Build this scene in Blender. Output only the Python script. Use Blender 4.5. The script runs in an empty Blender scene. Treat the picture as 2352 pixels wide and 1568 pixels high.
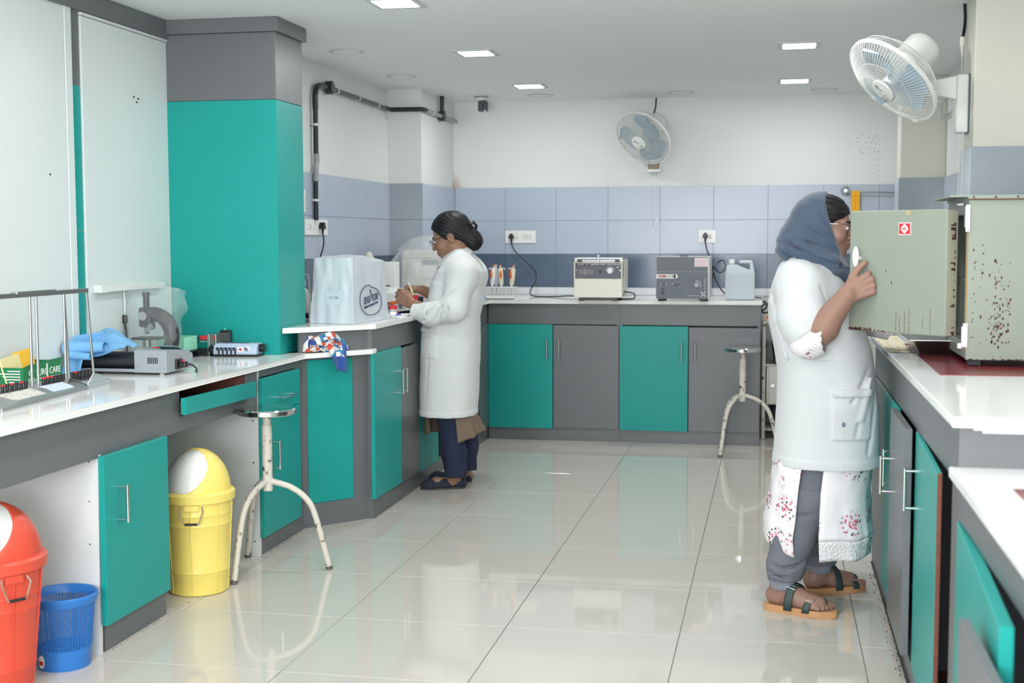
import bpy, bmesh, math, random
import numpy as np
from mathutils import Vector, Matrix

S = bpy.context.scene
C = S.collection
random.seed(7)
PI = math.pi
V = Vector

# ------------------------------------------------------------------ camera
cam_d = bpy.data.cameras.new('camera')
cam = bpy.data.objects.new('camera', cam_d)
C.objects.link(cam)
cam_d.sensor_width = 36.0
cam_d.lens = 3013.6 / 2352 * 36
_y, _p, _r = 0.197203, 0.078038, -0.0022009
_F = V((-math.sin(_y) * math.cos(_p), math.cos(_y) * math.cos(_p), -math.sin(_p)))
_R = V((math.cos(_y), math.sin(_y), 0))
_U = _R.cross(_F)
CR = _R * math.cos(_r) + _U * math.sin(_r)
CU = _U * math.cos(_r) - _R * math.sin(_r)
CF = _F
m = Matrix((CR, CU, -CF)).transposed().to_4x4()
m.translation = (0, 0, 1.34984)
cam.matrix_world = m
cam_d.dof.use_dof = True
cam_d.dof.focus_distance = 5.6
cam_d.dof.aperture_fstop = 4.0
cam_d.clip_start = 0.05
S.camera = cam

# ------------------------------------------------------------------ light, exposure
S.view_settings.view_transform = 'Standard'
S.view_settings.look = 'None'
S.view_settings.gamma = 1.0
S.view_settings.use_curve_mapping = False
S.view_settings.exposure = 0.0
w = bpy.data.worlds.new('world')
S.world = w
w.use_nodes = True
w.node_tree.nodes['Background'].inputs[0].default_value = (0.80, 0.92, 1.0, 1)
w.node_tree.nodes['Background'].inputs[1].default_value = 0.5
S.cycles.max_bounces = 10
S.cycles.diffuse_bounces = 5
S.cycles.glossy_bounces = 5
S.cycles.transmission_bounces = 8
S.cycles.transparent_max_bounces = 12
S.cycles.caustics_reflective = False
S.cycles.caustics_refractive = False
S.cycles.sample_clamp_indirect = 6.0

ZC = 2.34                                   # ceiling height
LIGHT_XY = [(-1.575, 5.40), (-1.575, 6.92), (-1.575, 8.47), (0.11, 7.00), (0.11, 8.55),
            (-1.575, 3.88), (0.11, 5.45), (0.11, 3.9), (-1.575, 2.36), (0.11, 2.36),  # from here on unseen lamps, assumed to continue the grid
            (-1.575, 0.84), (0.11, 0.84), (-1.575, -0.7), (0.11, -0.7)]
LAMP_W = 8.0
def area(name, loc, sx, sy, watts, col, rot=(0, 0, 0)):
    l = bpy.data.lights.new(name, 'AREA')
    l.shape = 'RECTANGLE'; l.size = sx; l.size_y = sy; l.energy = watts; l.color = col
    o = bpy.data.objects.new(name, l); C.objects.link(o)
    o.location = loc; o.rotation_euler = rot
    return o
for i, (x, y) in enumerate(LIGHT_XY):
    area('ceiling_lamp', (x, y, ZC - 0.012), 0.15, 0.17, LAMP_W, (1.0, 0.985, 0.985))
# broad fill light added behind the camera for an assumed window, tilted up
area('assumed_window_fill', (-0.8, -1.50, 1.45), 2.6, 1.3, 230.0, (0.975, 0.975, 1.0), (PI / 2 + .22, 0, 0))

# ------------------------------------------------------------------ materials
def lin(c):
    r = []
    for v in c[:3]:
        v = v / 255.0
        r.append(v / 12.92 if v <= 0.04045 else ((v + 0.055) / 1.055) ** 2.4)
    return (*r, 1.0)
MATS = {}
def mat(name, col, rough=0.5, metal=0.0, spec=0.5, alpha=1.0, trans=0.0, ior=1.45, coat=0.0,
        noise=None, bump=None, emit=None, sss=0.0, sheen=0.0):
    """noise=(scale, amount, second colour); bump=(scale, strength)"""
    if name in MATS: return MATS[name]
    mt = bpy.data.materials.new(name); mt.use_nodes = True
    nt = mt.node_tree; b = nt.nodes['Principled BSDF']
    b.inputs['Base Color'].default_value = lin(col)
    b.inputs['Roughness'].default_value = rough
    b.inputs['Metallic'].default_value = metal
    b.inputs['Specular IOR Level'].default_value = spec
    b.inputs['Alpha'].default_value = alpha
    b.inputs['Transmission Weight'].default_value = trans
    b.inputs['IOR'].default_value = ior
    b.inputs['Coat Weight'].default_value = coat
    b.inputs['Coat Roughness'].default_value = 0.08
    b.inputs['Sheen Weight'].default_value = sheen
    if sss:
        b.inputs['Subsurface Weight'].default_value = sss
        b.inputs['Subsurface Radius'].default_value = (0.012, 0.004, 0.002)
        b.inputs['Subsurface Scale'].default_value = 1.0
    if emit:
        b.inputs['Emission Color'].default_value = lin(col)
        b.inputs['Emission Strength'].default_value = emit
    if noise or bump:
        tc = nt.nodes.new('ShaderNodeTexCoord')
    if noise:
        n = nt.nodes.new('ShaderNodeTexNoise'); n.inputs['Scale'].default_value = noise[0]
        n.inputs['Detail'].default_value = 6
        r = nt.nodes.new('ShaderNodeValToRGB')
        r.color_ramp.elements[0].position = max(0.0, 0.62 - noise[1]); r.color_ramp.elements[0].color = lin(col)
        r.color_ramp.elements[1].position = min(1.0, 0.62 + noise[1]); r.color_ramp.elements[1].color = lin(noise[2])
        nt.links.new(tc.outputs['Object'], n.inputs['Vector'])
        nt.links.new(n.outputs['Fac'], r.inputs['Fac']); nt.links.new(r.outputs['Color'], b.inputs['Base Color'])
    if bump:
        n2 = nt.nodes.new('ShaderNodeTexNoise'); n2.inputs['Scale'].default_value = bump[0]
        n2.inputs['Detail'].default_value = 4
        bp = nt.nodes.new('ShaderNodeBump'); bp.inputs['Strength'].default_value = bump[1]
        bp.inputs['Distance'].default_value = 0.01
        nt.links.new(tc.outputs['Object'], n2.inputs['Vector'])
        nt.links.new(n2.outputs['Fac'], bp.inputs['Height']); nt.links.new(bp.outputs['Normal'], b.inputs['Normal'])
    MATS[name] = mt
    return mt

TEAL = mat('teal_laminate', (27, 150, 143), 0.36, spec=.28, bump=(900, 0.03), noise=(3.0, 0.4, (35, 155, 149)))
GREY = mat('grey_laminate', (102, 105, 108), 0.36, bump=(900, 0.03), noise=(2.0, 0.4, (107, 110, 113)))
GREYEDGE = mat('grey_edge', (95, 99, 102), 0.4)
PAINT = mat('wall_paint', (219, 223, 220), 0.7, noise=(1.3, 0.35, (212, 216, 214)))
CREAM = mat('column_paint', (204, 203, 192), 0.7, noise=(1.3, 0.35, (196, 196, 184)))
CEIL = mat('ceiling_paint', (234, 236, 236), 0.6, noise=(0.9, 0.4, (230, 233, 233)))
WTILE = mat('light_wall_tile', (172, 182, 195), 0.22, spec=.35, noise=(2.5, 0.35, (163, 177, 195)))
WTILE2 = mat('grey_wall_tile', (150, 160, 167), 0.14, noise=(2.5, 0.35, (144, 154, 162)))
DTILE = mat('dark_wall_tile', (80, 96, 116), 0.22, noise=(7, 0.3, (96, 113, 130)))
GROUT = mat('grout', (140, 145, 150), 0.8)
FGROUT = mat('floor_grout', (92, 90, 84), 0.8)
FTILE = mat('floor_tile', (198, 194, 185), 0.045, spec=0.66, noise=(0.7, 0.4, (192, 188, 179)))
BOARD = mat('white_board', (216, 224, 224), 0.30, spec=0.45, noise=(1.1, 0.4, (210, 219, 219)))
BOARDM = mat('white_melamine', (214, 219, 220), 0.35)
BOARDEDGE = mat('raw_board_edge', (120, 72, 58), 0.8, noise=(60, 0.3, (90, 52, 44)))
WORKTOP = mat('white_worktop', (234, 236, 234), 0.09, spec=0.36)
WTOPEDGE = WORKTOP
CHROME = mat('chrome', (215, 217, 218), 0.12, metal=1.0)
STEEL = mat('steel', (170, 172, 172), 0.28, metal=1.0)
DARK = mat('dark_interior', (44, 42, 44), 0.8)
WOODIN = mat('brown_inside', (108, 82, 72), 0.7)
BLACK = mat('black_plastic', (28, 29, 32), 0.35)
BLACKR = mat('black_rubber', (22, 23, 26), 0.5)
WPLAST = mat('white_plastic', (228, 230, 227), 0.3)
WPLAST2 = mat('offwhite_plastic', (212, 212, 202), 0.4)
LED = mat('lamp_diffuser', (244, 255, 255), 0.5, emit=6.0)
TRIMW = mat('lamp_trim', (196, 200, 198), 0.45)

# ------------------------------------------------------------------ mesh helpers
class MB:
    """collects shapes, then becomes ONE mesh object"""
    def __init__(s): s.bm = bmesh.new()
    def _add(s, verts, faces, smooth=False, mi=0):
        vs = [s.bm.verts.new(v) for v in verts]
        out = []
        for f in faces:
            try:
                fc = s.bm.faces.new([vs[i] for i in f]); fc.smooth = smooth; fc.material_index = mi; out.append(fc)
            except ValueError: pass
        return vs, out
    def box(s, a, b, bev=0.0, M=None, mi=0, seg=2):
        x0, y0, z0 = a; x1, y1, z1 = b
        if x0 > x1: x0, x1 = x1, x0
        if y0 > y1: y0, y1 = y1, y0
        if z0 > z1: z0, z1 = z1, z0
        vv = [(x, y, z) for x in (x0, x1) for y in (y0, y1) for z in (z0, z1)]
        if M is not None: vv = [M @ V(v) for v in vv]
        fs = [(0, 1, 3, 2), (4, 6, 7, 5), (0, 4, 5, 1), (2, 3, 7, 6), (0, 2, 6, 4), (1, 5, 7, 3)]
        vs, fc = s._add(vv, fs, False, mi)
        if bev > 0:
            es = list({e for f in fc for e in f.edges})
            r = bmesh.ops.bevel(s.bm, geom=es, offset=bev, segments=seg, profile=0.5, affect='EDGES', clamp_overlap=True)
            for f in r['faces']: f.material_index = mi
        return s
    def hexa(s, pts, mi=0, bev=0.0):
        """eight corners: bottom ring of four, then top ring of four"""
        fs = [(3, 2, 1, 0), (4, 5, 6, 7), (0, 1, 5, 4), (1, 2, 6, 5), (2, 3, 7, 6), (3, 0, 4, 7)]
        vs, fc = s._add([tuple(p) for p in pts], fs, False, mi)
        if bev > 0:
            es = list({e for f in fc for e in f.edges})
            bmesh.ops.bevel(s.bm, geom=es, offset=bev, segments=2, profile=0.5, affect='EDGES', clamp_overlap=True)
        return s
    def prism(s, poly, z0, z1, M=None, bev=0.0, mi=0):
        n = len(poly)
        vv = [V((p[0], p[1], z0)) for p in poly] + [V((p[0], p[1], z1)) for p in poly]
        if M is not None: vv = [M @ v for v in vv]
        fs = [tuple(range(n - 1, -1, -1)), tuple(range(n, 2 * n))] + [(i, (i + 1) % n, n + (i + 1) % n, n + i) for i in range(n)]
        vs, fc = s._add(vv, fs, False, mi)
        if bev > 0:
            es = list({e for f in fc for e in f.edges})
            bmesh.ops.bevel(s.bm, geom=es, offset=bev, segments=2, profile=0.5, affect='EDGES', clamp_overlap=True)
        return s
    def lathe(s, prof, n=32, M=None, smooth=True, cap=True, mi=0, ang=2 * PI, sx=1.0, sy=1.0):
        """profile [(r, z)] turned about z"""
        vv = []
        full = abs(ang - 2 * PI) < 1e-6
        k = n if full else n + 1
        for r, z in prof:
            for i in range(k):
                a = ang * i / n
                vv.append(V((r * math.cos(a) * sx, r * math.sin(a) * sy, z)))
        if M is not None: vv = [M @ v for v in vv]
        fs = []
        for j in range(len(prof) - 1):
            for i in range(n if full else n):
                i2 = (i + 1) % k if full else i + 1
                fs.append((j * k + i, j * k + i2, (j + 1) * k + i2, (j + 1) * k + i))
        if cap and full:
            if prof[0][0] > 1e-6: fs.append(tuple(range(k - 1, -1, -1)))
            if prof[-1][0] > 1e-6: fs.append(tuple((len(prof) - 1) * k + i for i in range(k)))
        s._add(vv, fs, smooth, mi)
        return s
    def cyl(s, a, b, r, r2=None, n=20, cap=True, smooth=True, mi=0):
        a = V(a); b = V(b); d = b - a; L = d.length
        M = Matrix.Translation(a) @ d.to_track_quat('Z', 'Y').to_matrix().to_4x4()
        return s.lathe([(r, 0), (r if r2 is None else r2, L)], n, M, smooth, cap, mi)
    def tube(s, pts, r, n=8, cap=True, mi=0, closed=False):
        pts = [V(p) for p in pts]; N = len(pts)
        rs = r if isinstance(r, (list, tuple)) else [r] * N
        T = []
        for i in range(N):
            if closed: t = pts[(i + 1) % N] - pts[i - 1]
            else: t = pts[min(i + 1, N - 1)] - pts[max(i - 1, 0)]
            T.append(t.normalized() if t.length > 1e-9 else V((0, 0, 1)))
        up = V((0, 0, 1)) if abs(T[0].z) < 0.9 else V((1, 0, 0))
        nrm = (up - T[0] * up.dot(T[0])).normalized()
        vv = []
        for i in range(N):
            nrm = nrm - T[i] * nrm.dot(T[i])
            nrm = nrm.normalized() if nrm.length > 1e-6 else V((1, 0, 0))
            bi = T[i].cross(nrm)
            for k in range(n):
                a = 2 * PI * k / n
                vv.append(pts[i] + (nrm * math.cos(a) + bi * math.sin(a)) * rs[i])
        fs = []
        for i in range(N if closed else N - 1):
            j = (i + 1) % N
            for k in range(n):
                k2 = (k + 1) % n
                fs.append((i * n + k, i * n + k2, j * n + k2, j * n + k))
        if cap and not closed:
            fs.append(tuple(range(n - 1, -1, -1))); fs.append(tuple((N - 1) * n + k for k in range(n)))
        s._add(vv, fs, True, mi)
        return s
    def sphere(s, c, r, seg=20, rings=12, M=None, mi=0):
        rx, ry, rz = (r, r, r) if not isinstance(r, (tuple, list)) else r
        prof = [(math.sin(PI * j / rings), -math.cos(PI * j / rings)) for j in range(rings + 1)]
        vv = []; k = seg
        A = Matrix.Translation(V(c)) @ (M if M is not None else Matrix()) @ Matrix.Diagonal((rx, ry, rz, 1))
        vv.append(A @ V((0, 0, -1)))
        for j in range(1, rings):
            for i in range(k):
                a = 2 * PI * i / k
                vv.append(A @ V((prof[j][0] * math.cos(a), prof[j][0] * math.sin(a), prof[j][1])))
        vv.append(A @ V((0, 0, 1)))
        fs = [(0, 1 + (i + 1) % k, 1 + i) for i in range(k)]
        for j in range(rings - 2):
            for i in range(k):
                i2 = (i + 1) % k
                fs.append((1 + j * k + i, 1 + j * k + i2, 1 + (j + 1) * k + i2, 1 + (j + 1) * k + i))
        last = len(vv) - 1; o = 1 + (rings - 2) * k
        fs += [(o + i, o + (i + 1) % k, last) for i in range(k)]
        s._add(vv, fs, True, mi)
        return s
    def grid(s, P, smooth=True, mi=0, closed_u=False):
        """P[i][j] points -> sheet"""
        nu = len(P); nv = len(P[0])
        vv = [P[i][j] for i in range(nu) for j in range(nv)]
        fs = []
        for i in range(nu if closed_u else nu - 1):
            i2 = (i + 1) % nu
            for j in range(nv - 1):
                fs.append((i * nv + j, i2 * nv + j, i2 * nv + j + 1, i * nv + j + 1))
        s._add(vv, fs, smooth, mi)
        return s
    def raw(s, verts, faces, smooth=True, mi=0):
        s._add(verts, faces, smooth, mi); return s

def link(name, me, parent=None):
    o = bpy.data.objects.new(name, me); C.objects.link(o)
    if parent is not None: o.parent = parent
    return o
def root_matrix(p):
    M = Matrix()
    while p is not None:
        M = (Matrix.Translation(p.location) @ p.rotation_euler.to_matrix().to_4x4()) @ M
        p = p.parent
    return M
def part(name, mb, mt, parent=None, label=None, world=False, kind=None, solid=None, recalc=True, sharp=38):
    bm = mb.bm
    if world and parent is not None:
        bm.transform(root_matrix(parent).inverted())
    if recalc: bmesh.ops.recalc_face_normals(bm, faces=bm.faces)
    lim = math.radians(sharp)
    for e in bm.edges:
        if len(e.link_faces) == 2:
            try: e.smooth = e.calc_face_angle() < lim
            except Exception: pass
    me = bpy.data.meshes.new(name); bm.to_mesh(me); bm.free()
    for x in (mt if isinstance(mt, (list, tuple)) else [mt]): me.materials.append(x)
    o = link(name, me, parent)
    if label: o['label'] = label
    if kind: o['kind'] = kind
    return o
def tag(o, label=None, cat=None, group=None, kind=None):
    if label: o['label'] = label
    if cat: o['category'] = cat
    if group: o['group'] = group
    if kind: o['kind'] = kind
    return o
def thing(name, label, cat, loc=(0, 0, 0), rz=0.0, group=None):
    o = bpy.data.objects.new(name, None); C.objects.link(o)
    o.empty_display_size = 0.05
    o.location = loc; o.rotation_euler = (0, 0, rz)
    return tag(o, label, cat, group)
def struct(name, mb=None, mt=None, parent=None, label=None):
    if mb is None:
        o = bpy.data.objects.new(name, None); C.objects.link(o)
    else:
        o = part(name, mb, mt)
    o['kind'] = 'structure'
    if label: o['label'] = label
    return o
def copy_tree(o, parent=None):
    c = o.copy(); C.objects.link(c)
    if parent is not None: c.parent = parent
    for ch in list(o.children): copy_tree(ch, c)
    return c
def bez(p, n=12):
    """Catmull-Rom through points"""
    p = [V(q) for q in p]; out = []
    q = [p[0] * 2 - p[1]] + p + [p[-1] * 2 - p[-2]]
    for i in range(1, len(q) - 2):
        for k in range(n):
            t = k / n
            out.append(0.5 * ((2 * q[i]) + (q[i + 1] - q[i - 1]) * t + (2 * q[i - 1] - 5 * q[i] + 4 * q[i + 1] - q[i + 2]) * t * t
                              + (3 * q[i] - q[i - 1] - 3 * q[i + 1] + q[i + 2]) * t ** 3))
    out.append(p[-1])
    return out
def frame(origin, xdir, zdir=(0, 0, 1)):
    """matrix with x along xdir, z nearest zdir"""
    x = V(xdir).normalized(); z = V(zdir); z = (z - x * z.dot(x)).normalized(); y = z.cross(x)
    M = Matrix((x, y, z)).transposed().to_4x4(); M.translation = V(origin)
    return M
def zframe(origin, zdir, xdir=(1, 0, 0)):
    z = V(zdir).normalized(); x = V(xdir); x = (x - z * x.dot(z)).normalized(); y = z.cross(x)
    M = Matrix((x, y, z)).transposed().to_4x4(); M.translation = V(origin)
    return M
_dg = None
def text_part(name, body, size, M, mt, parent, depth=0.0006, align='CENTER', sx=1.0, shear=0.0, world=True, offset=0.0):
    """flat lettering: text drawn in the x-y plane of M, facing its +z"""
    cu = bpy.data.curves.new(name, 'FONT'); cu.body = body; cu.size = size; cu.extrude = depth
    cu.align_x = align; cu.align_y = 'CENTER'; cu.shear = shear; cu.resolution_u = 3; cu.offset = offset
    t = bpy.data.objects.new(name + '_tmp', cu); C.objects.link(t)
    dg = bpy.context.evaluated_depsgraph_get()
    me = bpy.data.meshes.new_from_object(t.evaluated_get(dg)); bpy.data.objects.remove(t); bpy.data.curves.remove(cu)
    me.name = name
    A = M @ Matrix.Diagonal((sx, 1, 1, 1))
    if world and parent is not None: A = root_matrix(parent).inverted() @ A
    me.transform(A); me.materials.clear(); me.materials.append(mt)
    return link(name, me, parent)
def surf_frame(origin, right, normal):
    """x = reading direction, z = outward normal of a printed face"""
    x = V(right).normalized(); z = V(normal).normalized(); y = z.cross(x)
    M = Matrix((x, y, z)).transposed().to_4x4(); M.translation = V(origin)
    return M
# ------------------------------------------------------------------ the room
X0, X1, Y0, Y1 = -2.74, 1.02, -1.6, 9.40
floor = struct('floor', MB().box((X0 - .1, Y0 - .1, -.08), (X1 + .1, Y1 + .1, -.0015)), FGROUT)
_tm = None
for i in range(-2, 7):
    for j in range(-10, 11):
        xa, ya = -2.10189 + .6 * i + .0012, 3.79901 + .6 * j + .0012
        xb, yb = xa + .5976, ya + .5976
        cx0, cx1, cy0, cy1 = max(xa, X0), min(xb, X1), max(ya, Y0), min(yb, Y1)
        if cx1 - cx0 < .02 or cy1 - cy0 < .02: continue
        full = (cx0, cx1, cy0, cy1) == (xa, xb, ya, yb)
        if full and _tm is not None:
            t = link('tile', _tm, floor); t.location = (xa, ya, 0)
            t.rotation_euler = (random.gauss(0, .00035), random.gauss(0, .00035), 0)
            continue
        t = part('tile', MB().box((0, 0, -.012), (cx1 - cx0, cy1 - cy0, 0), .0012, seg=1), FTILE, floor)
        t.location = (cx0, cy0, 0)
        if full: _tm = t.data

ceiling = struct('ceiling', MB().box((X0 - .12, Y0 - .12, ZC), (X1 + .12, Y1 + .12, ZC + .08)), CEIL)

def tiles(wall, o, u, w_, rows, bounds, th=.010, g=.0015):
    """o: origin on the wall face, u: unit direction along it, w_: outward normal; bounds along u, rows (z0, z1, material)"""
    u = V(u); n = V(w_)
    M = Matrix((u, V((0, 0, 1)).cross(u), V((0, 0, 1)))).transposed().to_4x4(); M.translation = V(o)
    sgn = -1 if V((0, 0, 1)).cross(u).dot(n) < 0 else 1
    cache = {}
    for z0, z1, mt in rows:
        for a, b in zip(bounds[:-1], bounds[1:]):
            key = (round(b - a, 4), round(z1 - z0, 4), mt.name)
            if key in cache: t = link('tile', cache[key], wall)
            else:
                t = part('tile', MB().box((g / 2, 0, g / 2), (b - a - g / 2, sgn * th, z1 - z0 - g / 2), .0012, seg=1), mt, wall)
                cache[key] = t.data
            L = M.copy(); L.translation = V(o) + u * a + V((0, 0, z0))
            t.location = L.translation; t.rotation_euler = M.to_euler()
def steps(a, b, s, off=0.0):
    r = [a]; x = a + off if off > 0 else a + s
    while x < b - .02:
        r.append(x); x += s
    r.append(b); return r
ROWS = [(1.48, 1.72, WTILE), (1.24, 1.48, WTILE), (1.00, 1.24, DTILE), (.945, 1.00, BOARDM)]

wall_back = struct('wall_back', MB().box((X0 - .1, Y1, -.05), (X1 + .1, Y1 + .1, ZC)).box((-2.3, Y1 - .004, .9), (X1, Y1, 1.715)), [PAINT])
tiles(wall_back, (-2.299, Y1 - .002, 0), (1, 0, 0), (0, -1, 0), ROWS, steps(0, 3.319, .375))

wall_left = struct('wall_left', MB().box((X0 - .1, Y0 - .1, -.05), (X0, 5.99, ZC)).box((X0 - .1, 5.95, -.05), (-2.54, 8.6, ZC))
                   .box((X0 - .1, 8.5, -.05), (-2.31, Y1, ZC)), PAINT)
tiles(wall_left, (-2.54, 5.97, 0), (0, 1, 0), (1, 0, 0), ROWS, steps(0, 2.53, .375, .15))
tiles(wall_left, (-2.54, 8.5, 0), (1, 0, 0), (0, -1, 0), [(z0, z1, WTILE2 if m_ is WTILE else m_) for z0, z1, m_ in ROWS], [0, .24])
tiles(wall_left, (-2.31, 8.49, 0), (0, 1, 0), (1, 0, 0), ROWS, [0, .375, .75, .90])
# laminate and boards on the front part of the left wall
bd = part('white_board', MB().box((X0, Y0, .825), (X0 + .012, 4.748, 2.262), .002), BOARD, wall_left)
part('board_edge', MB().box((X0, 4.751, .825), (X0 + .016, 4.80, 2.27), .002), BOARD, bd)
part('nail', MB().cyl((X0 + .012, 4.62, 1.60), (X0 + .014, 4.62, 1.60), .004, n=8), DARK, bd)
for z0, z1, m_ in ((1.965, 2.255, GREY), (1.389, 1.963, TEAL), (.825, 1.386, TEAL)):
    part('laminate_strip', MB().box((X0, 4.802, z0), (X0 + .004, 4.876, z1)), m_, wall_left)
bd = part('white_board', MB().box((X0, 4.878, .825), (X0 + .012, 5.632, 2.242), .002), BOARD, wall_left)
part('board_edge', MB().box((X0, 4.878, 2.244), (X0 + .018, 5.632, 2.256), .001), BOARDM, bd)
for y_, z_ in ((5.305, 1.962), (5.345, 1.958), (5.33, 1.942)):
    part('nail', MB().box((X0 + .012, y_, z_), (X0 + .016, y_ + .008, z_ + .006)), DARK, bd)
part('fascia', MB().box((X0, Y0, 2.258), (X0 + .026, 5.632, ZC - .001), .001), GREY, wall_left)

column = struct('trim_1', label='boxed pillar clad in teal and grey laminate, standing on the left worktop')
part('core', MB().box((X0 + .0, 5.64, .826), (-2.212, 5.968, ZC - .001)), GREYEDGE, column)
for a, b, m_ in (((X0, 5.631, 1.978), (-2.203, 5.64, 2.275), GREY), ((X0, 5.631, .826), (-2.203, 5.64, 1.976), TEAL),
                 ((-2.212, 5.641, 1.978), (-2.203, 5.97, 2.275), GREY), ((-2.212, 5.641, .826), (-2.203, 5.97, 1.976), TEAL)):
    part('laminate_panel', MB().box(a, b, .0008, seg=1), m_, column)
part('cap', MB().prism([(X0, 5.612), (-2.184, 5.612), (-2.184, 5.985), (-2.225, 5.985), (-2.225, 5.97), (X0, 5.97)], 2.276, ZC - .001, bev=.001), GREY, column)

wall_right = struct('wall_right', MB().box((X1, Y0 - .1, -.05), (X1 + .1, Y1, ZC)), PAINT)
part('pillar', MB().box((.787, 5.66, 0), (X1, 5.97, ZC), .004), CREAM, wall_right)
part('pillar', MB().box((.752, 8.45, 0), (X1, 8.69, ZC), .004), CREAM, wall_right)
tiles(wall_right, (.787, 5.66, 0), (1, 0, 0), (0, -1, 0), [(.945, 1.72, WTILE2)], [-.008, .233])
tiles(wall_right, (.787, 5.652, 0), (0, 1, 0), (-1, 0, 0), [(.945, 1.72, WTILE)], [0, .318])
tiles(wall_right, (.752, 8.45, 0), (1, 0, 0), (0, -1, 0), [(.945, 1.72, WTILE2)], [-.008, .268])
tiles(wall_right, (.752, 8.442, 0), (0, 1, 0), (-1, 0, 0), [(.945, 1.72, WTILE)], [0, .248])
tiles(wall_right, (X1, 5.97, 0), (0, 1, 0), (-1, 0, 0), ROWS[:3], steps(0, 2.48, .375))
wall_front = struct('wall_front', MB().box((X0 - .1, Y0 - .1, -.05), (X1 + .1, Y0, ZC)), PAINT)
assumed_win = struct('assumed_window_1', MB().box((-2.15, Y0, .75), (.55, Y0 + .05, .8)).box((-2.15, Y0, 2.1), (.55, Y0 + .05, 2.15))
             .box((-2.15, Y0, .75), (-2.1, Y0 + .05, 2.15)).box((.5, Y0, .75), (.55, Y0 + .05, 2.15)).box((-.825, Y0, .75), (-.775, Y0 + .05, 2.15)), WPLAST)  # unseen window frame, assumed and added round the fill light

# ------------------------------------------------------------------ lamps and round covers in the ceiling
WHERE = ['nearest one, cut by the top frame edge', 'middle of the left row', 'farthest of the left row, near the camera dome',
         'nearer of the two in the right row', 'farther of the two in the right row']
for i, (x, y) in enumerate(LIGHT_XY[:5]):
    t = thing('ceiling_light', 'square recessed ceiling light, lit, ' + WHERE[i], 'light', (x, y, ZC), 0, 'lit square ceiling lights')
    fr = MB()
    a, b = .105, .082
    for p, q in (((-a, -a - .015), (a, -b)), ((-a, b), (a, a + .015)), ((-a, -b), (-b, b)), ((b, -b), (a, b))):
        fr.box((p[0], p[1], -.006), (q[0], q[1], 0), .001, seg=1)
    part('frame', fr, TRIMW, t)
    part('diffuser', MB().box((-b, -b, -.009), (b, b, -.002), .002), LED, t)
RW = ['nearest the camera, left of the lit lights', 'second from the camera, left of the lit lights', 'beside the farthest light of the left row',
      'above the wall fan on the back wall', 'at the far right, behind the near wall fan']
for (x, y), wd in zip([(-2.234, 6.733), (-2.246, 7.818), (-1.605, 9.05), (-.637, 9.08), (.313, 9.12)], RW):
    t = thing('ceiling_cover', 'flush round white ceiling cover, unlit, ' + wd, 'cover', (x, y, ZC), 0, 'round ceiling covers')
    part('disc', MB().lathe([(.0, -.004), (.072, -.004), (.075, -.001)], 32, cap=False), CEIL, t)
    part('ring', MB().lathe([(.076, -.001), (.079, -.006), (.089, -.006), (.092, -.001)], 32, cap=False), TRIMW, t)

# ------------------------------------------------------------------ fitted cabinets
def handle(door, x, z, y, L=.11, horiz=False, st=.032):
    r = .0048
    if horiz: pts = [(x - L / 2, y, z), (x - L / 2, y - st, z), (x + L / 2, y - st, z), (x + L / 2, y, z)]
    else: pts = [(x, y, z - L / 2), (x, y - st, z - L / 2), (x, y - st, z + L / 2), (x, y, z + L / 2)]
    mb = MB()
    d = V(pts[2]) - V(pts[1]); d.normalize()
    mb.cyl(V(pts[1]) - d * .008, V(pts[2]) + d * .008, r * 1.15, n=12)
    mb.cyl(pts[0], pts[1], r, n=12); mb.cyl(pts[3], pts[2], r, n=12)
    return part('handle', mb, CHROME, door)
def door(root, x0, x1, z0, z1, mt, y=-.02, th=.018, h=None, name='door', horiz=False, swing=0.0, hinge='l', label=None, L=.11):
    """front leaf; its hinge line is the part's origin so that it can stand ajar"""
    hx = x0 if hinge == 'l' else x1
    mb = MB().box((x0 - hx, 0, z0), (x1 - hx, th, z1), .0012, seg=1)
    o = part(name, mb, mt, root, label)
    o.location = (hx, y, 0); o.rotation_euler = (0, 0, swing)
    if h: handle(o, h[0] - hx, h[1], 0, L, horiz)
    return o
def carcass(root, w_, d_, zt, kick=.085, apron=None, frame_mat=GREY, side_l=None, side_r=None, stiles=()):
    part('side_panel', MB().box((0, .0, .0), (.018, d_, zt)), side_l or frame_mat, root)
    part('side_panel', MB().box((w_ - .018, .0, .0), (w_, d_, zt)), side_r or frame_mat, root)
    part('back_panel', MB().box((.018, d_ - .012, .0), (w_ - .018, d_, zt)), BOARDM, root)
    part('bottom_panel', MB().box((.018, .018, kick - .018), (w_ - .018, d_ - .012, kick)), WOODIN, root)
    part('kick_board', MB().box((.018, 0, 0), (w_ - .018, .018, kick - .0015)), GREY, root)
    if apron is not None:
        part('apron', MB().box((.018, 0, apron), (w_ - .018, .018, zt)), GREY, root)
    for a, b in stiles:
        part('stile', MB().box((a, 0, kick), (b, .018, apron or zt)), GREY, root)

LX = -2.14
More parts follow.
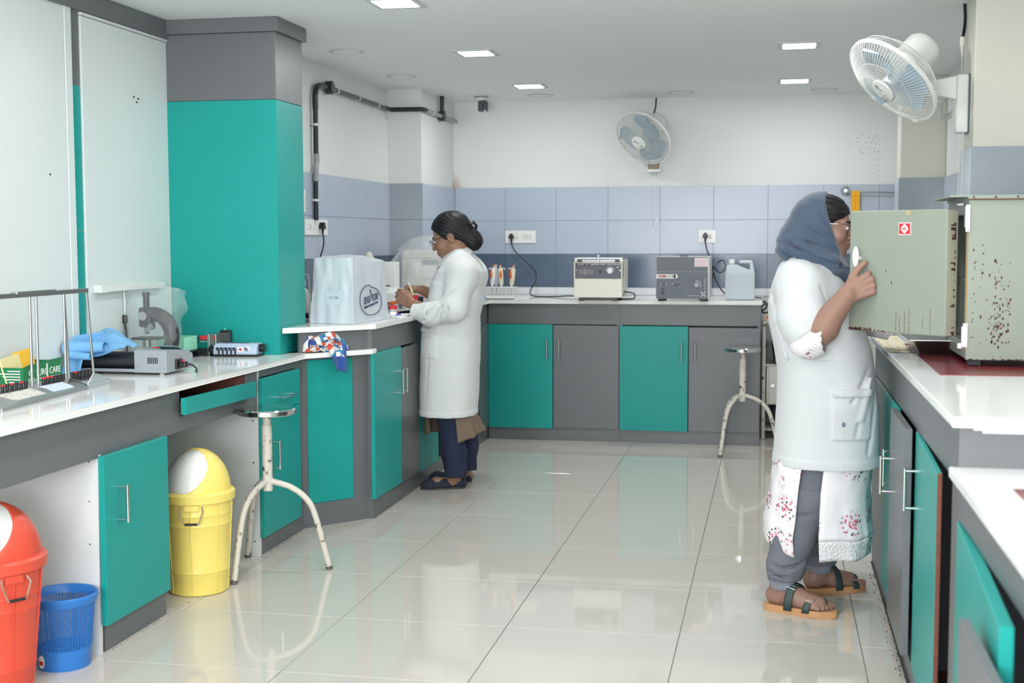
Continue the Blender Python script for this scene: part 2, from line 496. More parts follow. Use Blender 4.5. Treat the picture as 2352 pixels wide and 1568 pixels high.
# left low bench: unit A, the apron with its drawer, unit B, the angled corner
ca = thing('base_cabinet', 'low cabinet with one teal door and white side panel beside the yellow bin', 'cabinet', (LX, 3.868, 0), PI / 2)
part('side_panel', MB().hexa([(-.022, .0, 0), (-.006, .0, 0), (-.006, .58, 0), (-.022, .58, 0), (-.004, 0, .655), (.012, 0, .655), (.012, .58, .655), (-.004, .58, .655)]), BOARDM, ca)
part('board_edge', MB().box((-.004, .006, 0), (.016, .56, .60)), BOARDEDGE, ca)
part('side_panel', MB().box((.436, 0, 0), (.452, .58, .645)), GREY, ca)
part('kick_board', MB().box((.014, 0, 0), (.436, .018, .10)), GREY, ca)
part('back_panel', MB().box((.016, .56, 0), (.436, .58, .645)), BOARDM, ca)
part('bottom_panel', MB().box((.018, .02, .085), (.436, .56, .10)), WOODIN, ca)
door(ca, -.018, .438, .095, .652, TEAL, -.026, .02, (.075, .483), hinge='r')
nm = MB()
for z_ in (.07, .2, .36, .5, .63):
    nm.box((-.024 + .02 * z_ / .655, .03, z_), (-.0235 + .02 * z_ / .655, .036, z_ + .004))
part('nail_heads', nm, DARK, ca, kind='stuff')

ap = thing('bench_apron', 'long grey apron board under the left worktop with a half open teal drawer', 'apron', (LX, 1.2, 0), PI / 2)
a0, a1 = 3.262, 3.872
part('apron', MB().box((0, 0, .645), (4.0, .02, .70)).box((0, 0, .70), (a0, .02, .801)).box((a1, 0, .70), (4.0, .02, .801)), GREY, ap)
dr = part('drawer_front', MB().hexa([(3.232, -.04, .711), (3.896, -.04, .700), (3.896, -.02, .700), (3.232, -.02, .711),
                                     (3.232, -.04, .772), (3.896, -.04, .762), (3.896, -.02, .762), (3.232, -.02, .772)], bev=.001), TEAL, ap)
part('drawer_tray', MB().box((a0 + .02, -.02, .708), (a1 - .02, .42, .716)).box((a0 + .02, -.02, .716), (a0 + .03, .42, .75)).box((a1 - .03, -.02, .716), (a1 - .02, .42, .75)), WOODIN, dr)
part('runner_block', MB().box((a1 - .05, .0, .72), (a1, .40, .799)), BOARDEDGE, ap)
part('gap_shade', MB().box((a0 - .02, .44, .60), (a1 + .02, .45, .80)), DARK, ap)  # dark sheet standing in for the shade inside the drawer opening

cb = thing('base_cabinet', 'low cabinet with teal drawer over teal door, behind the near chrome topped stool', 'cabinet', (LX, 5.205, 0), PI / 2)
carcass(cb, .527, .58, .80, .08, .765, side_l=BOARDM, stiles=((.452, .509),))
door(cb, .006, .452, .604, .762, TEAL, -.02, .018, (.262, .660), 'drawer', True, L=.13)
door(cb, .006, .452, .078, .601, TEAL, -.02, .018, (.112, .42))
nm = MB()
for z_ in (.06, .22, .4, .58, .74):
    for y_ in (.02, .5): nm.box((-.001, y_, z_), (.0, y_ + .006, z_ + .006))
part('nail_heads', nm, DARK, cb, kind='stuff')

ang = math.atan2(.29, .243)
cc = thing('corner_cabinet', 'angled corner cabinet front with a fixed teal panel, below the striped towel', 'cabinet', (-2.146, 5.736, 0), ang)
W = .374
part('front_board', MB().box((0, .004, 0), (W, .022, .111)).box((0, .004, .79), (W, .022, .803)).box((0, .004, .111), (.036, .022, .79)).box((.285, .004, .111), (W, .022, .79)), GREY, cc)
part('teal_panel', MB().box((.0375, .0025, .1125), (.2835, .02, .7885), .001, seg=1), TEAL, cc)
part('core', MB().prism([(.01, .022), (W - .01, .022), (W - .01, .2), (.01, .1)], 0, .80), GREYEDGE, cc)
part('upper_fascia', MB().box((0.0, .004, .827), (W, .022, .919)), GREY, cc)

CX_ = -1.89
c3 = thing('base_cabinet', 'tall bench cabinet with teal and grey doors, left of the woman with bun', 'cabinet', (CX_, 6.022, 0), PI / 2)
carcass(c3, .818, .62, .919, .09, .80)
door(c3, -.03, .428, .10, .802, TEAL, -.022, .02, (.352, .628))
door(c3, .431, .812, .09, .79, GREY, -.014, .014, (.452, .628), hinge='r')
c4 = thing('base_cabinet', 'bench cabinet half hidden behind the woman with bun, its door gaping', 'cabinet', (CX_, 6.842, 0), PI / 2)
carcass(c4, 1.768, .40, .919, .085, .785, stiles=((.54, .60),))
door(c4, .014, .402, .086, .782, TEAL, -.012, .014)
door(c4, .606, 1.74, .086, .782, GREY, -.012, .014)

BY = 8.63
for k, (xa, xb) in enumerate(((-1.887, -.9975), (-.9965, -.082))):
    t = thing('base_cabinet', ['back wall cabinet with a teal and a grey door, below the pipettes and white centrifuge',
                               'back wall cabinet with a teal and a grey door, behind the far stool'][k], 'cabinet', (xa, BY, 0), 0, 'cabinets under the back worktop')
    carcass(t, xb - xa, .74, .919, .085, .782)
    if k == 0:
        door(t, .004, .442, .082, .780, TEAL, h=(.406, .616)); door(t, .446, .884, .086, .776, GREY, -.014, .014, h=(.488, .616), hinge='r')
    else:
        door(t, .002, .450, .084, .776, TEAL, h=(.408, .612)); door(t, .455, .912, .086, .770, GREY, -.014, .014, h=(.496, .610), hinge='r')

# right bench: origin at far end, local x runs towards the camera
RX = .42
r1 = thing('base_cabinet', 'right bench cabinet with one teal and one grey door, beside the woman in headscarf', 'cabinet', (RX, 5.655, 0), -PI / 2)
carcass(r1, 1.65, .58, .919, .07, .785)
door(r1, .02, .60, .075, .780, GREY, -.008, .01)
door(r1, .625, 1.15, .075, .782, TEAL, -.014, .014, (1.065, .57))
door(r1, 1.155, 1.645, .10, .786, GREY, -.034, .022, (1.20, .568), hinge='r')
r2 = thing('base_cabinet', 'right bench cabinet with a gaping teal door and long chrome handle, nearest the raised end', 'cabinet', (RX, 4.002, 0), -PI / 2)
carcass(r2, .885, .58, .919, .07, .785, stiles=((.79, .867),))
d3 = door(r2, .004, .70, .075, .780, TEAL, -.004, .012, (.05, .615), hinge='l', swing=-.03)
part('raw_edge', MB().box((.696, .001, .076), (.6985, .012, .779)), BOARDEDGE, d3)
part('sealant', MB().box((.885, .03, .912), (.8875, .58, .9195), .001).box((.885, .05, .906), (.8872, .16, .913), .001).box((.885, .30, .903), (.8872, .40, .913), .001), WPLAST, r2)
r3 = thing('base_cabinet', 'blurred near right cabinet with a teal and a grey leaf under the lower worktop', 'cabinet', (RX, 3.11, 0), -PI / 2)
carcass(r3, 1.6, .58, .80, .07, .71)
door(r3, .02, .86, .07, .706, TEAL, -.004, .024, hinge='l', swing=-.05)
door(r3, .60, 1.5, .07, .645, GREY, -.075, .02, hinge='r')

# ------------------------------------------------------------------ worktops
wt = MB().prism([(X0 + .002, 1.2), (-2.11, 1.2), (-2.11, 5.702), (-1.872, 5.986), (-1.872, 6.045), (-1.91, 6.045), (-2.20, 5.72), (-2.20, 5.628), (X0 + .002, 5.628)], .803, .826, bev=.0025)
tag(part('worktop', wt, WORKTOP), 'low glossy white worktop along the left wall, carrying the microscope', 'worktop')
wt = MB().prism([(-2.535, 5.975), (-2.2, 5.975), (-2.2, 5.655), (-2.147, 5.715), (-1.90, 6.007), (-1.868, 6.02), (-1.868, 8.592), (-.072, 8.592), (-.072, 9.385), (-2.295, 9.385), (-2.295, 8.485), (-2.535, 8.485)], .92, .945, bev=.0025)
tag(part('worktop', wt, WORKTOP), 'raised white worktop running round the far corner and along the back wall', 'worktop')
wt = MB().prism([(.40, 3.09), (X1 - .001, 3.09), (X1 - .001, 5.65), (.40, 5.65)], .92, .945, bev=.004)
tag(part('worktop', wt, WORKTOP), 'raised white worktop on the right carrying the pale green incubator', 'worktop')
wt = MB().prism([(.40, .9), (X1 - .001, .9), (X1 - .001, 3.115), (.42, 3.115), (.40, 3.13)], .80, .826, bev=.004)
tag(part('worktop', wt, WORKTOP), 'low white worktop at the bottom right corner, nearest the camera', 'worktop')
# ------------------------------------------------------------------ soft shapes: distance fields turned into one smooth mesh
from mathutils import noise as mnoise
f32 = np.float32
def surface(f, lo, hi, h):
    lo = np.array(lo, float); hi = np.array(hi, float)
    n = np.ceil((hi - lo) / h).astype(int) + 1
    ax = [(lo[i] + h * np.arange(n[i])).astype(f32) for i in range(3)]
    X, Y, Z = np.meshgrid(*ax, indexing='ij')
    D = f(X, Y, Z)
    D[D == 0] = 1e-7
    N = D < 0
    def cr(A, a): return A[a[0]:A.shape[0] - 1 + a[0], a[1]:A.shape[1] - 1 + a[1], a[2]:A.shape[2] - 1 + a[2]]
    offs = [(i, j, k) for i in (0, 1) for j in (0, 1) for k in (0, 1)]
    cnt = sum(cr(N, o).astype(np.int8) for o in offs)
    act = (cnt > 0) & (cnt < 8)
    idx = -np.ones(act.shape, np.int64); nn = int(act.sum()); idx[act] = np.arange(nn)
    cell = np.argwhere(act).astype(float)
    dv = {o: cr(D, o)[act].astype(float) for o in offs}
    acc = np.zeros((nn, 3)); c = np.zeros(nn)
    for a in offs:
        for d in range(3):
            if a[d]: continue
            b = list(a); b[d] = 1; b = tuple(b)
            da, db = dv[a], dv[b]; s = (da < 0) != (db < 0)
            t = np.where(s, da / np.where(s, da - db, 1), 0)
            p = np.tile(np.array(a, float), (nn, 1)); p[:, d] += t
            acc[s] += p[s]; c[s] += 1
    verts = (cell + acc / np.maximum(c, 1)[:, None]) * h + lo
    faces = []
    def add(sl0, sl1, cells):
        A, B = N[sl0], N[sl1]; s = A != B
        q = np.stack([idx[x][s] for x in cells], 1); fl = B[s]
        q[fl] = q[fl][:, ::-1]; faces.append(q)
    a_, b_ = slice(0, -1), slice(1, None); m_ = slice(1, -1)
    L, R = slice(None, -1), slice(1, None)
    add((a_, m_, m_), (b_, m_, m_), [(slice(None), L, L), (slice(None), R, L), (slice(None), R, R), (slice(None), L, R)])
    add((m_, a_, m_), (m_, b_, m_), [(L, slice(None), L), (L, slice(None), R), (R, slice(None), R), (R, slice(None), L)])
    add((m_, m_, a_), (m_, m_, b_), [(L, L, slice(None)), (R, L, slice(None)), (R, R, slice(None)), (L, R, slice(None))])
    return verts, np.concatenate(faces)
def soft(name, f, lo, hi, h, mt, parent=None, label=None, world=True, kind=None, mats=None):
    v, q = surface(f, lo, hi, h)
    if world and parent is not None:
        Mi = np.array(root_matrix(parent).inverted()); v = v @ Mi[:3, :3].T + Mi[:3, 3]
    me = bpy.data.meshes.new(name)
    me.vertices.add(len(v)); me.vertices.foreach_set('co', v.astype(f32).ravel())
    me.loops.add(q.size); me.loops.foreach_set('vertex_index', q.astype(np.int32).ravel())
    me.polygons.add(len(q)); me.polygons.foreach_set('loop_start', (np.arange(len(q)) * 4).astype(np.int32))
    me.polygons.foreach_set('loop_total', np.full(len(q), 4, np.int32))
    me.polygons.foreach_set('use_smooth', np.ones(len(q), bool))
    me.update(calc_edges=True); me.validate()
    for x in (mt if isinstance(mt, (list, tuple)) else [mt]): me.materials.append(x)
    o = link(name, me, parent)
    if label: o['label'] = label
    if kind: o['kind'] = kind
    return o
def smin(a, b, k):
    if k <= 0: return np.minimum(a, b)
    h = np.clip(.5 + .5 * (b - a) / k, 0, 1)
    return b * (1 - h) + a * h - k * h * (1 - h)
def smax(a, b, k): return -smin(-a, -b, k)
def ell(X, Y, Z, c, r, R=None):
    x, y, z = X - c[0], Y - c[1], Z - c[2]
    if R is not None:
        x, y, z = (x * R[0][i] + y * R[1][i] + z * R[2][i] for i in range(3))
    k0 = np.sqrt((x / r[0]) ** 2 + (y / r[1]) ** 2 + (z / r[2]) ** 2) + 1e-9
    k1 = np.sqrt((x / r[0] ** 2) ** 2 + (y / r[1] ** 2) ** 2 + (z / r[2] ** 2) ** 2) + 1e-9
    return k0 * (k0 - 1) / k1
def cap(X, Y, Z, a, b, ra, rb=None, n=None, s=1.0):
    rb = ra if rb is None else rb
    ba = [b[i] - a[i] for i in range(3)]; L = sum(v * v for v in ba) + 1e-12
    px, py, pz = X - a[0], Y - a[1], Z - a[2]
    h = np.clip((px * ba[0] + py * ba[1] + pz * ba[2]) / L, 0, 1)
    ex, ey, ez = px - h * ba[0], py - h * ba[1], pz - h * ba[2]
    if n is not None:
        e = (ex * n[0] + ey * n[1] + ez * n[2]) * (s - 1)
        ex, ey, ez = ex + n[0] * e, ey + n[1] * e, ez + n[2] * e
    return np.sqrt(ex * ex + ey * ey + ez * ez) - (ra + (rb - ra) * h)
def chain(X, Y, Z, pts, rad, k=.004, n=None, s=1.0):
    d = None
    for i in range(len(pts) - 1):
        e = cap(X, Y, Z, pts[i], pts[i + 1], rad[i], rad[i + 1], n, s)
        d = e if d is None else smin(d, e, k)
    return d
def rbox(X, Y, Z, c, hs, r=.0):
    qx, qy, qz = np.abs(X - c[0]) - hs[0] + r, np.abs(Y - c[1]) - hs[1] + r, np.abs(Z - c[2]) - hs[2] + r
    return np.sqrt(np.maximum(qx, 0) ** 2 + np.maximum(qy, 0) ** 2 + np.maximum(qz, 0) ** 2) + np.minimum(np.maximum(qx, np.maximum(qy, qz)), 0) - r
def loc3(M, X, Y, Z):
    """world grid -> coordinates of frame M"""
    I = np.array(M.inverted())
    return tuple(X * I[i, 0] + Y * I[i, 1] + Z * I[i, 2] + I[i, 3] for i in range(3))
def wob(X, Y, Z, s, seed=0.0):
    """cheap smooth ripple, about -1..1"""
    return (np.sin(X * s + 1.7 * seed + 1.3 * np.sin(Y * s * .7 + seed)) + np.sin(Y * s * 1.3 + 2.1 * seed + 1.1 * np.sin(Z * s * .8)) + np.sin(Z * s * 1.1 + seed + 1.2 * np.sin(X * s * .9))) / 3

# ------------------------------------------------------------------ more materials
YEL = mat('yellow_plastic', (238, 218, 118), 0.35, noise=(3, .4, (233, 212, 108)))
RED = mat('red_plastic', (206, 72, 52), 0.35, noise=(3, .4, (212, 84, 64)))
BLUE = mat('blue_plastic', (46, 116, 192), 0.35)
CHIPPED = mat('chipped_white_enamel', (206, 202, 192), 0.4, noise=(38, .045, (86, 68, 58)))
GALV = mat('rusty_wire', (176, 170, 160), 0.4, metal=.7, noise=(60, .2, (140, 110, 90)))
GLASSP = mat('clear_film', (232, 238, 238), 0.1, spec=1.0, alpha=0.13, bump=(40, 1.0))
FILM2 = mat('milky_film', (225, 231, 232), 0.2, spec=.8, alpha=0.34, bump=(14, .9))
BAGM = mat('frosted_cover', (205, 215, 223), 0.3, spec=.6, alpha=.93, bump=(9, .35))
NAVY = mat('navy_print', (32, 44, 88), .6)
WHITEP = mat('white_print', (238, 240, 238), .6)
BLACKP = mat('black_print', (30, 32, 38), .6)
REDP = mat('red_print', (196, 40, 50), .6)
GRNBOX = mat('green_carton', (28, 122, 74), .5)
KRAFT = mat('brown_card', (168, 132, 104), .8)
YCARD = mat('yellow_card', (244, 190, 40), .5)
PCARD = mat('pale_card', (236, 220, 160), .5)
BLUECLOTH = mat('blue_nonwoven', (122, 180, 226), .75, bump=(300, .05))
DEVGREY = mat('device_grey', (150, 157, 164), .35)
DEVBLUE = mat('device_bluegrey', (176, 192, 214), .3)
ROLLER = mat('black_roller', (34, 37, 42), .45)
SCOPE = mat('microscope_grey', (46, 49, 52), .4)
MINT = mat('mint_plastic', (150, 222, 194), .35, trans=.0)
AMBER = mat('brown_glass', (56, 24, 20), .08, spec=.7)
ORANGE = mat('orange_plastic', (228, 108, 40), .4)
IVORY = mat('ivory_plastic', (226, 218, 194), .4)
PANELG = mat('centrifuge_panel', (86, 92, 102), .4)
SLATE = mat('slate_enamel', (84, 94, 104), .4)
JERRY = mat('translucent_can', (214, 226, 232), .35, trans=.25, ior=1.2)
FANW = mat('fan_white', (222, 226, 222), .3)
FANWIRE = mat('fan_wire', (214, 217, 212), .35)
BLADE = mat('fan_blade', (146, 168, 182), .25, alpha=.88)
PVC = mat('black_pvc', (38, 43, 46), .3)
PVCG = mat('grey_pvc', (150, 154, 154), .4)
CLIP = mat('clear_clip', (206, 210, 208), .2, spec=.8)
INC = mat('pale_green_enamel', (138, 147, 135), .42, noise=(5, .35, (132, 141, 129)))
RUST = mat('rust', (98, 66, 54), .85, noise=(80, .3, (60, 44, 40)))
MATRED = mat('dark_red_vinyl', (128, 48, 54), .22)
PAPER = mat('news_paper', (226, 216, 186), .8, noise=(55, .035, (70, 66, 58)))
YTOWEL = mat('yellow_towel', (238, 178, 52), .9, bump=(200, .2))

# ------------------------------------------------------------------ bins
def swing_bin(name, label, c, R0, R1, H, dome, n, bm_, hand=None):
    t = thing(name, label, 'bin', (c[0], c[1], 0))
    pr = [(0, .004), (R0 - .012, .004), (R0 - .006, 0), (R0, .004), (R0 + .001, .02)]
    for z in (.09, .27, .31):
        rr = R0 + (R1 - R0) * z / H
        pr += [(rr - .0005, z - .007), (rr + .003, z), (rr + .001, z + .007)]
    pr += [(R1, H)]
    mb = MB().lathe(pr, 48)
    for k in range(8):
        a = 2 * PI * (k + .3) / 8
        mb.cyl((R0 * math.cos(a), R0 * math.sin(a), .006), (R1 * math.cos(a), R1 * math.sin(a), H - .03), .0028, n=6)
    part('body', mb, bm_, t)
    col = MB().lathe([(R1 + .002, H - .022), (R1 + .010, H - .020), (R1 + .012, H + .010), (R1 + .004, H + .018), (R1 - .004, H + .02)], 48, cap=False)
    lid = part('lid_rim', col, bm_, t)
    nn = V(n).normalized(); cz = V((c[0], c[1], H + .01))
    ce = cz + nn * (dome * .98)
    Rm = np.array(zframe((0, 0, 0), nn, (-nn.y, nn.x, 0)).to_3x3())
    rx = (R1 - .004, R1 - .004, dome)
    def sh(X, Y, Z):
        d = ell(X, Y, Z, cz, rx)
        d = np.maximum(d, H + .004 - Z)
        cut = ell(X, Y, Z, ce, (R1 * 1.06, R1 * .98, R1 * .70), Rm)
        return smax(d, -cut, .012)
    soft('lid', sh, (c[0] - R1 - .01, c[1] - R1 - .01, H - .005), (c[0] + R1 + .01, c[1] + R1 + .01, H + dome + .03), .0045, bm_, t)
    def fl(X, Y, Z):
        d = ell(X, Y, Z, cz - nn * .006, (rx[0], rx[1], dome))
        cut = ell(X, Y, Z, ce, (R1 * 1.02, R1 * .94, R1 * .84), Rm)
        return smax(np.maximum(d, H + .008 - Z), cut, .006)
    soft('swing_flap', fl, (c[0] - R1 - .01, c[1] - R1 - .01, H - .005), (c[0] + R1 + .01, c[1] + R1 + .01, H + dome + .03), .0045, WPLAST, t, 'white swing flap')
    for a in (hand or []):
        d = V((math.cos(a), math.sin(a), 0)); s_ = V((-math.sin(a), math.cos(a), 0)); rr = R1 - .002
        part('lug', MB().box((-.028, -.006, -.014), (.028, .010, .012), .004, M=frame(d * (rr) + V((0, 0, H - .034)), s_)), bm_, t)
        q = [d * rr + s_ * .038 + V((0, 0, H - .03)), d * (rr + .012) + s_ * .044 + V((0, 0, H - .045)), d * (rr + .016) + s_ * .028 + V((0, 0, H - .092)),
             d * (rr + .016) - s_ * .028 + V((0, 0, H - .092)), d * (rr + .012) - s_ * .044 + V((0, 0, H - .045)), d * rr - s_ * .038 + V((0, 0, H - .03))]
        hd = part('wire_handle', MB().tube(q, .0028, 8), GALV, t, 'rusty wire handle')
        part('grip', MB().cyl(q[2].lerp(q[3], .08), q[2].lerp(q[3], .92), .0048, n=10), BLACK, hd)
    return t
swing_bin('swing_bin', 'yellow swing lid bin with white flap under the left worktop', (-2.168, 4.655), .112, .133, .378, .165, (-.22, -.66, .66), YEL, [-1.30])
swing_bin('swing_bin', 'red swing lid bin with white flap, cut by the left edge', (-2.272, 3.455), .112, .150, .405, .165, (-.10, -.66, .70), RED, [-.55])

t = thing('waste_basket', 'blue perforated plastic waste basket beside the red bin', 'basket', (-2.205, 3.735, 0))
R0, R1, H = .081, .098, .235
part('base', MB().lathe([(0, .004), (R0 - .004, .003), (R0, .0), (R0 + .001, .004), (R0 + .004, .062), (R0 + .0015, .064), (R0 - .002, .01), (0, .01)], 40), BLUE, t)
part('rim', MB().lathe([(R1 - .002, H - .028), (R1 + .002, H - .006), (R1 + .008, H), (R1 + .012, H - .004), (R1 + .012, H - .012), (R1 + .004, H - .03), (R1 - .002, H - .028)], 40, cap=False), BLUE, t)
me_ = MB()
nA = 60
for k in range(nA):
    a = 2 * PI * k / nA
    p0 = V(((R0 + .003) * math.cos(a), (R0 + .003) * math.sin(a), .06)); p1 = V((R1 * math.cos(a), R1 * math.sin(a), H - .02))
    me_.cyl(p0, p1, .0015, n=4, cap=False)
for k in range(24):
    z = .066 + k * .0062; rr = R0 + .003 + (R1 - R0 - .003) * (z - .06) / (H - .08)
    me_.lathe([(rr - .0008, z - .0011), (rr + .0008, z - .0011), (rr + .0008, z + .0011), (rr - .0008, z + .0011), (rr - .0008, z - .0011)], 40, cap=False)
part('mesh_wall', me_, BLUE, t, kind='stuff')
a = -1.95
Ms = surf_frame(V((-2.205, 3.735, 0)) + V((math.cos(a) * (R0 + .0035), math.sin(a) * (R0 + .0035), .030)), (-math.sin(a), math.cos(a), 0), (math.cos(a), math.sin(a), 0))
stk = part('sticker', MB().lathe([(0, .0022), (.014, .0020), (.0142, .0005)], 24, Ms, sx=.95, sy=1.45), WHITEP, t, 'oval white and red sticker', world=True)
part('red_mark', MB().box((-.010, -.010, .0022), (.010, .003, .003), .001, Ms), REDP, stk, world=True)

# ------------------------------------------------------------------ stools
def stool(label, c, zs, r, angs, spread):
    t = thing('stool', label, 'stool', (c[0], c[1], 0), 0, 'chrome topped laboratory stools')
    part('seat', MB().lathe([(0, zs - .026), (r - .006, zs - .026), (r - .001, zs - .022), (r, zs - .006), (r - .006, zs - .001), (r - .014, zs - .002), (0, zs)], 56), mat('stool_steel', (222, 224, 224), .06, metal=1.0), t)
    part('post', MB().cyl((0, 0, zs - .085), (0, 0, zs - .026), .0165, n=20).cyl((0, 0, zs - .34), (0, 0, zs - .07), .0205, n=20).cyl((0, 0, zs - .03), (0, 0, zs - .0255), .03, n=24), CHIPPED, t)
    for a, sp in zip(angs, spread):
        d = V((math.cos(a), math.sin(a), 0)); h = zs - .30
        pts = bez([d * .012 + V((0, 0, h)), d * (sp * .40) + V((0, 0, h - .03)), d * (sp * .66) + V((0, 0, h - .085)), d * (sp * .80) + V((0, 0, h - .17)), d * sp + V((0, 0, .0))], 6)
        lg = part('leg', MB().tube(pts, .0125, 12), CHIPPED, t)
        part('foot', MB().cyl(d * sp + V((0, 0, .0)), d * (sp - .004) + V((0, 0, .014)), .0134, n=12), mat('worn_foot', (96, 92, 88), .6), lg)
    return t
c_ = (-2.018, 5.0)
feet = [(-2.066, 4.752), (-1.773, 5.048), (-2.185, 5.178)]
stool('chrome topped stool with chipped white legs, nearer one by the yellow bin', c_, .668, .122, [math.atan2(y - c_[1], x - c_[0]) for x, y in feet], [math.hypot(y - c_[1], x - c_[0]) for x, y in feet])
c_ = (-.187, 8.33)
stool('chrome topped stool with chipped legs, farther one against the back cabinets', c_, .668, .114, [-2.15, .0, 2.2], [.235, .235, .235])

# ------------------------------------------------------------------ things on the low left worktop
ZL, ZH = .826, .945
# blood tube stand
A = V((-2.452, 3.60, ZL)); B = V((-2.432, 4.44, ZL)); u = (B - A).normalized(); u.z = 0
t = thing('tube_stand', 'chrome tube stand with tall rods and sloping base at the left picture edge', 'stand', A)
for k, (s0, s1, f0, f1, hb) in enumerate(((0, .615, -.145, -.075, .010), (.62, .795, -.070, -.058, .018))):
    Mq = frame(A + u * s0, u); L = s1 - s0
    part('base_plate', MB().hexa([Mq @ V(q) for q in ((0, f0, 0), (L, f1, 0), (L, .040, 0), (0, .040, 0), (0, f0, hb), (L, f1, hb), (L, .0, .037), (0, .0, .037))], bev=.001)
         .hexa([Mq @ V(q) for q in ((0, .0, .0), (L, .0, .0), (L, .04, .0), (0, .04, .0), (0, 0, .037), (L, 0, .037), (L, .04, .037), (0, .04, .037))]), STEEL if k == 0 else CHROME, t, world=True)
for s0, s1, m_ in ((.14, .33, mat('worn_label', (214, 212, 204), .5, noise=(40, .1, (150, 140, 128)))), (.385, .53, mat('blue_label', (206, 222, 240), .5))):
    Mq = frame(A, u)
    def onto(s_, f_, up):
        y0_ = (-.145 + .07 * s_ / .615); h_ = .010 + .027 * f_
        return Mq @ V((s_, y0_ * (1 - f_), h_ + up))
    part('label_strip', MB().hexa([onto(s0, .18, .0005), onto(s1, .18, .0005), onto(s1, .72, .0005), onto(s0, .72, .0005), onto(s0, .18, .0042), onto(s1, .18, .0042), onto(s1, .72, .0042), onto(s0, .72, .0042)]), m_, t, world=True)
for y_, lean in ((3.62, 0), (3.79, 0), (3.988, 0), (4.025, 0), (4.195, 0), (4.215, -.02), (4.378, -.035)):
    p = A + u * (y_ - 3.6); p.z = ZL + .036
    part('rod', MB().cyl(p, p + V((0, lean, .30)), .0046, n=12), STEEL, t, world=True)
part('top_bar', MB().box((0, -.008, .0), (.745, .008, .016), .001, frame(A + V((0, 0, .334)), u)).box((0.3, -.012, .012), (.53, .012, .020), .001, frame(A + V((0, 0, .334)), u)), STEEL, t, world=True)
reds = {0, 2, 4, 6, 7, 8, 13}
ORD = ['first', 'second', 'third', 'fourth', 'fifth', 'sixth', 'seventh', 'eighth', 'ninth', 'tenth', 'eleventh', 'twelfth', 'thirteenth', 'fourteenth', 'fifteenth', 'sixteenth', 'seventeenth', 'last']
pos = [3.815 + .026 * i for i in range(6)] + [4.05 + .024 * i for i in range(6)] + [4.225 + .024 * i for i in range(6)]
for i, y_ in enumerate(pos):
    p = A + u * (y_ - 3.6) + V((.004, 0, .036)); rd = i in reds
    tb = thing('blood_tube', ('red capped tube, ' if rd else 'all black tube, ') + ORD[i] + ' from the left in the chrome stand', 'tube', p, 0, 'red capped tubes in the stand' if rd else 'black tubes in the stand')
    part('tube', MB().cyl((0, 0, 0), (0, 0, .016), .0062, n=12), BLACK, tb)
    part('cap', MB().cyl((0, 0, .0155), (0, 0, .021), .0068, n=12), REDP if rd else BLACK, tb)

# open carton of gloves
t = thing('glove_box', 'open green carton with white lettering between tube stand and wall', 'carton', (-2.60, 4.19, ZL), PI / 2)
part('front_panel', MB().box((0, 0, 0), (.255, .002, .072)).hexa([(.135, 0, .0715), (.255, 0, .0715), (.255, .002, .0715), (.135, .002, .0715), (.14, -.004, .086), (.255, -.006, .090), (.255, -.004, .090), (.14, -.002, .086)])
     .hexa([(0, 0, .0715), (.132, 0, .0715), (.132, .002, .0715), (0, .002, .0715), (.03, -.006, .081), (.13, -.005, .082), (.13, -.003, .082), (.03, -.004, .081)]), GRNBOX, t)
part('end_panel', MB().box((0, .002, 0), (.002, .122, .072)), GRNBOX, t)
part('end_panel', MB().box((.253, .002, 0), (.255, .122, .078)), GRNBOX, t)
part('back_panel', MB().box((.002, .120, 0), (.253, .122, .092)), KRAFT, t)
part('bottom_panel', MB().box((.002, .002, 0), (.253, .120, .002)), KRAFT, t)
W_ = root_matrix(t)
Mf = surf_frame(W_ @ V((.165, -.0004, .046)), W_.to_3x3() @ V((1, 0, 0)), W_.to_3x3() @ V((0, -1, 0)))
text_part('lettering', 'SURG CARE', .034, Mf, WHITEP, t, sx=.92)
part('white_stroke', MB().box((.150, -.0012, .018), (.158, -.0002, .078)), WHITEP, t)
Mf = surf_frame(W_ @ V((.165, -.0004, .024)), W_.to_3x3() @ V((1, 0, 0)), W_.to_3x3() @ V((0, -1, 0)))
text_part('lettering', 'POWDERED SURGICAL RUBBER GLOVES', .0085, Mf, WHITEP, t)
lg_ = MB()
lg_.box((.035, -.001, .058), (.060, -.0002, .062)).box((.035, -.001, .038), (.060, -.0002, .042)).box((.035, -.001, .038), (.039, -.0002, .062)).box((.056, -.001, .038), (.060, -.0002, .062)).box((.045, -.001, .044), (.050, -.0002, .056))
part('logo', lg_, WHITEP, t)
lt = MB()
for k, L in enumerate((.05, .085, .07, .06, .045)): lt.box((-.0006, .012, .058 - .010 * k), (.0, .012 + L, .0615 - .010 * k))
for k, L in enumerate((.06, .065, .055, .04)): lt.box((.03, -.0006, .012 + .0055 * k), (.03 + L, 0, .0142 + .0055 * k))
part('print_lines', lt, WHITEP, t, kind='stuff')
for nm_, xa, xb, z0, z1, m_, lb in (('card', .0, .13, .02, .108, PCARD, 'pale yellow printed leaflet in the green carton'), ('card', .10, .22, .02, .122, YCARD, 'bright yellow printed packet in the green carton')):
    c1 = thing('leaflet', lb, 'leaflet', W_ @ V((xa, .06 + xa * .1, .004)), PI / 2 + (.0 if xa else .05))
    part('sheet', MB().hexa([(0, 0, .0), (xb - xa, 0, .0), (xb - xa, .006, .0), (0, .006, .0), (0, .03, z1 - .012), (xb - xa, .03, z1), (xb - xa, .036, z1), (0, .036, z1 - .012)]), m_, c1)
    part('print', MB().box((.02, .0265, z1 - .03), (.03 if xa else .07, .029, z1 - .026)).box((.06, .0265, z1 - .04), (.07, .029, z1 - .02)), ORANGE if xa else KRAFT, c1)

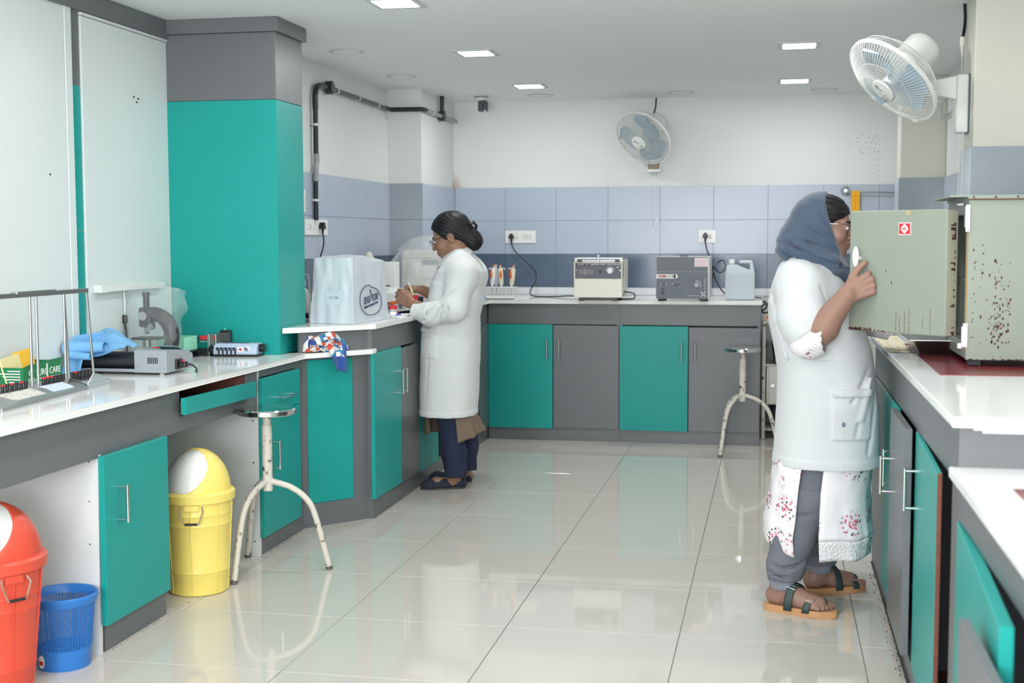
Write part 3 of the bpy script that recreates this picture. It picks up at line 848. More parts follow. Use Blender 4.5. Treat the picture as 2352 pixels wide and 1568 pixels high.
# blue non-woven cloth: a folded, rumpled sheet draped over the roller mixer
P = []
NU, NV = 46, 22
for i in range(NU):
    row = []; uu = i / (NU - 1)
    zt_ = float(np.interp(uu, [0, .12, .28, .55, .8, 1], [.925, .968, .984, .978, .955, .930])); zf_ = float(np.interp(uu, [0, .3, .6, 1], [.895, .888, .905, .924]))
    for j in range(NV):
        v = j / (NV - 1)
        z = zf_ + (zt_ - zf_) * math.sin(v * PI / 2) + .006 * math.sin(7 * uu + 5 * v) + .004 * math.sin(15 * v - 4 * uu)
        row.append((-2.716 + .228 * uu - .02 * v, 4.685 + .215 * v + .012 * math.sin(6 * uu), z))
    P.append(row)
mb = MB().grid(P)
mb.grid([[(-2.715 + .085 * a / 9, 4.672 - .012 * math.sin(a * .9) - .004 * b, .905 - .076 * b / 9) for b in range(10)] for a in range(10)])
def roll(p0, p1, r0, turns, axis_r):
    G = []
    for k in range(26):
        a = turns * 2 * PI * k / 25; rr = r0 * (1 - .45 * k / 25)
        G.append([V(p0).lerp(V(p1), s) + V((0, math.cos(a) * rr * (1 - .2 * s), math.sin(a) * rr * (1 - .3 * s))) for s in [q / 8 for q in range(9)]])
    mb.grid(G)
roll((-2.715, 4.675, .925), (-2.56, 4.70, .930), .034, 1.2, 0)
roll((-2.69, 4.66, .900), (-2.60, 4.66, .895), .022, 1.1, 0)
roll((-2.69, 4.70, .950), (-2.655, 4.88, .965), .028, 1.0, 0)
o = part('folded_cloth', mb, BLUECLOTH, sharp=180)
tag(o, 'light blue non-woven cloth rumpled over the tube roller by the wall', 'cloth')

# tube roller mixer
t = thing('tube_roller', 'grey tube roller mixer with black rollers and red rocker switch', 'mixer', (-2.705, 4.695, ZL))
part('chassis', MB().box((0, 0, .010), (.27, .012, .022), .001).box((0, .225, .010), (.27, .237, .05), .001).box((0, 0, .010), (.012, .237, .075), .002).box((.012, .012, .010), (.27, .225, .016)), DEVGREY, t)
for k in range(4):
    y_ = .034 + .054 * k
    part('roller', MB().cyl((.014, y_, .048), (.268, y_, .048), .024, n=24), ROLLER, t)
part('motor_housing', MB().prism([(.0, 0), (.237, 0), (.237, .058), (.19, .076), (.03, .089), (.0, .086)], 0, .135,
     Matrix(((0, 0, 1, .268), (1, 0, 0, 0), (0, 1, 0, .008), (0, 0, 0, 1))), bev=.002), DEVGREY, t)
vt = MB()
for k in range(6): vt.box((.325 + .0075 * k, -.0012, .044), (.329 + .0075 * k, .0006, .068))
part('vent_slots', vt, DARK, t)
part('screws', MB().cyl((.278, .001, .03), (.278, -.0008, .03), .0022, n=8).cyl((.395, .001, .025), (.395, -.0008, .025), .0022, n=8), CHROME, t, kind='stuff')
Mp = frame(V((.336, .178, .0895)), (1, 0, 0), (0, .36, 1))
part('key_panel', MB().box((-.045, -.035, -.002), (.045, .035, .001), .0005, Mp), mat('teal_grey_panel', (116, 150, 156), .4), t)
part('rocker_switch', MB().box((-.012, -.018, .0), (.012, -.002, .005), .002, frame(V((.318, .10, .0955)), (1, 0, 0), (0, .15, 1))), REDP, t)
part('inlet', MB().box((.402, .075, .016), (.411, .125, .056), .002), BLACK, t)
pl = part('plug', MB().box((.411, .085, .022), (.440, .115, .045), .004).cyl((.44, .10, .034), (.462, .104, .033), .006, .004, 12), BLACK, t)
part('indicator', MB().cyl((.424, .10, .045), (.424, .10, .053), .006, n=12), REDP, pl)
part('power_cord', MB().tube(bez([(.460, .104, .033), (.474, .11, .02), (.468, .13, .004), (.44, .18, -.0)], 8), .0035, 8), BLACK, pl)
for x, y in ((.02, .03), (.02, .2), (.37, .03), (.37, .2)):
    part('foot', MB().cyl((x, y, 0), (x, y, .011), .010, n=14), BLACKR if x < .2 else WPLAST2, t)

# wall trunking and hanging lead
t = thing('cable_trunking', 'short white plastic trunking on the left wall above the microscope', 'trunking', (-2.728, 4.93, 1.135))
part('cover', MB().box((0, 0, .0), (.034, .57, .024), .002).box((0, -.004, -.002), (.036, .06, .028), .002), WPLAST, t)
part('drop_lead', MB().tube([(.008, .235, 0), (.010, .236, -.06), (.008, .238, -.105)], .0035, 8), WPLAST, t)
pg = part('connector', MB().box((.0, .228, -.142), (.016, .250, -.106), .004), BLACK, t)
part('black_lead', MB().tube(bez([(.008, .239, -.14), (.010, .246, -.20), (.008, .246, -.29)], 6), .0045, 8), BLACK, t)

# microscope under a clear bag
mx, my = -2.60, 5.20
t = thing('microscope', 'grey compound microscope standing under a clear plastic cover', 'microscope', (mx, my, ZL))
part('base', MB().box((-.09, -.06, 0), (.075, .06, .03), .008), SCOPE, t)
arm = bez([(.055, 0, .03), (.078, 0, .09), (.072, 0, .15), (.035, 0, .195), (-.01, 0, .21)], 8)
part('arm', MB().tube([tuple(p) for p in arm], [.033 - .006 * abs(i / len(arm) - .5) for i in range(len(arm))], 14), SCOPE, t)
part('head', MB().box((-.062, -.026, .150), (-.008, .026, .235), .008), SCOPE, t)
part('eyepiece', MB().cyl((-.036, 0, .235), (-.036, 0, .290), .0135, n=20).cyl((-.036, 0, .285), (-.036, 0, .30), .016, n=20), SCOPE, t)
part('objective', MB().cyl((-.036, 0, .12), (-.036, 0, .152), .010, .016, 20), CHROME, t)
part('stage', MB().box((-.085, -.05, .098), (.03, .05, .108), .002), SCOPE, t)
part('condenser', MB().cyl((-.036, 0, .065), (-.036, 0, .098), .018, n=20), STEEL, t)
part('lamp_mirror', MB().sphere((-.060, -.02, .05), (.016, .016, .012)), WPLAST, t)
part('coarse_knob', MB().cyl((-.030, -.026, .200), (-.030, -.050, .200), .019, n=24), STEEL, t)
part('fine_knob', MB().cyl((.004, -.028, .155), (.004, -.046, .155), .014, n=20), STEEL, t)
def wrap(name, label, cat, rings, mt, amp, seed, sc=18.0, n=72, top=True):
    """loose film over a thing: rounded rectangular rings (z, cx, cy, hx, hy, power)"""
    P = []
    for z, cx, cy, hx, hy, pw in rings:
        row = []
        for k in range(n):
            a = 2 * PI * k / n; ca, sa = math.cos(a), math.sin(a)
            x = cx + hx * math.copysign(abs(ca) ** pw, ca); y = cy + hy * math.copysign(abs(sa) ** pw, sa)
            q = V((x * sc, y * sc, z * sc * .8 + seed)); f_ = mnoise.noise(q) + .5 * mnoise.noise(q * 2.3)
            g_ = mnoise.noise(q * 1.1 + V((9, 3, 1)))
            row.append((max(-2.725, x + ca * f_ * amp), y + sa * f_ * amp, z + g_ * amp * .8))
        P.append(row)
    vv = [p for r in P for p in r]; m = len(P); fs = []
    for i in range(m - 1):
        for k in range(n):
            k2 = (k + 1) % n; fs.append((i * n + k, i * n + k2, (i + 1) * n + k2, (i + 1) * n + k))
    vv.append((rings[-1][1], rings[-1][2], rings[-1][0] + amp * .4)); c = len(vv) - 1
    for k in range(n): fs.append(((m - 1) * n + k, (m - 1) * n + (k + 1) % n, c))
    o = part(name, MB().raw(vv, fs), mt, sharp=180)
    tag(o, label, cat); return o
def rngs(keys, m=26):
    out = []; N = len(keys) - 1
    for i in range(m):
        s = i / (m - 1) * N; k = min(int(s), N - 1); f_ = s - k
        out.append(tuple(a + (b - a) * f_ for a, b in zip(keys[k], keys[k + 1])))
    return out
wrap('dust_cover', 'wrinkled clear plastic bag pulled over the microscope by the teal pillar', 'cover',
     rngs([(.832, mx - .01, my, .105, .085, .7), (.93, mx - .012, my, .112, .085, .7), (1.02, mx, my, .118, .085, .75), (1.09, mx + .008, my, .128, .08, .7), (1.135, mx + .01, my, .125, .07, .7), (1.148, mx + .0, my, .09, .04, .8)]), GLASSP, .017, 3.0, 26.0)

# bottles, tray, counters
t = thing('storage_tray', 'mint green plastic tray behind the tube roller', 'tray', (-2.668, 5.35, ZL + .032), .0)
part('tray', MB().box((0, 0, .0), (.128, .14, .004), .001).box((0, 0, 0), (.128, .004, .062), .002).box((0, .136, 0), (.128, .14, .062), .002).box((0, 0, 0), (.004, .14, .062), .002).box((.124, 0, 0), (.128, .14, .062), .002), MINT, t)
t2 = thing('tray_stand', 'low dark metal stand holding the mint tray', 'stand', (-2.673, 5.345, ZL))
part('frame', MB().box((0, 0, 0), (.14, .15, .004)).box((0, 0, .026), (.14, .15, .031)).box((0, 0, 0), (.004, .004, .03)).box((.136, 0, 0), (.14, .004, .03)).box((0, .146, 0), (.004, .15, .03)).box((.136, .146, 0), (.14, .15, .03)), SCOPE, t2)
for k, (x, y, h) in enumerate(((-2.648, 5.40, .084), (-2.612, 5.40, .080))):
    b = thing('reagent_bottle', ['small brown glass bottle with white label in the mint tray, left one', 'small round brown glass bottle in the mint tray, right one'][k], 'bottle', (x, y, ZL + .037))
    part('glass', MB().lathe([(0, 0), (.014, 0), (.0155, .003), (.0155, h * .62), (.0085, h * .8), (.0085, h * .9), (.011, h * .93), (.011, h), (0, h)], 24), AMBER, b)
    if k == 0: part('label', MB().lathe([(.0158, .012), (.0158, h * .5)], 24, cap=False), WHITEP, b)
    part('stopper', MB().lathe([(.0, h + .0), (.009, h), (.009, h + .005), (0, h + .006)], 16), BLACKR, b)
t = thing('cell_counter', 'worn metal counter frame with a red block beside the mint tray', 'counter', (-2.585, 5.50, ZL), .05)
part('base', MB().box((0, 0, 0), (.095, .095, .012), .001).box((.0, .02, .012), (.095, .09, .03), .001), SCOPE, t)
part('upright', MB().box((.086, .0, .0), (.096, .006, .10), .001).box((.096, .0, .05), (.128, .09, .10), .002), STEEL, t)
part('rail', MB().box((0, .004, .062), (.088, .03, .070), .001).box((0, .01, .075), (.088, .05, .088), .001), STEEL, t)
part('red_block', MB().box((.052, .0, .074), (.086, .035, .092), .002), REDP, t)
for x in (.107, .117): part('red_digit', MB().box((x, -.001, .076), (x + .005, .0005, .090), .001), REDP, t)
part('side_knob', MB().cyl((.11, -.012, .03), (.11, .0, .03), .016, n=20), BLACK, t)
t = thing('timer', 'small black upright digital timer against the teal pillar', 'timer', (-2.475, 5.59, ZL), .0)
part('body', MB().box((0, 0, 0), (.05, .022, .112), .003), BLACK, t)
part('screen', MB().box((.006, -.0015, .06), (.044, .0, .102), .001), mat('grey_lcd', (62, 68, 68), .2), t)
part('keys', MB().box((.006, -.0015, .012), (.023, .0, .052), .001).box((.026, -.0015, .012), (.044, .0, .052), .001), SLATE, t, kind='stuff')
part('antenna', MB().cyl((.022, .01, .11), (.022, .01, .122), .0015, n=8), STEEL, t)
t = thing('cell_counter', 'pale blue grey blood cell counter with five black keys', 'counter', (-2.466, 5.49, ZL), .10)
part('base_plate', MB().box((-.004, -.004, 0), (.206, .106, .010), .003), BLACK, t)
prf = [(0, .008), (.10, .008), (.10, .058), (.022, .058), (.004, .042)]
part('case', MB().prism([(a, b) for a, b in prf], 0, .20, Matrix(((0, 0, 1, 0), (1, 0, 0, 0), (0, 1, 0, 0), (0, 0, 0, 1))), bev=.004), DEVBLUE, t)
part('end_knob', MB().cyl((.2, .05, .036), (.226, .05, .036), .018, n=24), BLACK, t)
part('display_slot', MB().box((.03, .03, .0578), (.15, .07, .0592)), SLATE, t)
for k in range(5):
    x = .014 + .019 * k
    part('key', MB().box((x, -.004, .036), (x + .015, .003, .041), .001).box((x + .003, -.004, .028), (x + .007, .003, .04)).box((x + .010, -.0035, .008), (x + .0165, .003, .034), .001), BLACK, t)
part('badge', MB().box((.115, -.0005, .022), (.138, .003, .044), .0005).box((.142, -.0005, .022), (.168, .003, .044), .0005), WHITEP, t)
part('red_cross', MB().box((.124, -.0012, .025), (.129, .0, .041)).box((.1185, -.0012, .0305), (.1345, .0, .0355)), REDP, t)
part('print', MB().box((.145, -.0012, .025), (.165, .0, .029)).hexa([(.145, -.0012, .032), (.165, -.0012, .032), (.165, 0, .032), (.145, 0, .032), (.145, -.0012, .042), (.152, -.0012, .042), (.152, 0, .042), (.145, 0, .042)]), NAVY, t)

# striped towel bunched on the worktop corner
def stripes():
    mt = bpy.data.materials.new('striped_terry'); mt.use_nodes = True; nt = mt.node_tree; b = nt.nodes['Principled BSDF']
    b.inputs['Roughness'].default_value = .95; b.inputs['Sheen Weight'].default_value = .2
    at = nt.nodes.new('ShaderNodeAttribute'); at.attribute_name = 'band'
    r = nt.nodes.new('ShaderNodeValToRGB'); r.color_ramp.interpolation = 'CONSTANT'
    cols = [(0, (44, 74, 150)), (.10, (236, 238, 236)), (.20, (214, 84, 64)), (.30, (236, 238, 236)), (.40, (40, 128, 176)), (.50, (236, 238, 236)), (.60, (214, 84, 64)), (.70, (236, 238, 236)), (.80, (40, 128, 176)), (.90, (52, 84, 160))]
    while len(r.color_ramp.elements) < len(cols): r.color_ramp.elements.new(.5)
    for e, (p, c) in zip(r.color_ramp.elements, cols): e.position = p; e.color = lin(c)
    n = nt.nodes.new('ShaderNodeTexNoise'); n.inputs['Scale'].default_value = 260
    bp = nt.nodes.new('ShaderNodeBump'); bp.inputs['Strength'].default_value = .5; bp.inputs['Distance'].default_value = .004
    nt.links.new(at.outputs['Fac'], r.inputs[0]); nt.links.new(r.outputs[0], b.inputs['Base Color'])
    nt.links.new(n.outputs[0], bp.inputs['Height']); nt.links.new(bp.outputs[0], b.inputs['Normal'])
    return mt
tg = thing('towel', 'terry towel with red white and blue stripes bunched on the worktop corner', 'towel', (-2.13, 5.79, ZL))
ex = V((.6428 * 1.0, .766, 0)); ex = V((math.cos(ang), math.sin(ang), 0)); en = V((math.sin(ang), -math.cos(ang), 0))
def towel_sheet(fn, nu, nv, band):
    vv = []; bd_ = []
    for i in range(nu):
        for j in range(nv):
            a, b = i / (nu - 1), j / (nv - 1); vv.append(fn(a, b)); bd_.append(band(a, b))
    fs = [(i * nv + j, (i + 1) * nv + j, (i + 1) * nv + j + 1, i * nv + j + 1) for i in range(nu - 1) for j in range(nv - 1)]
    return vv, fs, bd_
allv, allf, allb = [], [], []
def add_sheet(fn, nu, nv, band):
    v, f_, b = towel_sheet(fn, nu, nv, band); o = len(allv)
    allv.extend(v); allf.extend([tuple(i + o for i in q) for q in f_]); allb.extend(b)
def dome(a, b):                       # the upper lump, leaning on the upper fascia
    s = (a - .5) * .235
    th = b * PI * .98
    hh = .098 * math.sqrt(max(0, 1 - (2 * a - 1) ** 2)) ** .8 * (1 + .12 * math.sin(9 * a + 5 * b))
    r_ = .058 * (1 - .45 * abs(2 * a - 1) ** 2)
    return ex * (s + .085) + en * (.002 + r_ * (1 - math.cos(th)) * .55 + .006 * math.sin(14 * a)) + V((0, 0, .002 + hh * math.sin(th * .5 + PI / 2) ** 1.0 if th > 0 else .002 + hh))
add_sheet(dome, 40, 20, lambda a, b: (a * .85 + .10 * math.floor(b * 2.6) ) % 1)
def fold(a, b):                       # rolled folds in front
    w_ = a * 2 * PI * .9
    r_ = .024 * (1 - .3 * b)
    return ex * (-.02 + .17 * b) + en * (.055 + .5 * r_ * math.cos(w_) + .012 * math.sin(6 * b)) + V((0, 0, .026 + r_ * math.sin(w_) * .95 + .012 * math.sin(5 * b + 1)))
add_sheet(fold, 26, 22, lambda a, b: (b * .65 + a * .12) % 1)
def fold2(a, b):
    w_ = a * 2 * PI * .8 + .6
    r_ = .018
    return ex * (.02 + .12 * b) + en * (.070 + r_ * math.cos(w_) * .7 - .01 * b) + V((0, 0, .030 + .022 * math.sin(PI * b) + r_ * math.sin(w_)))
add_sheet(fold2, 22, 20, lambda a, b: (b * .7 + .35) % 1)
def tail(a, b):                       # corner hanging over the edge
    w_ = .055 * (1 - .55 * b)
    drop = .135 * b
    return ex * (.105 + (a - .5) * 2 * w_ + .030 * b) + en * (.052 + .020 * math.sin(min(1, b * 2.2) * PI / 2) + .010 * math.sin(7 * a + 2 * b)) + V((0, 0, .038 - drop * b ** .35 + .012 * math.sin(4 * a)))
add_sheet(tail, 20, 26, lambda a, b: .92 if b > .55 or a > .85 else (.5 + b * .6 + a * .12) % .9)
me = bpy.data.meshes.new('terry_cloth'); me.from_pydata([tuple(v) for v in allv], [], allf)
at = me.attributes.new('band', 'FLOAT', 'POINT'); at.data.foreach_set('value', allb)
me.polygons.foreach_set('use_smooth', [True] * len(me.polygons)); me.materials.append(stripes()); me.update()
tw = link('terry_cloth', me, tg)
md = tw.modifiers.new('thick', 'SOLIDIFY'); md.thickness = .004
# ------------------------------------------------------------------ raised worktop, left part
# covered analyser with printed cover
t = thing('covered_analyser', 'boxy analyser under a frosted cover with round blue printed logo', 'analyser', (-2.06, 6.15, ZH))
A_, B_, C_, D_ = V((-2.195, 6.035, 0)), V((-1.965, 5.972, 0)), V((-1.93, 6.42, 0)), V((-2.17, 6.46, 0))
cen = (A_ + B_ + C_ + D_) / 4
part('machine', MB().hexa([cen + (q - cen) * .86 + V((0, 0, ZH)) for q in (A_, B_, C_, D_)] + [cen + (q - cen) * .80 + V((0, 0, ZH + .29)) for q in (A_, B_, C_, D_)], bev=.012), WPLAST, t, world=True)
TOPZ = .312
def cov(s, v):
    """s: 0..4 round the four sides, v: 0 bottom .. 1 top"""
    cs = [A_, B_, C_, D_, A_]; k = int(s) % 4; f_ = s - int(s)
    p = cs[k].lerp(cs[k + 1], f_)
    tap = 1 + .045 * (1 - v) ** 2 - .075 * v
    bow = 1 + .03 * math.sin(PI * f_) * (.3 + v)
    q = cen + (p - cen) * tap * bow
    e = min(f_, 1 - f_)
    fold = .010 * mnoise.noise(V((s * 2.6, v * 1.7, 4))) + .006 * mnoise.noise(V((s * 7.5, v * 3, 9)))
    d = (p - cen).normalized()
    q = q + d * fold * (1.0 if e > .03 else .35)
    q.z = ZH + .001 + (TOPZ + .012 * mnoise.noise(V((s * 1.4, 2, 7))) - .018 * (s > 1.5)) * v
    return q
P = [[cov(4 * i / 96 % 4, j / 22) for j in range(23)] for i in range(96)]
mb = MB().grid(P, closed_u=True)
n0 = 96
top = []
for r in range(8):
    k = 1 - r / 7
    row = []
    for i in range(96):
        q = cov(4 * i / 96 % 4, 1.0); c2 = V((cen.x, cen.y, ZH + TOPZ + .008))
        p = c2.lerp(q, k); p.z += .010 * math.sin(PI * k) + .010 * mnoise.noise(V((p.x * 22, p.y * 16, 5))) * (1 - abs(2 * k - 1))
        row.append(p)
    top.append(row)
mb.grid([[top[r][i] for r in range(8)] for i in range(96)], closed_u=True)
cv = part('cover', mb, BAGM, t, world=True, sharp=60)
part('front_seam', MB().tube([cov(1.0, j / 10) + V((.001, -.004, 0)) for j in range(11)], .0030, 6), BAGM, t, world=True)
def deco(s, v, off=.004):
    k = int(s); cs = [A_, B_, C_, D_, A_]; d = cs[k + 1] - cs[k]; n = V((d.y, -d.x, 0)).normalized()
    return cov(s, v) + n * off, d.normalized(), n
ring = []
for k in range(56):
    a = 2 * PI * k / 56
    ring.append(deco(1.47 + .30 * math.cos(a), .34 + .235 * math.sin(a), .004)[0])
lg = part('logo_ring', MB().tube(ring, .0019, 6, closed=True), NAVY, t, world=True)
p, d, n = deco(1.47, .36, .009)
Mt = surf_frame(p, d + V((0, 0, .10)), n)
text_part('lettering', 'SENSA   CORE', .048, Mt, NAVY, t, sx=.62, shear=.12, offset=.0002)
p, d, n = deco(1.47, .265, .009)
text_part('lettering', 'Healthcare and Diagnostic Product', .018, surf_frame(p, d + V((0, 0, .12)), n), NAVY, t, sx=.72, shear=.2)
p, d, n = deco(1.47, .43, .009)
Mt = surf_frame(p, d, n)
part('bird_mark', MB().hexa([Mt @ V(q) for q in ((-.012, .016, 0), (.012, -.022, 0), (.022, -.016, 0), (.002, .010, 0), (-.012, .016, .0006), (.012, -.022, .0006), (.022, -.016, .0006), (.002, .010, .0006))])
     .hexa([Mt @ V(q) for q in ((-.020, .020, 0), (-.004, .004, 0), (.004, .012, 0), (-.010, .026, 0), (-.020, .020, .0006), (-.004, .004, .0006), (.004, .012, .0006), (-.010, .026, .0006))]), NAVY, t, world=True)
p, d, n = deco(.56, .40, .006)
Mt = surf_frame(p, d, n)
part('paper_label', MB().box((-.052, -.034, 0), (.052, .034, .0008), M=Mt), mat('faded_paper', (196, 210, 218), .7), t, world=True)
text_part('lettering', 'ST-100', .018, surf_frame(p + n * .0012, d, n), mat('faded_print', (120, 134, 144), .7), t)

# bottle with dip tube behind the pillar
t = thing('white_bottle', 'white plastic bottle with thin dip tube half hidden by the pillar', 'bottle', (-2.352, 6.32, ZH + .03))
part('body', MB().lathe([(0, 0), (.036, 0), (.040, .005), (.040, .095), (.034, .118), (.018, .130), (.018, .142), (0, .142)], 32), WPLAST2, t)
part('cap', MB().lathe([(.0, .138), (.0215, .138), (.0215, .168), (.018, .172), (0, .172)], 24), WPLAST, t)
part('dip_tube', MB().tube(bez([(0, 0, .17), (.014, -.004, .196), (.040, -.01, .19), (.050, -.012, .10), (.046, -.012, -.01), (.03, .0, -.028)], 8), .0028, 8), WPLAST2, t)
t = thing('cable_coil', 'coil of black cable lying under the white bottle', 'cable', (-2.352, 6.32, ZH))
q = []
for k in range(90):
    a = 2 * PI * k / 22; q.append((.034 * math.cos(a) * (1 + .06 * math.sin(k)), .034 * math.sin(a), .004 + .0062 * k / 22))
part('cable', MB().tube(q, .0032, 6), BLACK, t)

# tall white device and a ball topped jug behind the covered analyser
t = thing('white_jug', 'white jug with domed ball lid behind the covered analyser', 'jug', (-2.455, 7.78, ZH))
part('body', MB().lathe([(0, 0), (.055, 0), (.058, .01), (.058, .20), (.05, .245), (.03, .27), (.03, .285), (0, .285)], 28), WPLAST, t)
part('lid', MB().lathe([(.0, .283), (.034, .283), (.036, .290), (.034, .297), (.026, .298), (.026, .303), (.018, .322), (0, .33)], 28), WPLAST2, t)
t = thing('label_printer', 'slim upright white device between the printed cover and the film covered machine', 'device', (-2.305, 7.50, ZH))
part('case', MB().box((0, 0, .10), (.10, .10, .27), .006).box((.01, .01, 0), (.09, .09, .10), .003), WPLAST, t)
part('slot', MB().box((.03, -.001, .125), (.07, .002, .131)).box((.065, -.001, .105), (.07, .002, .118)), DARK, t)
t = thing('electrolyte_analyser', 'white wedge topped desktop unit with green flash on its lid', 'analyser', (-2.325, 7.20, ZH))
part('case', MB().hexa([(0, 0, .045), (.215, -.0, .045), (.215, .22, .045), (0, .22, .045), (0, 0, .115), (.212, 0, .098), (.212, .22, .118), (0, .22, .13)], bev=.004), WPLAST, t)
part('foot_frame', MB().box((.01, .02, 0), (.20, .20, .045), .002), DEVGREY, t)
part('black_tray', MB().box((.02, -.05, .0), (.18, .02, .006)), BLACK, t)
part('green_flash', MB().hexa([(.02, .03, .1165), (.11, .03, .1085), (.15, .10, .1115), (.02, .10, .1225), (.02, .03, .1175), (.11, .03, .1095), (.15, .10, .1125), (.02, .10, .1235)]), mat('green_print', (40, 160, 110), .5), t)

t = thing('film_covered_machine', 'large pale machine under wrinkled clear film behind the woman with bun', 'analyser', (-2.13, 8.12, ZH))
part('case', MB().box((-.17, -.17, 0), (.19, .17, .335), .02), WPLAST2, t)
dp = -.171
part('front_seam', MB().box((-.17, dp - .001, .285), (.19, dp + .002, .288)), DEVGREY, t)
part('dark_badge', MB().box((-.03, dp - .002, .245), (.075, dp + .002, .275), .001), mat('badge_grey', (140, 150, 150), .4), t)
part('door_panel', MB().box((-.03, dp - .003, .165), (.07, dp + .002, .235), .002), WPLAST, t)
part('lower_panel', MB().box((-.015, dp - .003, .06), (.085, dp + .002, .145), .002), WPLAST, t)
part('tag', MB().box((.02, dp - .005, .045), (.07, dp - .002, .072), .001), SLATE, t)
fl = wrap('film_cover', 'wrinkled transparent film sheet draped over the large pale machine', 'cover',
     rngs([(ZH + .004, -2.13, 8.09, .262, .215, .55), (ZH + .12, -2.13, 8.09, .256, .212, .55), (ZH + .24, -2.12, 8.10, .245, .205, .6), (ZH + .345, -2.11, 8.10, .228, .195, .62), (ZH + .408, -2.10, 8.11, .17, .15, .8), (ZH + .425, -2.09, 8.11, .09, .08, 1.)], 34), FILM2, .016, 5.0, 13.0, 110)
t = thing('film_knot', 'gathered knot of clear film tied beside the film covered machine', 'knot', (-2.40, 7.85, ZH + .18))
P = []
for i in range(20):
    v = i / 19; row = []
    for k in range(24):
        a = 2 * PI * k / 24; r_ = .012 + .05 * abs(v - .35) ** 1.1 * (1 + .35 * math.sin(7 * a + 5 * v))
        row.append((.13 * v - .02 + r_ * .4 * math.cos(a), -.02 + r_ * .6 * math.sin(a), .10 * v + r_ * math.cos(a)))
    P.append(row)
part('film', MB().grid([[P[i][k] for i in range(20)] for k in range(24)], closed_u=True), FILM2, t)
part('tie', MB().lathe([(.012, -.006), (.017, 0), (.012, .006)], 14, zframe((.025, -.02, .035), (.8, 0, .6)), cap=False), DARK, t)

# small things by the hands
def jar(label, x, y, r, h, bm_, capm, ch):
    t = thing('specimen_jar', label, 'jar', (x, y, ZH))
    part('cup', MB().lathe([(0, 0), (r * .86, 0), (r * .88, .003), (r, h), (r * .95, h), (r * .84, .004), (0, .004)], 28), bm_, t)
    part('lid', MB().lathe([(0, h - .004), (r * 1.14, h - .004), (r * 1.16, h), (r * 1.16, h + ch), (r * 1.05, h + ch + .002), (0, h + ch + .002)], 28), capm, t)
    return t
CLEAR = mat('clear_plastic', (226, 232, 232), .12, spec=.7, alpha=.35)
AMB2 = mat('amber_fluid', (206, 92, 44), .15, spec=.6, alpha=.92)
j = jar('small clear specimen jar with red lid at the worktop edge', -1.915, 6.47, .0185, .052, CLEAR, REDP, .012)
part('level_band', MB().lathe([(.0178, .018), (.0183, .034)], 24, cap=False), WHITEP, j)
jar('orange tinted specimen jar with orange lid behind the clear jar', -2.055, 6.985, .024, .050, AMB2, ORANGE, .010)
j = jar('white specimen jar with broad red lid beyond the orange jar', -2.10, 7.52, .032, .048, WPLAST, REDP, .024)
t = thing('meter', 'small white handheld meter with grey display propped on a black block', 'meter', (-1.975, 6.86, ZH))
part('black_block', MB().hexa([(-.03, -.03, 0), (.10, -.03, 0), (.10, .05, 0), (-.03, .05, 0), (-.015, -.02, .014), (.09, -.02, .030), (.09, .04, .030), (-.015, .04, .014)], bev=.003), BLACK, t)
Mq = frame((-.004, -.034, .040), (.86, 0, .30), (-.35, -.0, 1))
mt_ = part('meter_case', MB().box((-.032, -.016, -.020), (.030, .016, .022), .006, Mq), WPLAST, t)
part('display', MB().box((-.004, -.0175, -.012), (.018, -.0155, .014), .001, Mq), mat('grey_lcd2', (120, 132, 128), .3), t)
t = thing('pen', 'white ballpoint pen with blue cap lying on a paper slip', 'pen', (-1.945, 6.62, ZH + .006))
part('barrel', MB().cyl((.018, .02, .004), (.085, .10, .004), .0035, n=10), WPLAST, t)
part('cap', MB().cyl((-.008, -.012, .004), (.020, .022, .004), .0046, n=10), mat('blue_cap', (40, 60, 190), .4), t)
o = part('paper_slip', MB().box((-2.03, 6.56, ZH), (-1.90, 6.84, ZH + .004), .001).box((-2.02, 6.58, ZH + .004), (-1.905, 6.80, ZH + .0062)), mat('white_paper', (232, 234, 236), .7))
tag(o, 'thin stack of white paper slips under the pen', 'paper')
t = thing('black_bottle', 'little black capped dark vial behind the woman\'s lower hand', 'vial', (-2.0, 7.32, ZH))
part('vial', MB().cyl((0, 0, 0), (0, 0, .05), .014, n=16), AMBER, t); part('cap', MB().cyl((0, 0, .048), (0, 0, .074), .016, n=16), BLACK, t)
t = thing('sample_cup', 'white plastic cup with blue base hidden beside the pipette stand', 'cup', (-1.925, 8.60, ZH))
part('cup', MB().lathe([(0, .0), (.022, .0), (.026, .09), (.024, .09), (.021, .004), (0, .004)], 24), WPLAST, t)
part('blue_band', MB().lathe([(.0228, .004), (.0238, .026)], 24, cap=False), mat('blue_band', (60, 140, 200), .4), t)

# ------------------------------------------------------------------ back worktop
t = thing('pipette_stand', 'white slotted pipette stand on the back worktop', 'stand', (-1.905, 8.62, ZH))
part('base', MB().box((0, 0, 0), (.196, .13, .007), .001).box((0, 0, .0), (.196, .004, .022), .001), WPLAST, t)
part('slots', MB().box((.01, -.001, .010), (.012, .001, .010)), WPLAST, t) if False else None
part('top_rack', MB().box((-.002, .0, .076), (.198, .13, .082), .001), WPLAST, t)
for k in range(8):
    x = .008 + .0255 * k
    for y_ in (.008, .122): part('rod', MB().cyl((x, y_, .006), (x, y_, .077), .0034, n=8), WPLAST, t)
PIP = [(.030, .05, WPLAST, True, .014, 'with orange thumb panel and white body, leftmost in the stand'), (.066, .06, CLEAR, False, -.004, 'with clear slim body, second from left in the stand'),
       (.108, .045, IVORY, True, -.010, 'with ivory body and broad orange panel, third in the stand'), (.160, .05, IVORY, True, .018, 'with ivory body leaning right, rightmost in the stand')]
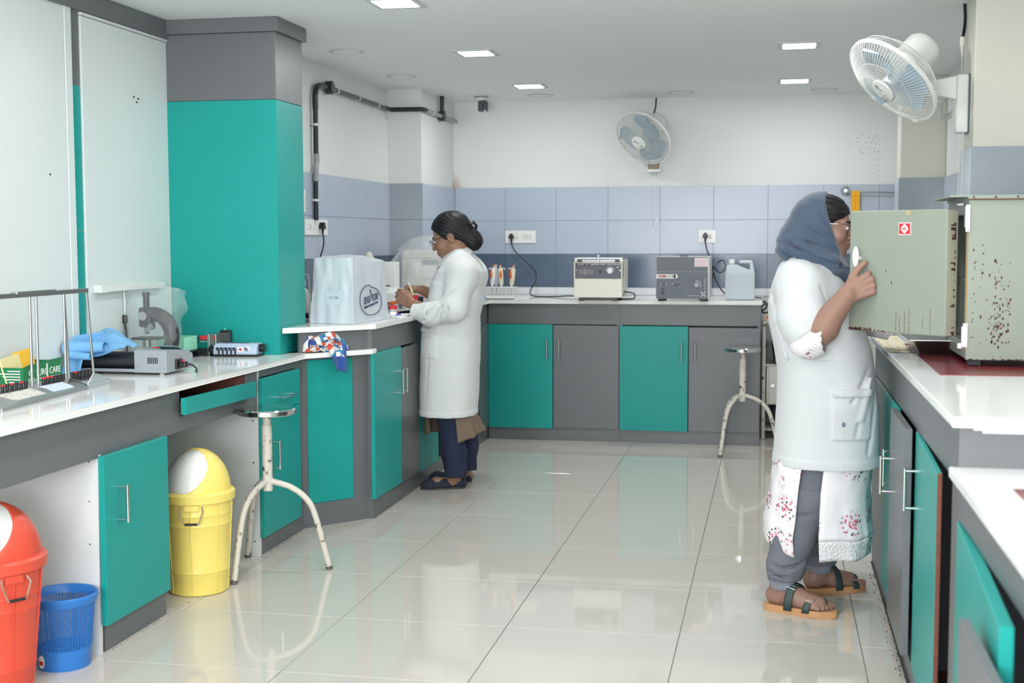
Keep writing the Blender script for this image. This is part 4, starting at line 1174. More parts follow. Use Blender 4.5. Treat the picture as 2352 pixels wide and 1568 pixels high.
for k, (x, y_, bm_, org, ln, ds) in enumerate(PIP):
    p = thing('pipette', 'hand pipette ' + ds, 'pipette', (-1.905 + x, 8.62 + y_, ZH), 0, 'pipettes in the stand')
    ax = V((ln, 0, .16)).normalized()
    Mx = zframe((0, 0, 0), ax)
    part('tip', MB().lathe([(.0015, .008), (.004, .05), (.0065, .085), (.0085, .10)], 14, Mx), WPLAST if org else CLEAR, p)
    part('body', MB().lathe([(.009, .095), (.013, .105), (.0145, .14), (.014, .195), (.011, .207), (0, .208)], 18, Mx, sx=1.15), bm_, p)
    if org: part('thumb_panel', MB().sphere((Mx @ V((-.011 if k != 2 else .002, -.009, .165))), (.009, .011, .032), 14, 10), ORANGE, p)
    part('plunger', MB().cyl(Mx @ V((0, 0, .205)), Mx @ V((0, 0, .222)), .006, n=12), WPLAST, p)
    part('button', MB().cyl(Mx @ V((0, 0, .222)), Mx @ V((0, 0, .231)), .0082, n=14), ORANGE if org else WPLAST2, p)
    sg = -1 if k < 2 or k == 3 else 1
    part('finger_hook', MB().tube(bez([Mx @ V((sg * .006, 0, .198)), Mx @ V((sg * .02, 0, .207)), Mx @ V((sg * .034, 0, .198))], 5), .0034, 8), bm_ if bm_ is not CLEAR else WPLAST, p)

t = thing('centrifuge', 'cream centrifuge with dark control panel, left of two on the back worktop', 'centrifuge', (-1.28, 8.47, ZH))
W_, D_2, Hh = .316, .33, .285
part('case', MB().box((0, .004, .022), (W_, D_2, .145), .003).box((0, .030, .145), (W_, D_2, .272), .003).box((0, .0, .145), (.008, .06, .255), .001).box((W_ - .008, 0, .145), (W_, .06, .255), .001), IVORY if False else mat('cream_enamel', (222, 220, 206), .35), t)
part('front_plate', MB().box((.002, -.002, .024), (W_ - .002, .004, .143), .002), mat('cream_plate', (228, 225, 212), .35), t)
pn = part('control_panel', MB().box((.008, .006, .148), (W_ - .008, .034, .245), .001), PANELG, t)
part('title_strip', MB().box((.008, .004, .229), (W_ - .008, .008, .246)), mat('title_dark', (56, 56, 62), .4), t)
part('panel_border', MB().box((.010, .0045, .146), (W_ - .010, .006, .1475)), mat('mauve_line', (190, 170, 176), .4), t)
WM = root_matrix(t)
def fr_(x, z, y=.004): return surf_frame(WM @ V((x, y, z)), (1, 0, 0), (0, -1, 0))
text_part('lettering', 'LABORATORY CENTRIFUGE', .0135, fr_(.205, .2375, .0034), WHITEP, t, sx=1.18)
text_part('lettering', 'ROTEK', .012, fr_(.045, .2375, .0034), WHITEP, t, sx=1.1)
text_part('lettering', '8SC', .012, fr_(.288, .221, .0054), WHITEP, t, sx=1.0)
part('logo_ring', MB().lathe([(.0035, 0), (.005, 0)], 14, fr_(.083, .2375, .0034), cap=False), WHITEP, t, world=True)
def outline(x0, x1, z0, z1, y, w=.0012):
    return MB().box((x0, y, z0), (x1, y + .001, z0 + w)).box((x0, y, z1 - w), (x1, y + .001, z1)).box((x0, y, z0), (x0 + w, y + .001, z1)).box((x1 - w, y, z0), (x1, y + .001, z1))
part('display', MB().box((.085, .0050, .182), (.122, .0065, .199)), mat('red_display', (96, 62, 66), .2), t)
part('display_outline', outline(.083, .124, .180, .201, .0045), WHITEP, t)
part('button', MB().box((.038, .0050, .184), (.054, .0065, .199)), mat('red_button', (120, 70, 72), .3), t)
part('button_outline', outline(.034, .057, .180, .202, .0045), WHITEP, t)
pk = MB()
for z_ in (.172, .184, .196, .208): pk.box((.066, .0045, z_), (.074, .0055, z_ + .0035))
part('print_marks', pk, WHITEP, t, kind='stuff')
part('rocker', MB().box((.166, .001, .182), (.178, .007, .202), .001), BLACK, t)
part('speed_knob', MB().lathe([(0, .022), (.016, .022), (.019, .018), (.020, 0)], 28, surf_frame(WM @ V((.236, .006, .197)), (1, 0, 0), (0, -1, 0))), WPLAST, t, world=True)
kr = [(.236 + .026 * math.cos(a), .0052, .197 + .026 * math.sin(a)) for a in [PI * q / 12 for q in range(13)]]
part('dial_arc', MB().tube(kr, .0009, 5), WHITEP, t)
part('screws', MB().cyl((.012, -.003, .05), (.012, .0, .05), .003, n=8).cyl((W_ - .014, -.003, .05), (W_ - .014, .0, .05), .003, n=8).cyl((.016, .0048, .20), (.016, .007, .20), .0025, n=8).cyl((W_ - .014, .0048, .20), (W_ - .014, .007, .20), .0025, n=8), CHROME, t, kind='stuff')
ld = part('lid', MB().box((.002, .024, .262), (W_ - .002, D_2, .268)).box((0, .02, .272), (W_, D_2, .281), .002), STEEL, t)
part('gasket', MB().box((.05, .022, .2655), (W_ - .03, .03, .2725)), mat('blue_gasket', (40, 60, 140), .4), t)
part('hinge_block', MB().box((.02, .014, .254), (.05, .026, .268), .001).box((W_ - .05, .014, .254), (W_ - .02, .026, .268), .001), BLACK, t)
part('wing_nut', MB().cyl((.158, .012, .25), (.158, .012, .292), .004, n=10).sphere((.158, .012, .294), (.013, .005, .006), 12, 8).cyl((.15, .012, .278), (.166, .012, .278), .0045, n=8), CHROME, t)
for x in (.045, W_ - .05):
    for y_ in (.04, .28): part('foot', MB().cyl((x, y_, 0), (x, y_, .023), .017, n=16), BLACKR, t)
part('foot_rail', MB().box((.03, .012, .004), (W_ - .03, .02, .021), .001), BLACK, t)
part('socket', MB().box((W_ - .001, .10, .05), (W_ + .002, .12, .07)).box((W_ - .001, .06, .035), (W_ + .006, .075, .045), .001), BLACK, t)

t = thing('centrifuge', 'slate grey centrifuge with red and white badge, right of two on the back worktop', 'centrifuge', (-.752, 8.52, ZH))
W_ = .345
part('case', MB().box((0, .004, .016), (W_, .33, .289), .004), mat('pale_case', (196, 200, 200), .35), t)
part('upper_front', MB().box((.004, .0, .192), (W_ - .012, .006, .286), .002), mat('slate_dark', (92, 98, 104), .4), t)
part('lower_front', MB().box((.004, -.002, .020), (W_ - .012, .006, .189), .002), SLATE, t)
part('lid_catch', MB().box((.155, .02, .288), (.205, .06, .295), .002), BLACK, t)
WM = root_matrix(t)
part('badge', MB().box((.004, -.0035, .147), (.128, -.001, .175), .001).cyl((.128, -.001, .161), (.128, -.0035, .161), .014, n=20), mat('badge_white', (222, 224, 222), .4), t)
text_part('lettering', 'REMI', .024, fr_(.045, .161, -.0042), REDP, t, sx=1.05, offset=.0004)
text_part('lettering', 'R-8C', .020, fr_(.104, .161, -.0042), mat('grey_print', (96, 102, 108), .5), t, sx=1.05)
part('sticker', MB().box((.248, -.0012, .224), (.334, .001, .280)), mat('pink_white_sticker', (232, 214, 220), .5), t, 'white sticker with pink border')
sl = MB()
for k in range(4): sl.box((.257, -.0018, .234 + .010 * k), (.322 - .01 * (k % 2), -.0011, .2365 + .010 * k))
part('sticker_print', sl, mat('pink_print', (206, 170, 182), .5), t, kind='stuff')
part('speed_knob', MB().lathe([(0, .020), (.014, .020), (.016, .016), (.0175, 0)], 28, surf_frame(WM @ V((.263, -.002, .106)), (1, 0, 0), (0, -1, 0))), DEVGREY, t, world=True)
kr = [(.263 + .026 * math.cos(a), -.0028, .106 + .026 * math.sin(a)) for a in [-.6 + 2.4 * q / 12 for q in range(13)]]
part('dial_arc', MB().tube(kr, .0016, 5), WHITEP, t)
part('rocker', MB().box((.038, -.005, .045), (.054, -.001, .083), .002), BLACK, t)
part('lcd', MB().box((.040, -.0035, .097), (.060, -.0015, .112)).box((.118, -.0035, .097), (.158, -.0015, .112)), BLACK, t)
pk = MB()
for x, z_ in ((.032, .108), (.066, .098), (.066, .112), (.106, .112), (.15, .094)): pk.box((x, -.0032, z_), (x + .006, -.0018, z_ + .004))
pk.box((.20, -.003, .036), (.28, -.0018, .0375)).box((.314, -.003, .07), (.3155, -.0018, .15))
part('print_marks', pk, WHITEP, t, kind='stuff')
st = MB()
for k in range(4):
    a = PI / 4 + k * PI / 2
    st.hexa([(.305 + .022 * math.cos(a - .18) , -.0032, .047 + .022 * math.sin(a - .18)), (.305 + .024 * math.cos(a + .18), -.0032, .047 + .024 * math.sin(a + .18)), (.305 + .006 * math.cos(a + .9), -.0032, .047 + .006 * math.sin(a + .9)), (.305 + .006 * math.cos(a - .9), -.0032, .047 + .006 * math.sin(a - .9)),
             (.305 + .022 * math.cos(a - .18), -.0018, .047 + .022 * math.sin(a - .18)), (.305 + .024 * math.cos(a + .18), -.0018, .047 + .024 * math.sin(a + .18)), (.305 + .006 * math.cos(a + .9), -.0018, .047 + .006 * math.sin(a + .9)), (.305 + .006 * math.cos(a - .9), -.0018, .047 + .006 * math.sin(a - .9))])
part('star_mark', st, mat('silver_print', (176, 182, 188), .4), t)
for x in (.03, W_ - .04):
    for y_ in (.03, .29): part('foot', MB().box((x - .018, y_ - .016, 0), (x + .018, y_ + .016, .017), .003), BLACKR, t)

# jerry can
t = thing('jerry_can', 'translucent white jerry can with looped handle on the back worktop', 'can', (-.22, 8.80, ZH))
def jc(X, Y, Z):
    z = Z - ZH; x = X + .22; y = Y - 8.80
    sh_ = np.clip((z - .175) / .085, 0, 1)
    hx = .095 - .016 * sh_
    d = np.maximum(np.maximum(np.abs(x) - hx, np.abs(y) - (.065 - .02 * sh_)), np.maximum(-z, z - .268)) 
    d = smax(np.maximum(np.abs(x) - hx, np.abs(y) - (.065 - .02 * sh_)), np.maximum(-z, z - .262), .016)
    cutl = np.maximum(np.abs(x + .052) - .045, .232 - z)          # low shoulder under the neck
    slope = np.maximum(np.maximum(-.012 - x, x - .062), np.maximum(.198 + (.062 - x) * .40 - z, z - .240))
    d = smax(d, -cutl, .010); d = smax(d, -slope, .008)
    neck = np.maximum(np.sqrt((x + .056) ** 2 + y ** 2) - .016, np.maximum(.2 - z, z - .246))
    return smin(d, neck, .006)
soft('body', jc, (-.34, 8.71, ZH - .006), (-.10, 8.89, ZH + .285), .0042, JERRY, t)
part('cap', MB().lathe([(.0, .240), (.0205, .240), (.0205, .264), (.018, .267), (0, .267)], 24, Matrix.Translation((-.056, 0, 0))), WPLAST, t)
part('fluid_level', MB().box((-.088, -.060, .004), (.088, .060, .042), .006), mat('can_fluid', (206, 220, 228), .3), t)

# ------------------------------------------------------------------ switches, plugs, cords
def plate(label, o, u, n, w, h, mods, sw=()):
    """o: lower corner; u along; n outward"""
    M = surf_frame(o, u, n)
    t = thing('switch_plate', label, 'socket', o)
    part('plate', MB().box((0, 0, 0), (w, h, .010), .002, M), WPLAST, t, world=True)
    for x in mods: 
        hs = MB()
        for dx, dz in ((0, .012), (-.010, -.010), (.010, -.010)): hs.cyl(M @ V((x + dx, h / 2 + dz, .0085)), M @ V((x + dx, h / 2 + dz, .0105)), .0032, n=8)
        part('socket_holes', hs, DARK, t, world=True, kind='stuff')
    for x in sw: part('rocker', MB().box((x - .009, h / 2 - .015, .009), (x + .009, h / 2 + .017, .014), .002, M), WPLAST2, t, world=True)
    return t, M
def plug(par, M, x, y):
    p = part('plug', MB().prism([(-.020, -.010), (.020, -.010), (.016, .010), (.005, .026), (-.005, .026), (-.016, .010)], .010, .042, M @ Matrix.Translation((x, y, 0)), bev=.003), BLACK, par, world=True)
    part('strain_relief', MB().cyl(M @ V((x, y - .008, .028)), M @ V((x, y - .040, .026)), .008, .005, 12), BLACK, p, world=True)
    return p
YB = 9.388
t, M_ = plate('white plate with plug, rocker and three switches, left on the back wall', (-1.922, YB, 1.319), (1, 0, 0), (0, -1, 0), .225, .09, (), (.086, .137, .161, .185))
p = plug(t, M_, .048, .043)
part('cord', MB().tube(bez([(-1.874, 9.36, 1.325), (-1.850, 9.35, 1.268), (-1.77, 9.34, 1.19), (-1.705, 9.33, 1.135), (-1.680, 9.30, 1.06), (-1.705, 9.22, .985), (-1.66, 9.05, .952), (-1.50, 8.99, .950), (-1.38, 8.95, .956), (-1.27, 8.86, .953), (-1.15, 8.83, .953)], 10), .0042, 8), BLACK, p, world=True)
t, M_ = plate('small white plate with black plug above the slate centrifuge', (-.527, YB, 1.319), (1, 0, 0), (0, -1, 0), .12, .09, (), (.083,))
p = plug(t, M_, .047, .046)
part('cord', MB().tube(bez([(-.48, 9.36, 1.325), (-.468, 9.345, 1.27), (-.44, 9.32, 1.20), (-.42, 9.28, 1.10), (-.46, 9.1, .97), (-.50, 8.95, .953)], 8), .004, 8), BLACK, p, world=True)
t, M_ = plate('white twin socket plates on the left wall behind the pillar', (-2.529, 6.845, 1.373), (0, 1, 0), (1, 0, 0), .185, .088, (.05, .15), (.085,))
plate_b, M2 = plate('white socket plate with black plug beneath the conduit', (-2.529, 7.032, 1.373), (0, 1, 0), (1, 0, 0), .18, .088, (.14,), (.11,))
p = plug(plate_b, M2, .045, .045)
part('cord', MB().tube(bez([(-2.50, 7.077, 1.378), (-2.495, 7.07, 1.32), (-2.49, 6.99, 1.24), (-2.49, 6.94, 1.15), (-2.48, 7.03, 1.06), (-2.46, 7.15, .98), (-2.44, 7.2, .952)], 9), .0045, 8), BLACK, p, world=True)
t = thing('switch_plate', 'tall white switch frame on the left wall, half hidden by the pillar', 'switch', (-2.529, 6.66, 1.498))
part('frame', MB().box((0, 0, 0), (.012, .19, .12), .003), WPLAST, t); part('inset', MB().box((.010, .015, .018), (.015, .172, .102), .002), WPLAST2, t)
o = part('power_cord', MB().tube(bez([(-.42, 8.84, 1.02), (-.405, 8.9, 1.12), (-.37, 8.95, 1.19), (-.335, 8.95, 1.20), (-.325, 8.95, 1.15), (-.36, 8.95, 1.12), (-.405, 8.92, 1.16), (-.39, 8.95, 1.08), (-.34, 9.0, .99), (-.28, 9.05, .952), (-.18, 9.06, .951), (-.125, 9.03, .951), (-.078, 8.99, .951)], 8), .0042, 8), BLACK)
tag(o, 'black power cord looping between slate centrifuge and jerry can', 'cord')
o = part('power_cord', MB().tube(bez([(-.962, 8.58, 1.0), (-.93, 8.60, .998), (-.905, 8.66, .985), (-.91, 8.70, .955), (-.96, 8.72, .950), (-1.0, 8.70, .950)], 8), .0042, 8), BLACK)
tag(o, 'short black power lead curling at the right side of the cream centrifuge', 'cord')
o = part('plastic_scrap', MB().grid([[(-.97 + .012 * i, 8.63 + .01 * j, ZH + .002 + .006 * abs(mnoise.noise(V((i * .9, j * .9, 2))))) for j in range(6)] for i in range(9)]), CLEAR, sharp=180)
tag(o, 'crumpled scrap of clear plastic beside the cream centrifuge', 'scrap')

# conduit round the wall
t = thing('conduit', 'black and grey conduit pipe running up and along the left wall', 'pipe', (-2.515, 7.0, 1.46))
xw = -2.512
part('riser', MB().tube([(xw, 7.0, 1.455), (xw, 7.0, 1.675)], .0135, 14), PVC, t, world=True)
part('grey_sleeve', MB().tube(bez([(xw, 7.0, 1.67), (xw, 7.004, 1.70), (xw, 7.004, 1.745), (xw, 7.018, 1.775), (xw, 7.018, 1.83)], 5), .0165, 14), PVCG, t, world=True)
part('riser', MB().tube([(xw, 7.012, 1.825), (xw, 7.012, 2.10)], .0140, 14), PVC, t, world=True)
part('bend', MB().tube(bez([(xw, 7.012, 2.07), (xw, 7.012, 2.145), (xw, 7.035, 2.19), (xw, 7.09, 2.208), (xw, 7.19, 2.212)], 6), .0165, 14), PVC, t, world=True)
part('junction_box', MB().cyl((xw - .012, 7.235, 2.213), (xw + .024, 7.235, 2.213), .038, n=28).cyl((xw + .024, 7.235, 2.213), (xw + .028, 7.235, 2.213), .032, n=28), PVC, t, world=True)
part('run', MB().tube([(xw, 7.26, 2.212), (xw, 8.44, 2.205)], .0135, 14), mat('dark_grey_pvc', (74, 80, 82), .35), t, world=True)
part('corner_run', MB().tube(bez([(xw, 8.36, 2.206), (xw + .004, 8.455, 2.205), (xw + .05, 8.468, 2.205), (-2.34, 8.468, 2.204), (-2.292, 8.474, 2.204), (-2.283, 8.53, 2.203)], 6), .0155, 14), PVC, t, world=True)
part('run', MB().tube([(-2.283, 8.51, 2.203), (-2.283, 9.36, 2.198)], .0135, 14), PVCG, t, world=True)
part('tee_box', MB().cyl((-2.300, 8.96, 2.203), (-2.262, 8.96, 2.203), .036, n=28), PVC, t, world=True)
part('ceiling_riser', MB().tube([(-2.283, 8.96, 2.21), (-2.283, 8.96, ZC - .002)], .0150, 14), PVC, t, world=True)
for y_, z_, v_ in ((7.0, 1.567, 1), (7.012, 1.985, 1), (7.38, 2.211, 0), (7.78, 2.209, 0), (8.18, 2.207, 0)):
    M2 = zframe((xw, y_, z_), (0, 0, 1) if v_ else (0, 1, 0))
    part('clip', MB().lathe([(.0145, -.007), (.018, -.007), (.018, .007), (.0145, .007)], 18, M2, cap=False).box((-.018, -.026, -.005), (-.010, .026, .005), .001, M2), CLIP, t, world=True)
part('clip', MB().lathe([(.0145, -.007), (.018, -.007), (.018, .007), (.0145, .007)], 18, zframe((-2.283, 8.70, 2.202), (0, 1, 0)), cap=False), CLIP, t, world=True)

# ceiling camera dome
t = thing('security_camera', 'small dark security camera hanging from the ceiling near the back wall', 'camera', (-2.03, 9.08, ZC))
part('mount', MB().lathe([(0, -.03), (.03, -.03), (.042, -.022), (.045, 0)], 28), WPLAST, t)
part('base_ring', MB().cyl((0, 0, -.004), (0, 0, 0), .048, n=28), BLACK, t)
part('neck', MB().cyl((-.01, 0, -.058), (-.004, 0, -.026), .010, n=14), WPLAST, t)
Mc = frame((.018, -.02, -.066), (.93, .2, 0), (0, -.25, 1))
part('housing', MB().box((-.036, -.055, -.032), (.034, .06, .034), .012, Mc), mat('camera_grey', (66, 74, 82), .3), t)
part('lens', MB().cyl(Mc @ V((0, -.054, .002)), Mc @ V((0, -.061, .002)), .019, n=24), BLACK, t)
part('lamp', MB().cyl(Mc @ V((.012, -.055, -.022)), Mc @ V((.012, -.059, -.022)), .006, n=12), WPLAST, t)

# ------------------------------------------------------------------ wall fans
def fan(label, ctr, axis, R_, spin, bracket):
    """ctr: middle of the guard ring; axis: the way it blows"""
    axis = V(axis).normalized(); ctr = V(ctr)
    M = zframe(ctr, axis, (CR.x, CR.y, CR.z))
    t = thing('wall_fan', label, 'fan', ctr, 0)
    def put(nm, mb, mt, par=t, lb=None, **k): return part(nm, mb.__class__.bmtrans(mb, M) if False else mb, mt, par, lb, world=True, **k)
    n_w = 84
    front, rear = MB(), MB()
    for k in range(n_w):
        a = 2 * PI * k / n_w; c, s = math.cos(a), math.sin(a)
        sw = .16
        pts = []
        for q in range(7):
            r_ = R_ * (.24 + .76 * q / 6); z = .055 * (1 - (r_ / R_) ** 4) + .002; aa = a + sw * (1 - r_ / R_)
            pts.append(M @ V((r_ * math.cos(aa), r_ * math.sin(aa), z)))
        front.tube(pts, .00085, 4, cap=False)
        pts = []
        for q in range(6):
            r_ = R_ * (1.0 - .55 * q / 5); z = -.012 - .075 * math.sin(min(1, q / 3.2) * PI / 2)
            pts.append(M @ V((r_ * c, r_ * s, z)))
        rear.tube(pts, .00085, 4, cap=False)
    for r_, z in ((R_ * .62, .0475), ):
        front.tube([M @ V((r_ * math.cos(2 * PI * k / 60), r_ * math.sin(2 * PI * k / 60), z)) for k in range(60)], .0008, 4, closed=True)
    for r_, z in ((R_ * .93, -.048), (R_ * .45, -.087), (R_ * .72, -.083)):
        rear.tube([M @ V((r_ * math.cos(2 * PI * k / 60), r_ * math.sin(2 * PI * k / 60), z)) for k in range(60)], .0015, 4, closed=True)
    part('front_guard', front, FANWIRE, t, world=True, kind='stuff')
    part('rear_guard', rear, FANWIRE, t, world=True, kind='stuff')
    part('guard_ring', MB().lathe([(R_ - .003, -.010), (R_ + .004, -.010), (R_ + .004, .006), (R_ - .003, .006), (R_ - .003, -.010)], 72, M, cap=False), FANW, t, world=True)
    part('guard_clip', MB().box((-.014, R_ - .004, -.014), (.014, R_ + .012, .010), .002, M @ Matrix.Rotation(-2.2, 4, 'Z')), FANW, t, world=True)
    cp = part('badge', MB().lathe([(R_ * .25, .052), (R_ * .265, .058), (R_ * .25, .064), (0, .068)], 40, M), FANW, t, world=True)
    part('badge_ring', MB().lathe([(R_ * .255, .060), (R_ * .275, .060), (R_ * .275, .057), (R_ * .255, .055)], 40, M, cap=False), DEVGREY, cp, world=True)
    ar = MB()
    for r_ in (.6, .75, .95): ar.tube([M @ V((R_ * (.34 + .0) - R_ * .27 * r_ * math.cos(q * .14 - .5) , -R_ * .12 + R_ * .27 * r_ * math.sin(q * .14 - .5), .0665)) for q in range(8)], .0009, 4)
    part('badge_lines', ar, SLATE, cp, world=True)
    part('maker_mark', MB().lathe([(R_ * .025, .0675), (R_ * .042, .0675)], 14, M @ Matrix.Translation((-R_ * .13, R_ * .02, .0)), cap=False).box((-R_ * .07, R_ * .005, .0672), (R_ * .02, R_ * .03, .0677), M=M), SLATE, cp, world=True)
    for k in range(3):
        a0 = spin + 2 * PI * k / 3
        P = []
        for i in range(15):
            f_ = i / 14
            row = []
            for j in range(13):
                g_ = j / 12
                r_ = R_ * (.13 + .74 * g_)
                half = (.24 + .86 * math.sin(PI * min(1, g_ * .62 + .12))) * (1 if g_ < .75 else math.sqrt(max(0.0, 1 - ((g_ - .75) / .2501) ** 2)) * .98 + .02)
                aa = a0 + .25 * g_ + (f_ - .5) * 2 * half * .82
                row.append(M @ V((r_ * math.cos(aa), r_ * math.sin(aa), .022 - .045 * f_)))
            P.append(row)
        part('blade', MB().grid(P), BLADE, t, world=True)
    part('hub', MB().lathe([(0, .034), (R_ * .12, .032), (R_ * .15, .02), (R_ * .15, -.04)], 28, M), mat('fan_hub', (176, 186, 192), .3), t, world=True)
    part('motor', MB().lathe([(R_ * .42, -.085), (R_ * .42, -.10), (R_ * .36, -.12), (R_ * .36, -.20), (R_ * .28, -.225), (0, -.23)], 36, M, sy=.9), FANW, t, world=True)
    return t, M
def dirw(r, u, f): return CR * r + CU * u + CF * f
def ray_axis(px, py, a, b, c):
    """a direction given against the line of sight to a point of the view: right, up, away"""
    n = (CF + CR * px + CU * py).normalized(); r_ = (CR - n * CR.dot(n)).normalized(); u_ = r_.cross(n)
    return r_ * a + u_ * b + n * c
ax1 = ray_axis(.290, .199, -.66 * .89, -.75 * .89, -.456)
t, M1 = fan('white wall fan on the right pillar, tilted down, nearest the camera', (.467, 5.68, 1.997), ax1, .212, .45, None)
part('wall_box', MB().box((.735, 5.775, 1.788), (.785, 5.865, 2.028), .008), FANW, t, world=True)
part('back_plate', MB().box((.781, 5.768, 1.785), (.7868, 5.873, 2.03), .002), SLATE, t, world=True)
part('control_face', MB().box((.732, 5.785, 1.80), (.737, 5.855, 1.90), .003), WPLAST2, t, world=True)
part('arm', MB().hexa([(.63, 5.795, 1.950), (.74, 5.795, 1.925), (.74, 5.845, 1.925), (.63, 5.845, 1.950), (.63, 5.795, 2.005), (.74, 5.795, 2.026), (.74, 5.845, 2.026), (.63, 5.845, 2.005)], bev=.006), FANW, t, world=True)
part('tilt_knob', MB().cyl((.640, 5.775, 1.985), (.640, 5.80, 1.985), .017, n=20), CLIP, t, world=True)
part('yoke', MB().tube(bez([(.645, 5.82, 1.985), (.605, 5.80, 1.988), tuple(M1 @ V((.03, -.06, -.16)))], 6), .019, 14), FANW, t, world=True)
part('coiled_lead', MB().tube(bez([(.70, 5.80, 1.93), (.675, 5.78, 1.90), (.678, 5.78, 1.868), (.70, 5.78, 1.862), (.712, 5.775, 1.850), (.69, 5.77, 1.846), (.672, 5.77, 1.852), (.69, 5.77, 1.866), (.715, 5.77, 1.868), (.70, 5.77, 1.84), (.678, 5.77, 1.842), (.70, 5.775, 1.862), (.72, 5.785, 1.88)], 8), .0035, 6), PVCG, t, world=True)
for dx in (0, .014): part('pull_cord', MB().cyl((.752 + dx, 5.80, 1.30), (.752 + dx, 5.80, 1.79), .0011, n=5), FANWIRE, t, world=True)
t = thing('hanging_cable', 'dark lead with white inline connector dropping from ceiling by right pillar', 'cable', (.778, 5.93, ZC))
part('lead', MB().tube(bez([(.776, 5.93, ZC), (.778, 5.92, 2.27), (.770, 5.90, 2.21), (.764, 5.88, 2.19)], 6), .0045, 8).tube(bez([(.781, 5.93, ZC), (.783, 5.92, 2.27), (.776, 5.90, 2.21), (.766, 5.88, 2.19)], 6), .003, 6), BLACK, t, world=True)
part('connector', MB().box((.756, 5.87, 2.155), (.772, 5.89, 2.195), .003).cyl((.764, 5.88, 2.16), (.766, 5.88, 2.11), .007, .004, 10), WPLAST2, t, world=True)
part('thin_lead', MB().tube(bez([(.766, 5.88, 2.115), (.764, 5.87, 2.06), (.768, 5.85, 2.03)], 6), .002, 6), WPLAST2, t, world=True)
ax2 = ray_axis(.0999, .155, -.64 * .72, -.77 * .72, -.69)
t, M2 = fan('white wall fan with pale blue blades in the middle of the back wall', (-.897, 9.10, 2.038), ax2, .208, 1.25, None)
part('wall_box', MB().box((-.89, 9.30, 1.815), (-.79, YB, 2.05), .008), FANW, t, world=True)
part('control_face', MB().box((-.882, 9.294, 1.835), (-.798, 9.302, 1.89), .002), mat('brown_grey_dial', (132, 122, 104), .4), t, world=True)
part('dial', MB().cyl((-.84, 9.296, 1.89), (-.84, 9.286, 1.89), .022, n=20), FANW, t, world=True)
part('arm', MB().hexa([(-.87, 9.18, 1.96), (-.81, 9.18, 1.96), (-.81, 9.31, 1.93), (-.87, 9.31, 1.93), (-.87, 9.18, 2.02), (-.81, 9.18, 2.02), (-.81, 9.31, 2.05), (-.87, 9.31, 2.05)], bev=.006), FANW, t, world=True)
part('yoke', MB().tube(bez([(-.84, 9.22, 2.0), (-.845, 9.22, 2.06), tuple(M2 @ V((.0, -.03, -.17)))], 6), .019, 14), FANW, t, world=True)
for dx, zb in ((-.015, 1.47), (.030, 1.50)):
    part('pull_cord', MB().cyl((-.845 + dx, 9.34, zb), (-.845 + dx, 9.34, 1.82), .0011, n=5), FANWIRE, t, world=True)
    part('cord_pull', MB().cyl((-.845 + dx, 9.34, zb + .004), (-.845 + dx, 9.34, zb - .028), .004, .008, 10), WPLAST, t, world=True)
o = part('fan_lead', MB().tube(bez([(-.832, 9.37, ZC - .002), (-.836, 9.36, 2.27), (-.850, 9.34, 2.215)], 6), .005, 8), BLACK)
tag(o, 'short black lead from the ceiling down to the back wall fan', 'cable')

# ------------------------------------------------------------------ towel rail, trolley
t = thing('towel_rail', 'chrome towel rail on the back wall at the right', 'rail', (.47, YB, 1.675))
part('rose', MB().lathe([(0, .03), (.012, .03), (.016, .02), (.030, .012), (.034, 0)], 24, zframe((.475, YB, 1.675), (0, -1, 0))), CHROME, t, world=True)
part('bar', MB().cyl((.475, YB - .03, 1.665), (.86, YB - .03, 1.660), .006, n=12), CHROME, t, world=True)
part('rose', MB().lathe([(0, .03), (.012, .03), (.016, .02), (.030, .012), (.034, 0)], 24, zframe((.86, YB, 1.662), (0, -1, 0))), CHROME, t, world=True)
P = [[(.515 + .056 * (i / 12), YB - .030 - .012 * math.sin(PI * min(1, j / 3)) - .006 * math.sin(i * 1.9), 1.673 - .42 * max(0, j - 1) / 13 * 1.0) for j in range(15)] for i in range(13)]
P2 = [[(p[0], 2 * (YB - .022) - p[1] - .006, p[2]) for p in r] for r in P]
o = part('hand_towel', MB().grid(P).grid(P2), YTOWEL, sharp=180); tag(o, 'mustard yellow towel hanging on the chrome rail behind the incubator', 'towel')

t = thing('trolley', 'chipped white metal instrument trolley beside the back cabinets, behind the woman', 'trolley', (-.062, 8.93, 0))
for x, y in ((0, 0), (.5, 0), (0, .38), (.5, .38)):
    part('post', MB().cyl((x, y, 0), (x, y, .80), .0135, n=14), CHIPPED, t)
part('top_shelf', MB().box((-.01, -.01, .785), (.51, .39, .80), .003), CHIPPED, t)
part('mid_shelf', MB().box((0, 0, .495), (.50, .38, .505), .002), CHIPPED, t)
bx = part('drawer_box', MB().box((.02, .005, .235), (.485, .37, .495), .003), mat('cream_box', (206, 206, 198), .4), t)
part('front_panel', MB().box((.036, -.002, .242), (.47, .006, .488), .002), mat('cream_box2', (212, 212, 204), .4), bx)
part('lock', MB().cyl((.062, -.002, .365), (.062, -.010, .365), .011, n=16).box((.044, -.016, .352), (.074, -.010, .362), .002, Matrix.Identity(4)), STEEL, bx)
part('bottom_shelf', MB().box((0, 0, .06), (.50, .38, .07), .002), CHIPPED, t)
def bagf(X, Y, Z):
    d = rbox(X, Y, Z, (.17, 9.10, .635), (.175, .15, .125), .05)
    return d + .012 * wob(X, Y, Z, 42, 1.0) + .006 * wob(X, Y, Z, 90, 2.0)
t = thing('dark_bag', 'dark blue plastic bag stuffed on the middle shelf of the trolley', 'bag', (.17, 9.10, .506))
soft('bag', bagf, (-.06, 8.90, .50), (.40, 9.30, .80), .009, mat('dark_blue_bag', (32, 40, 74), .3), t)
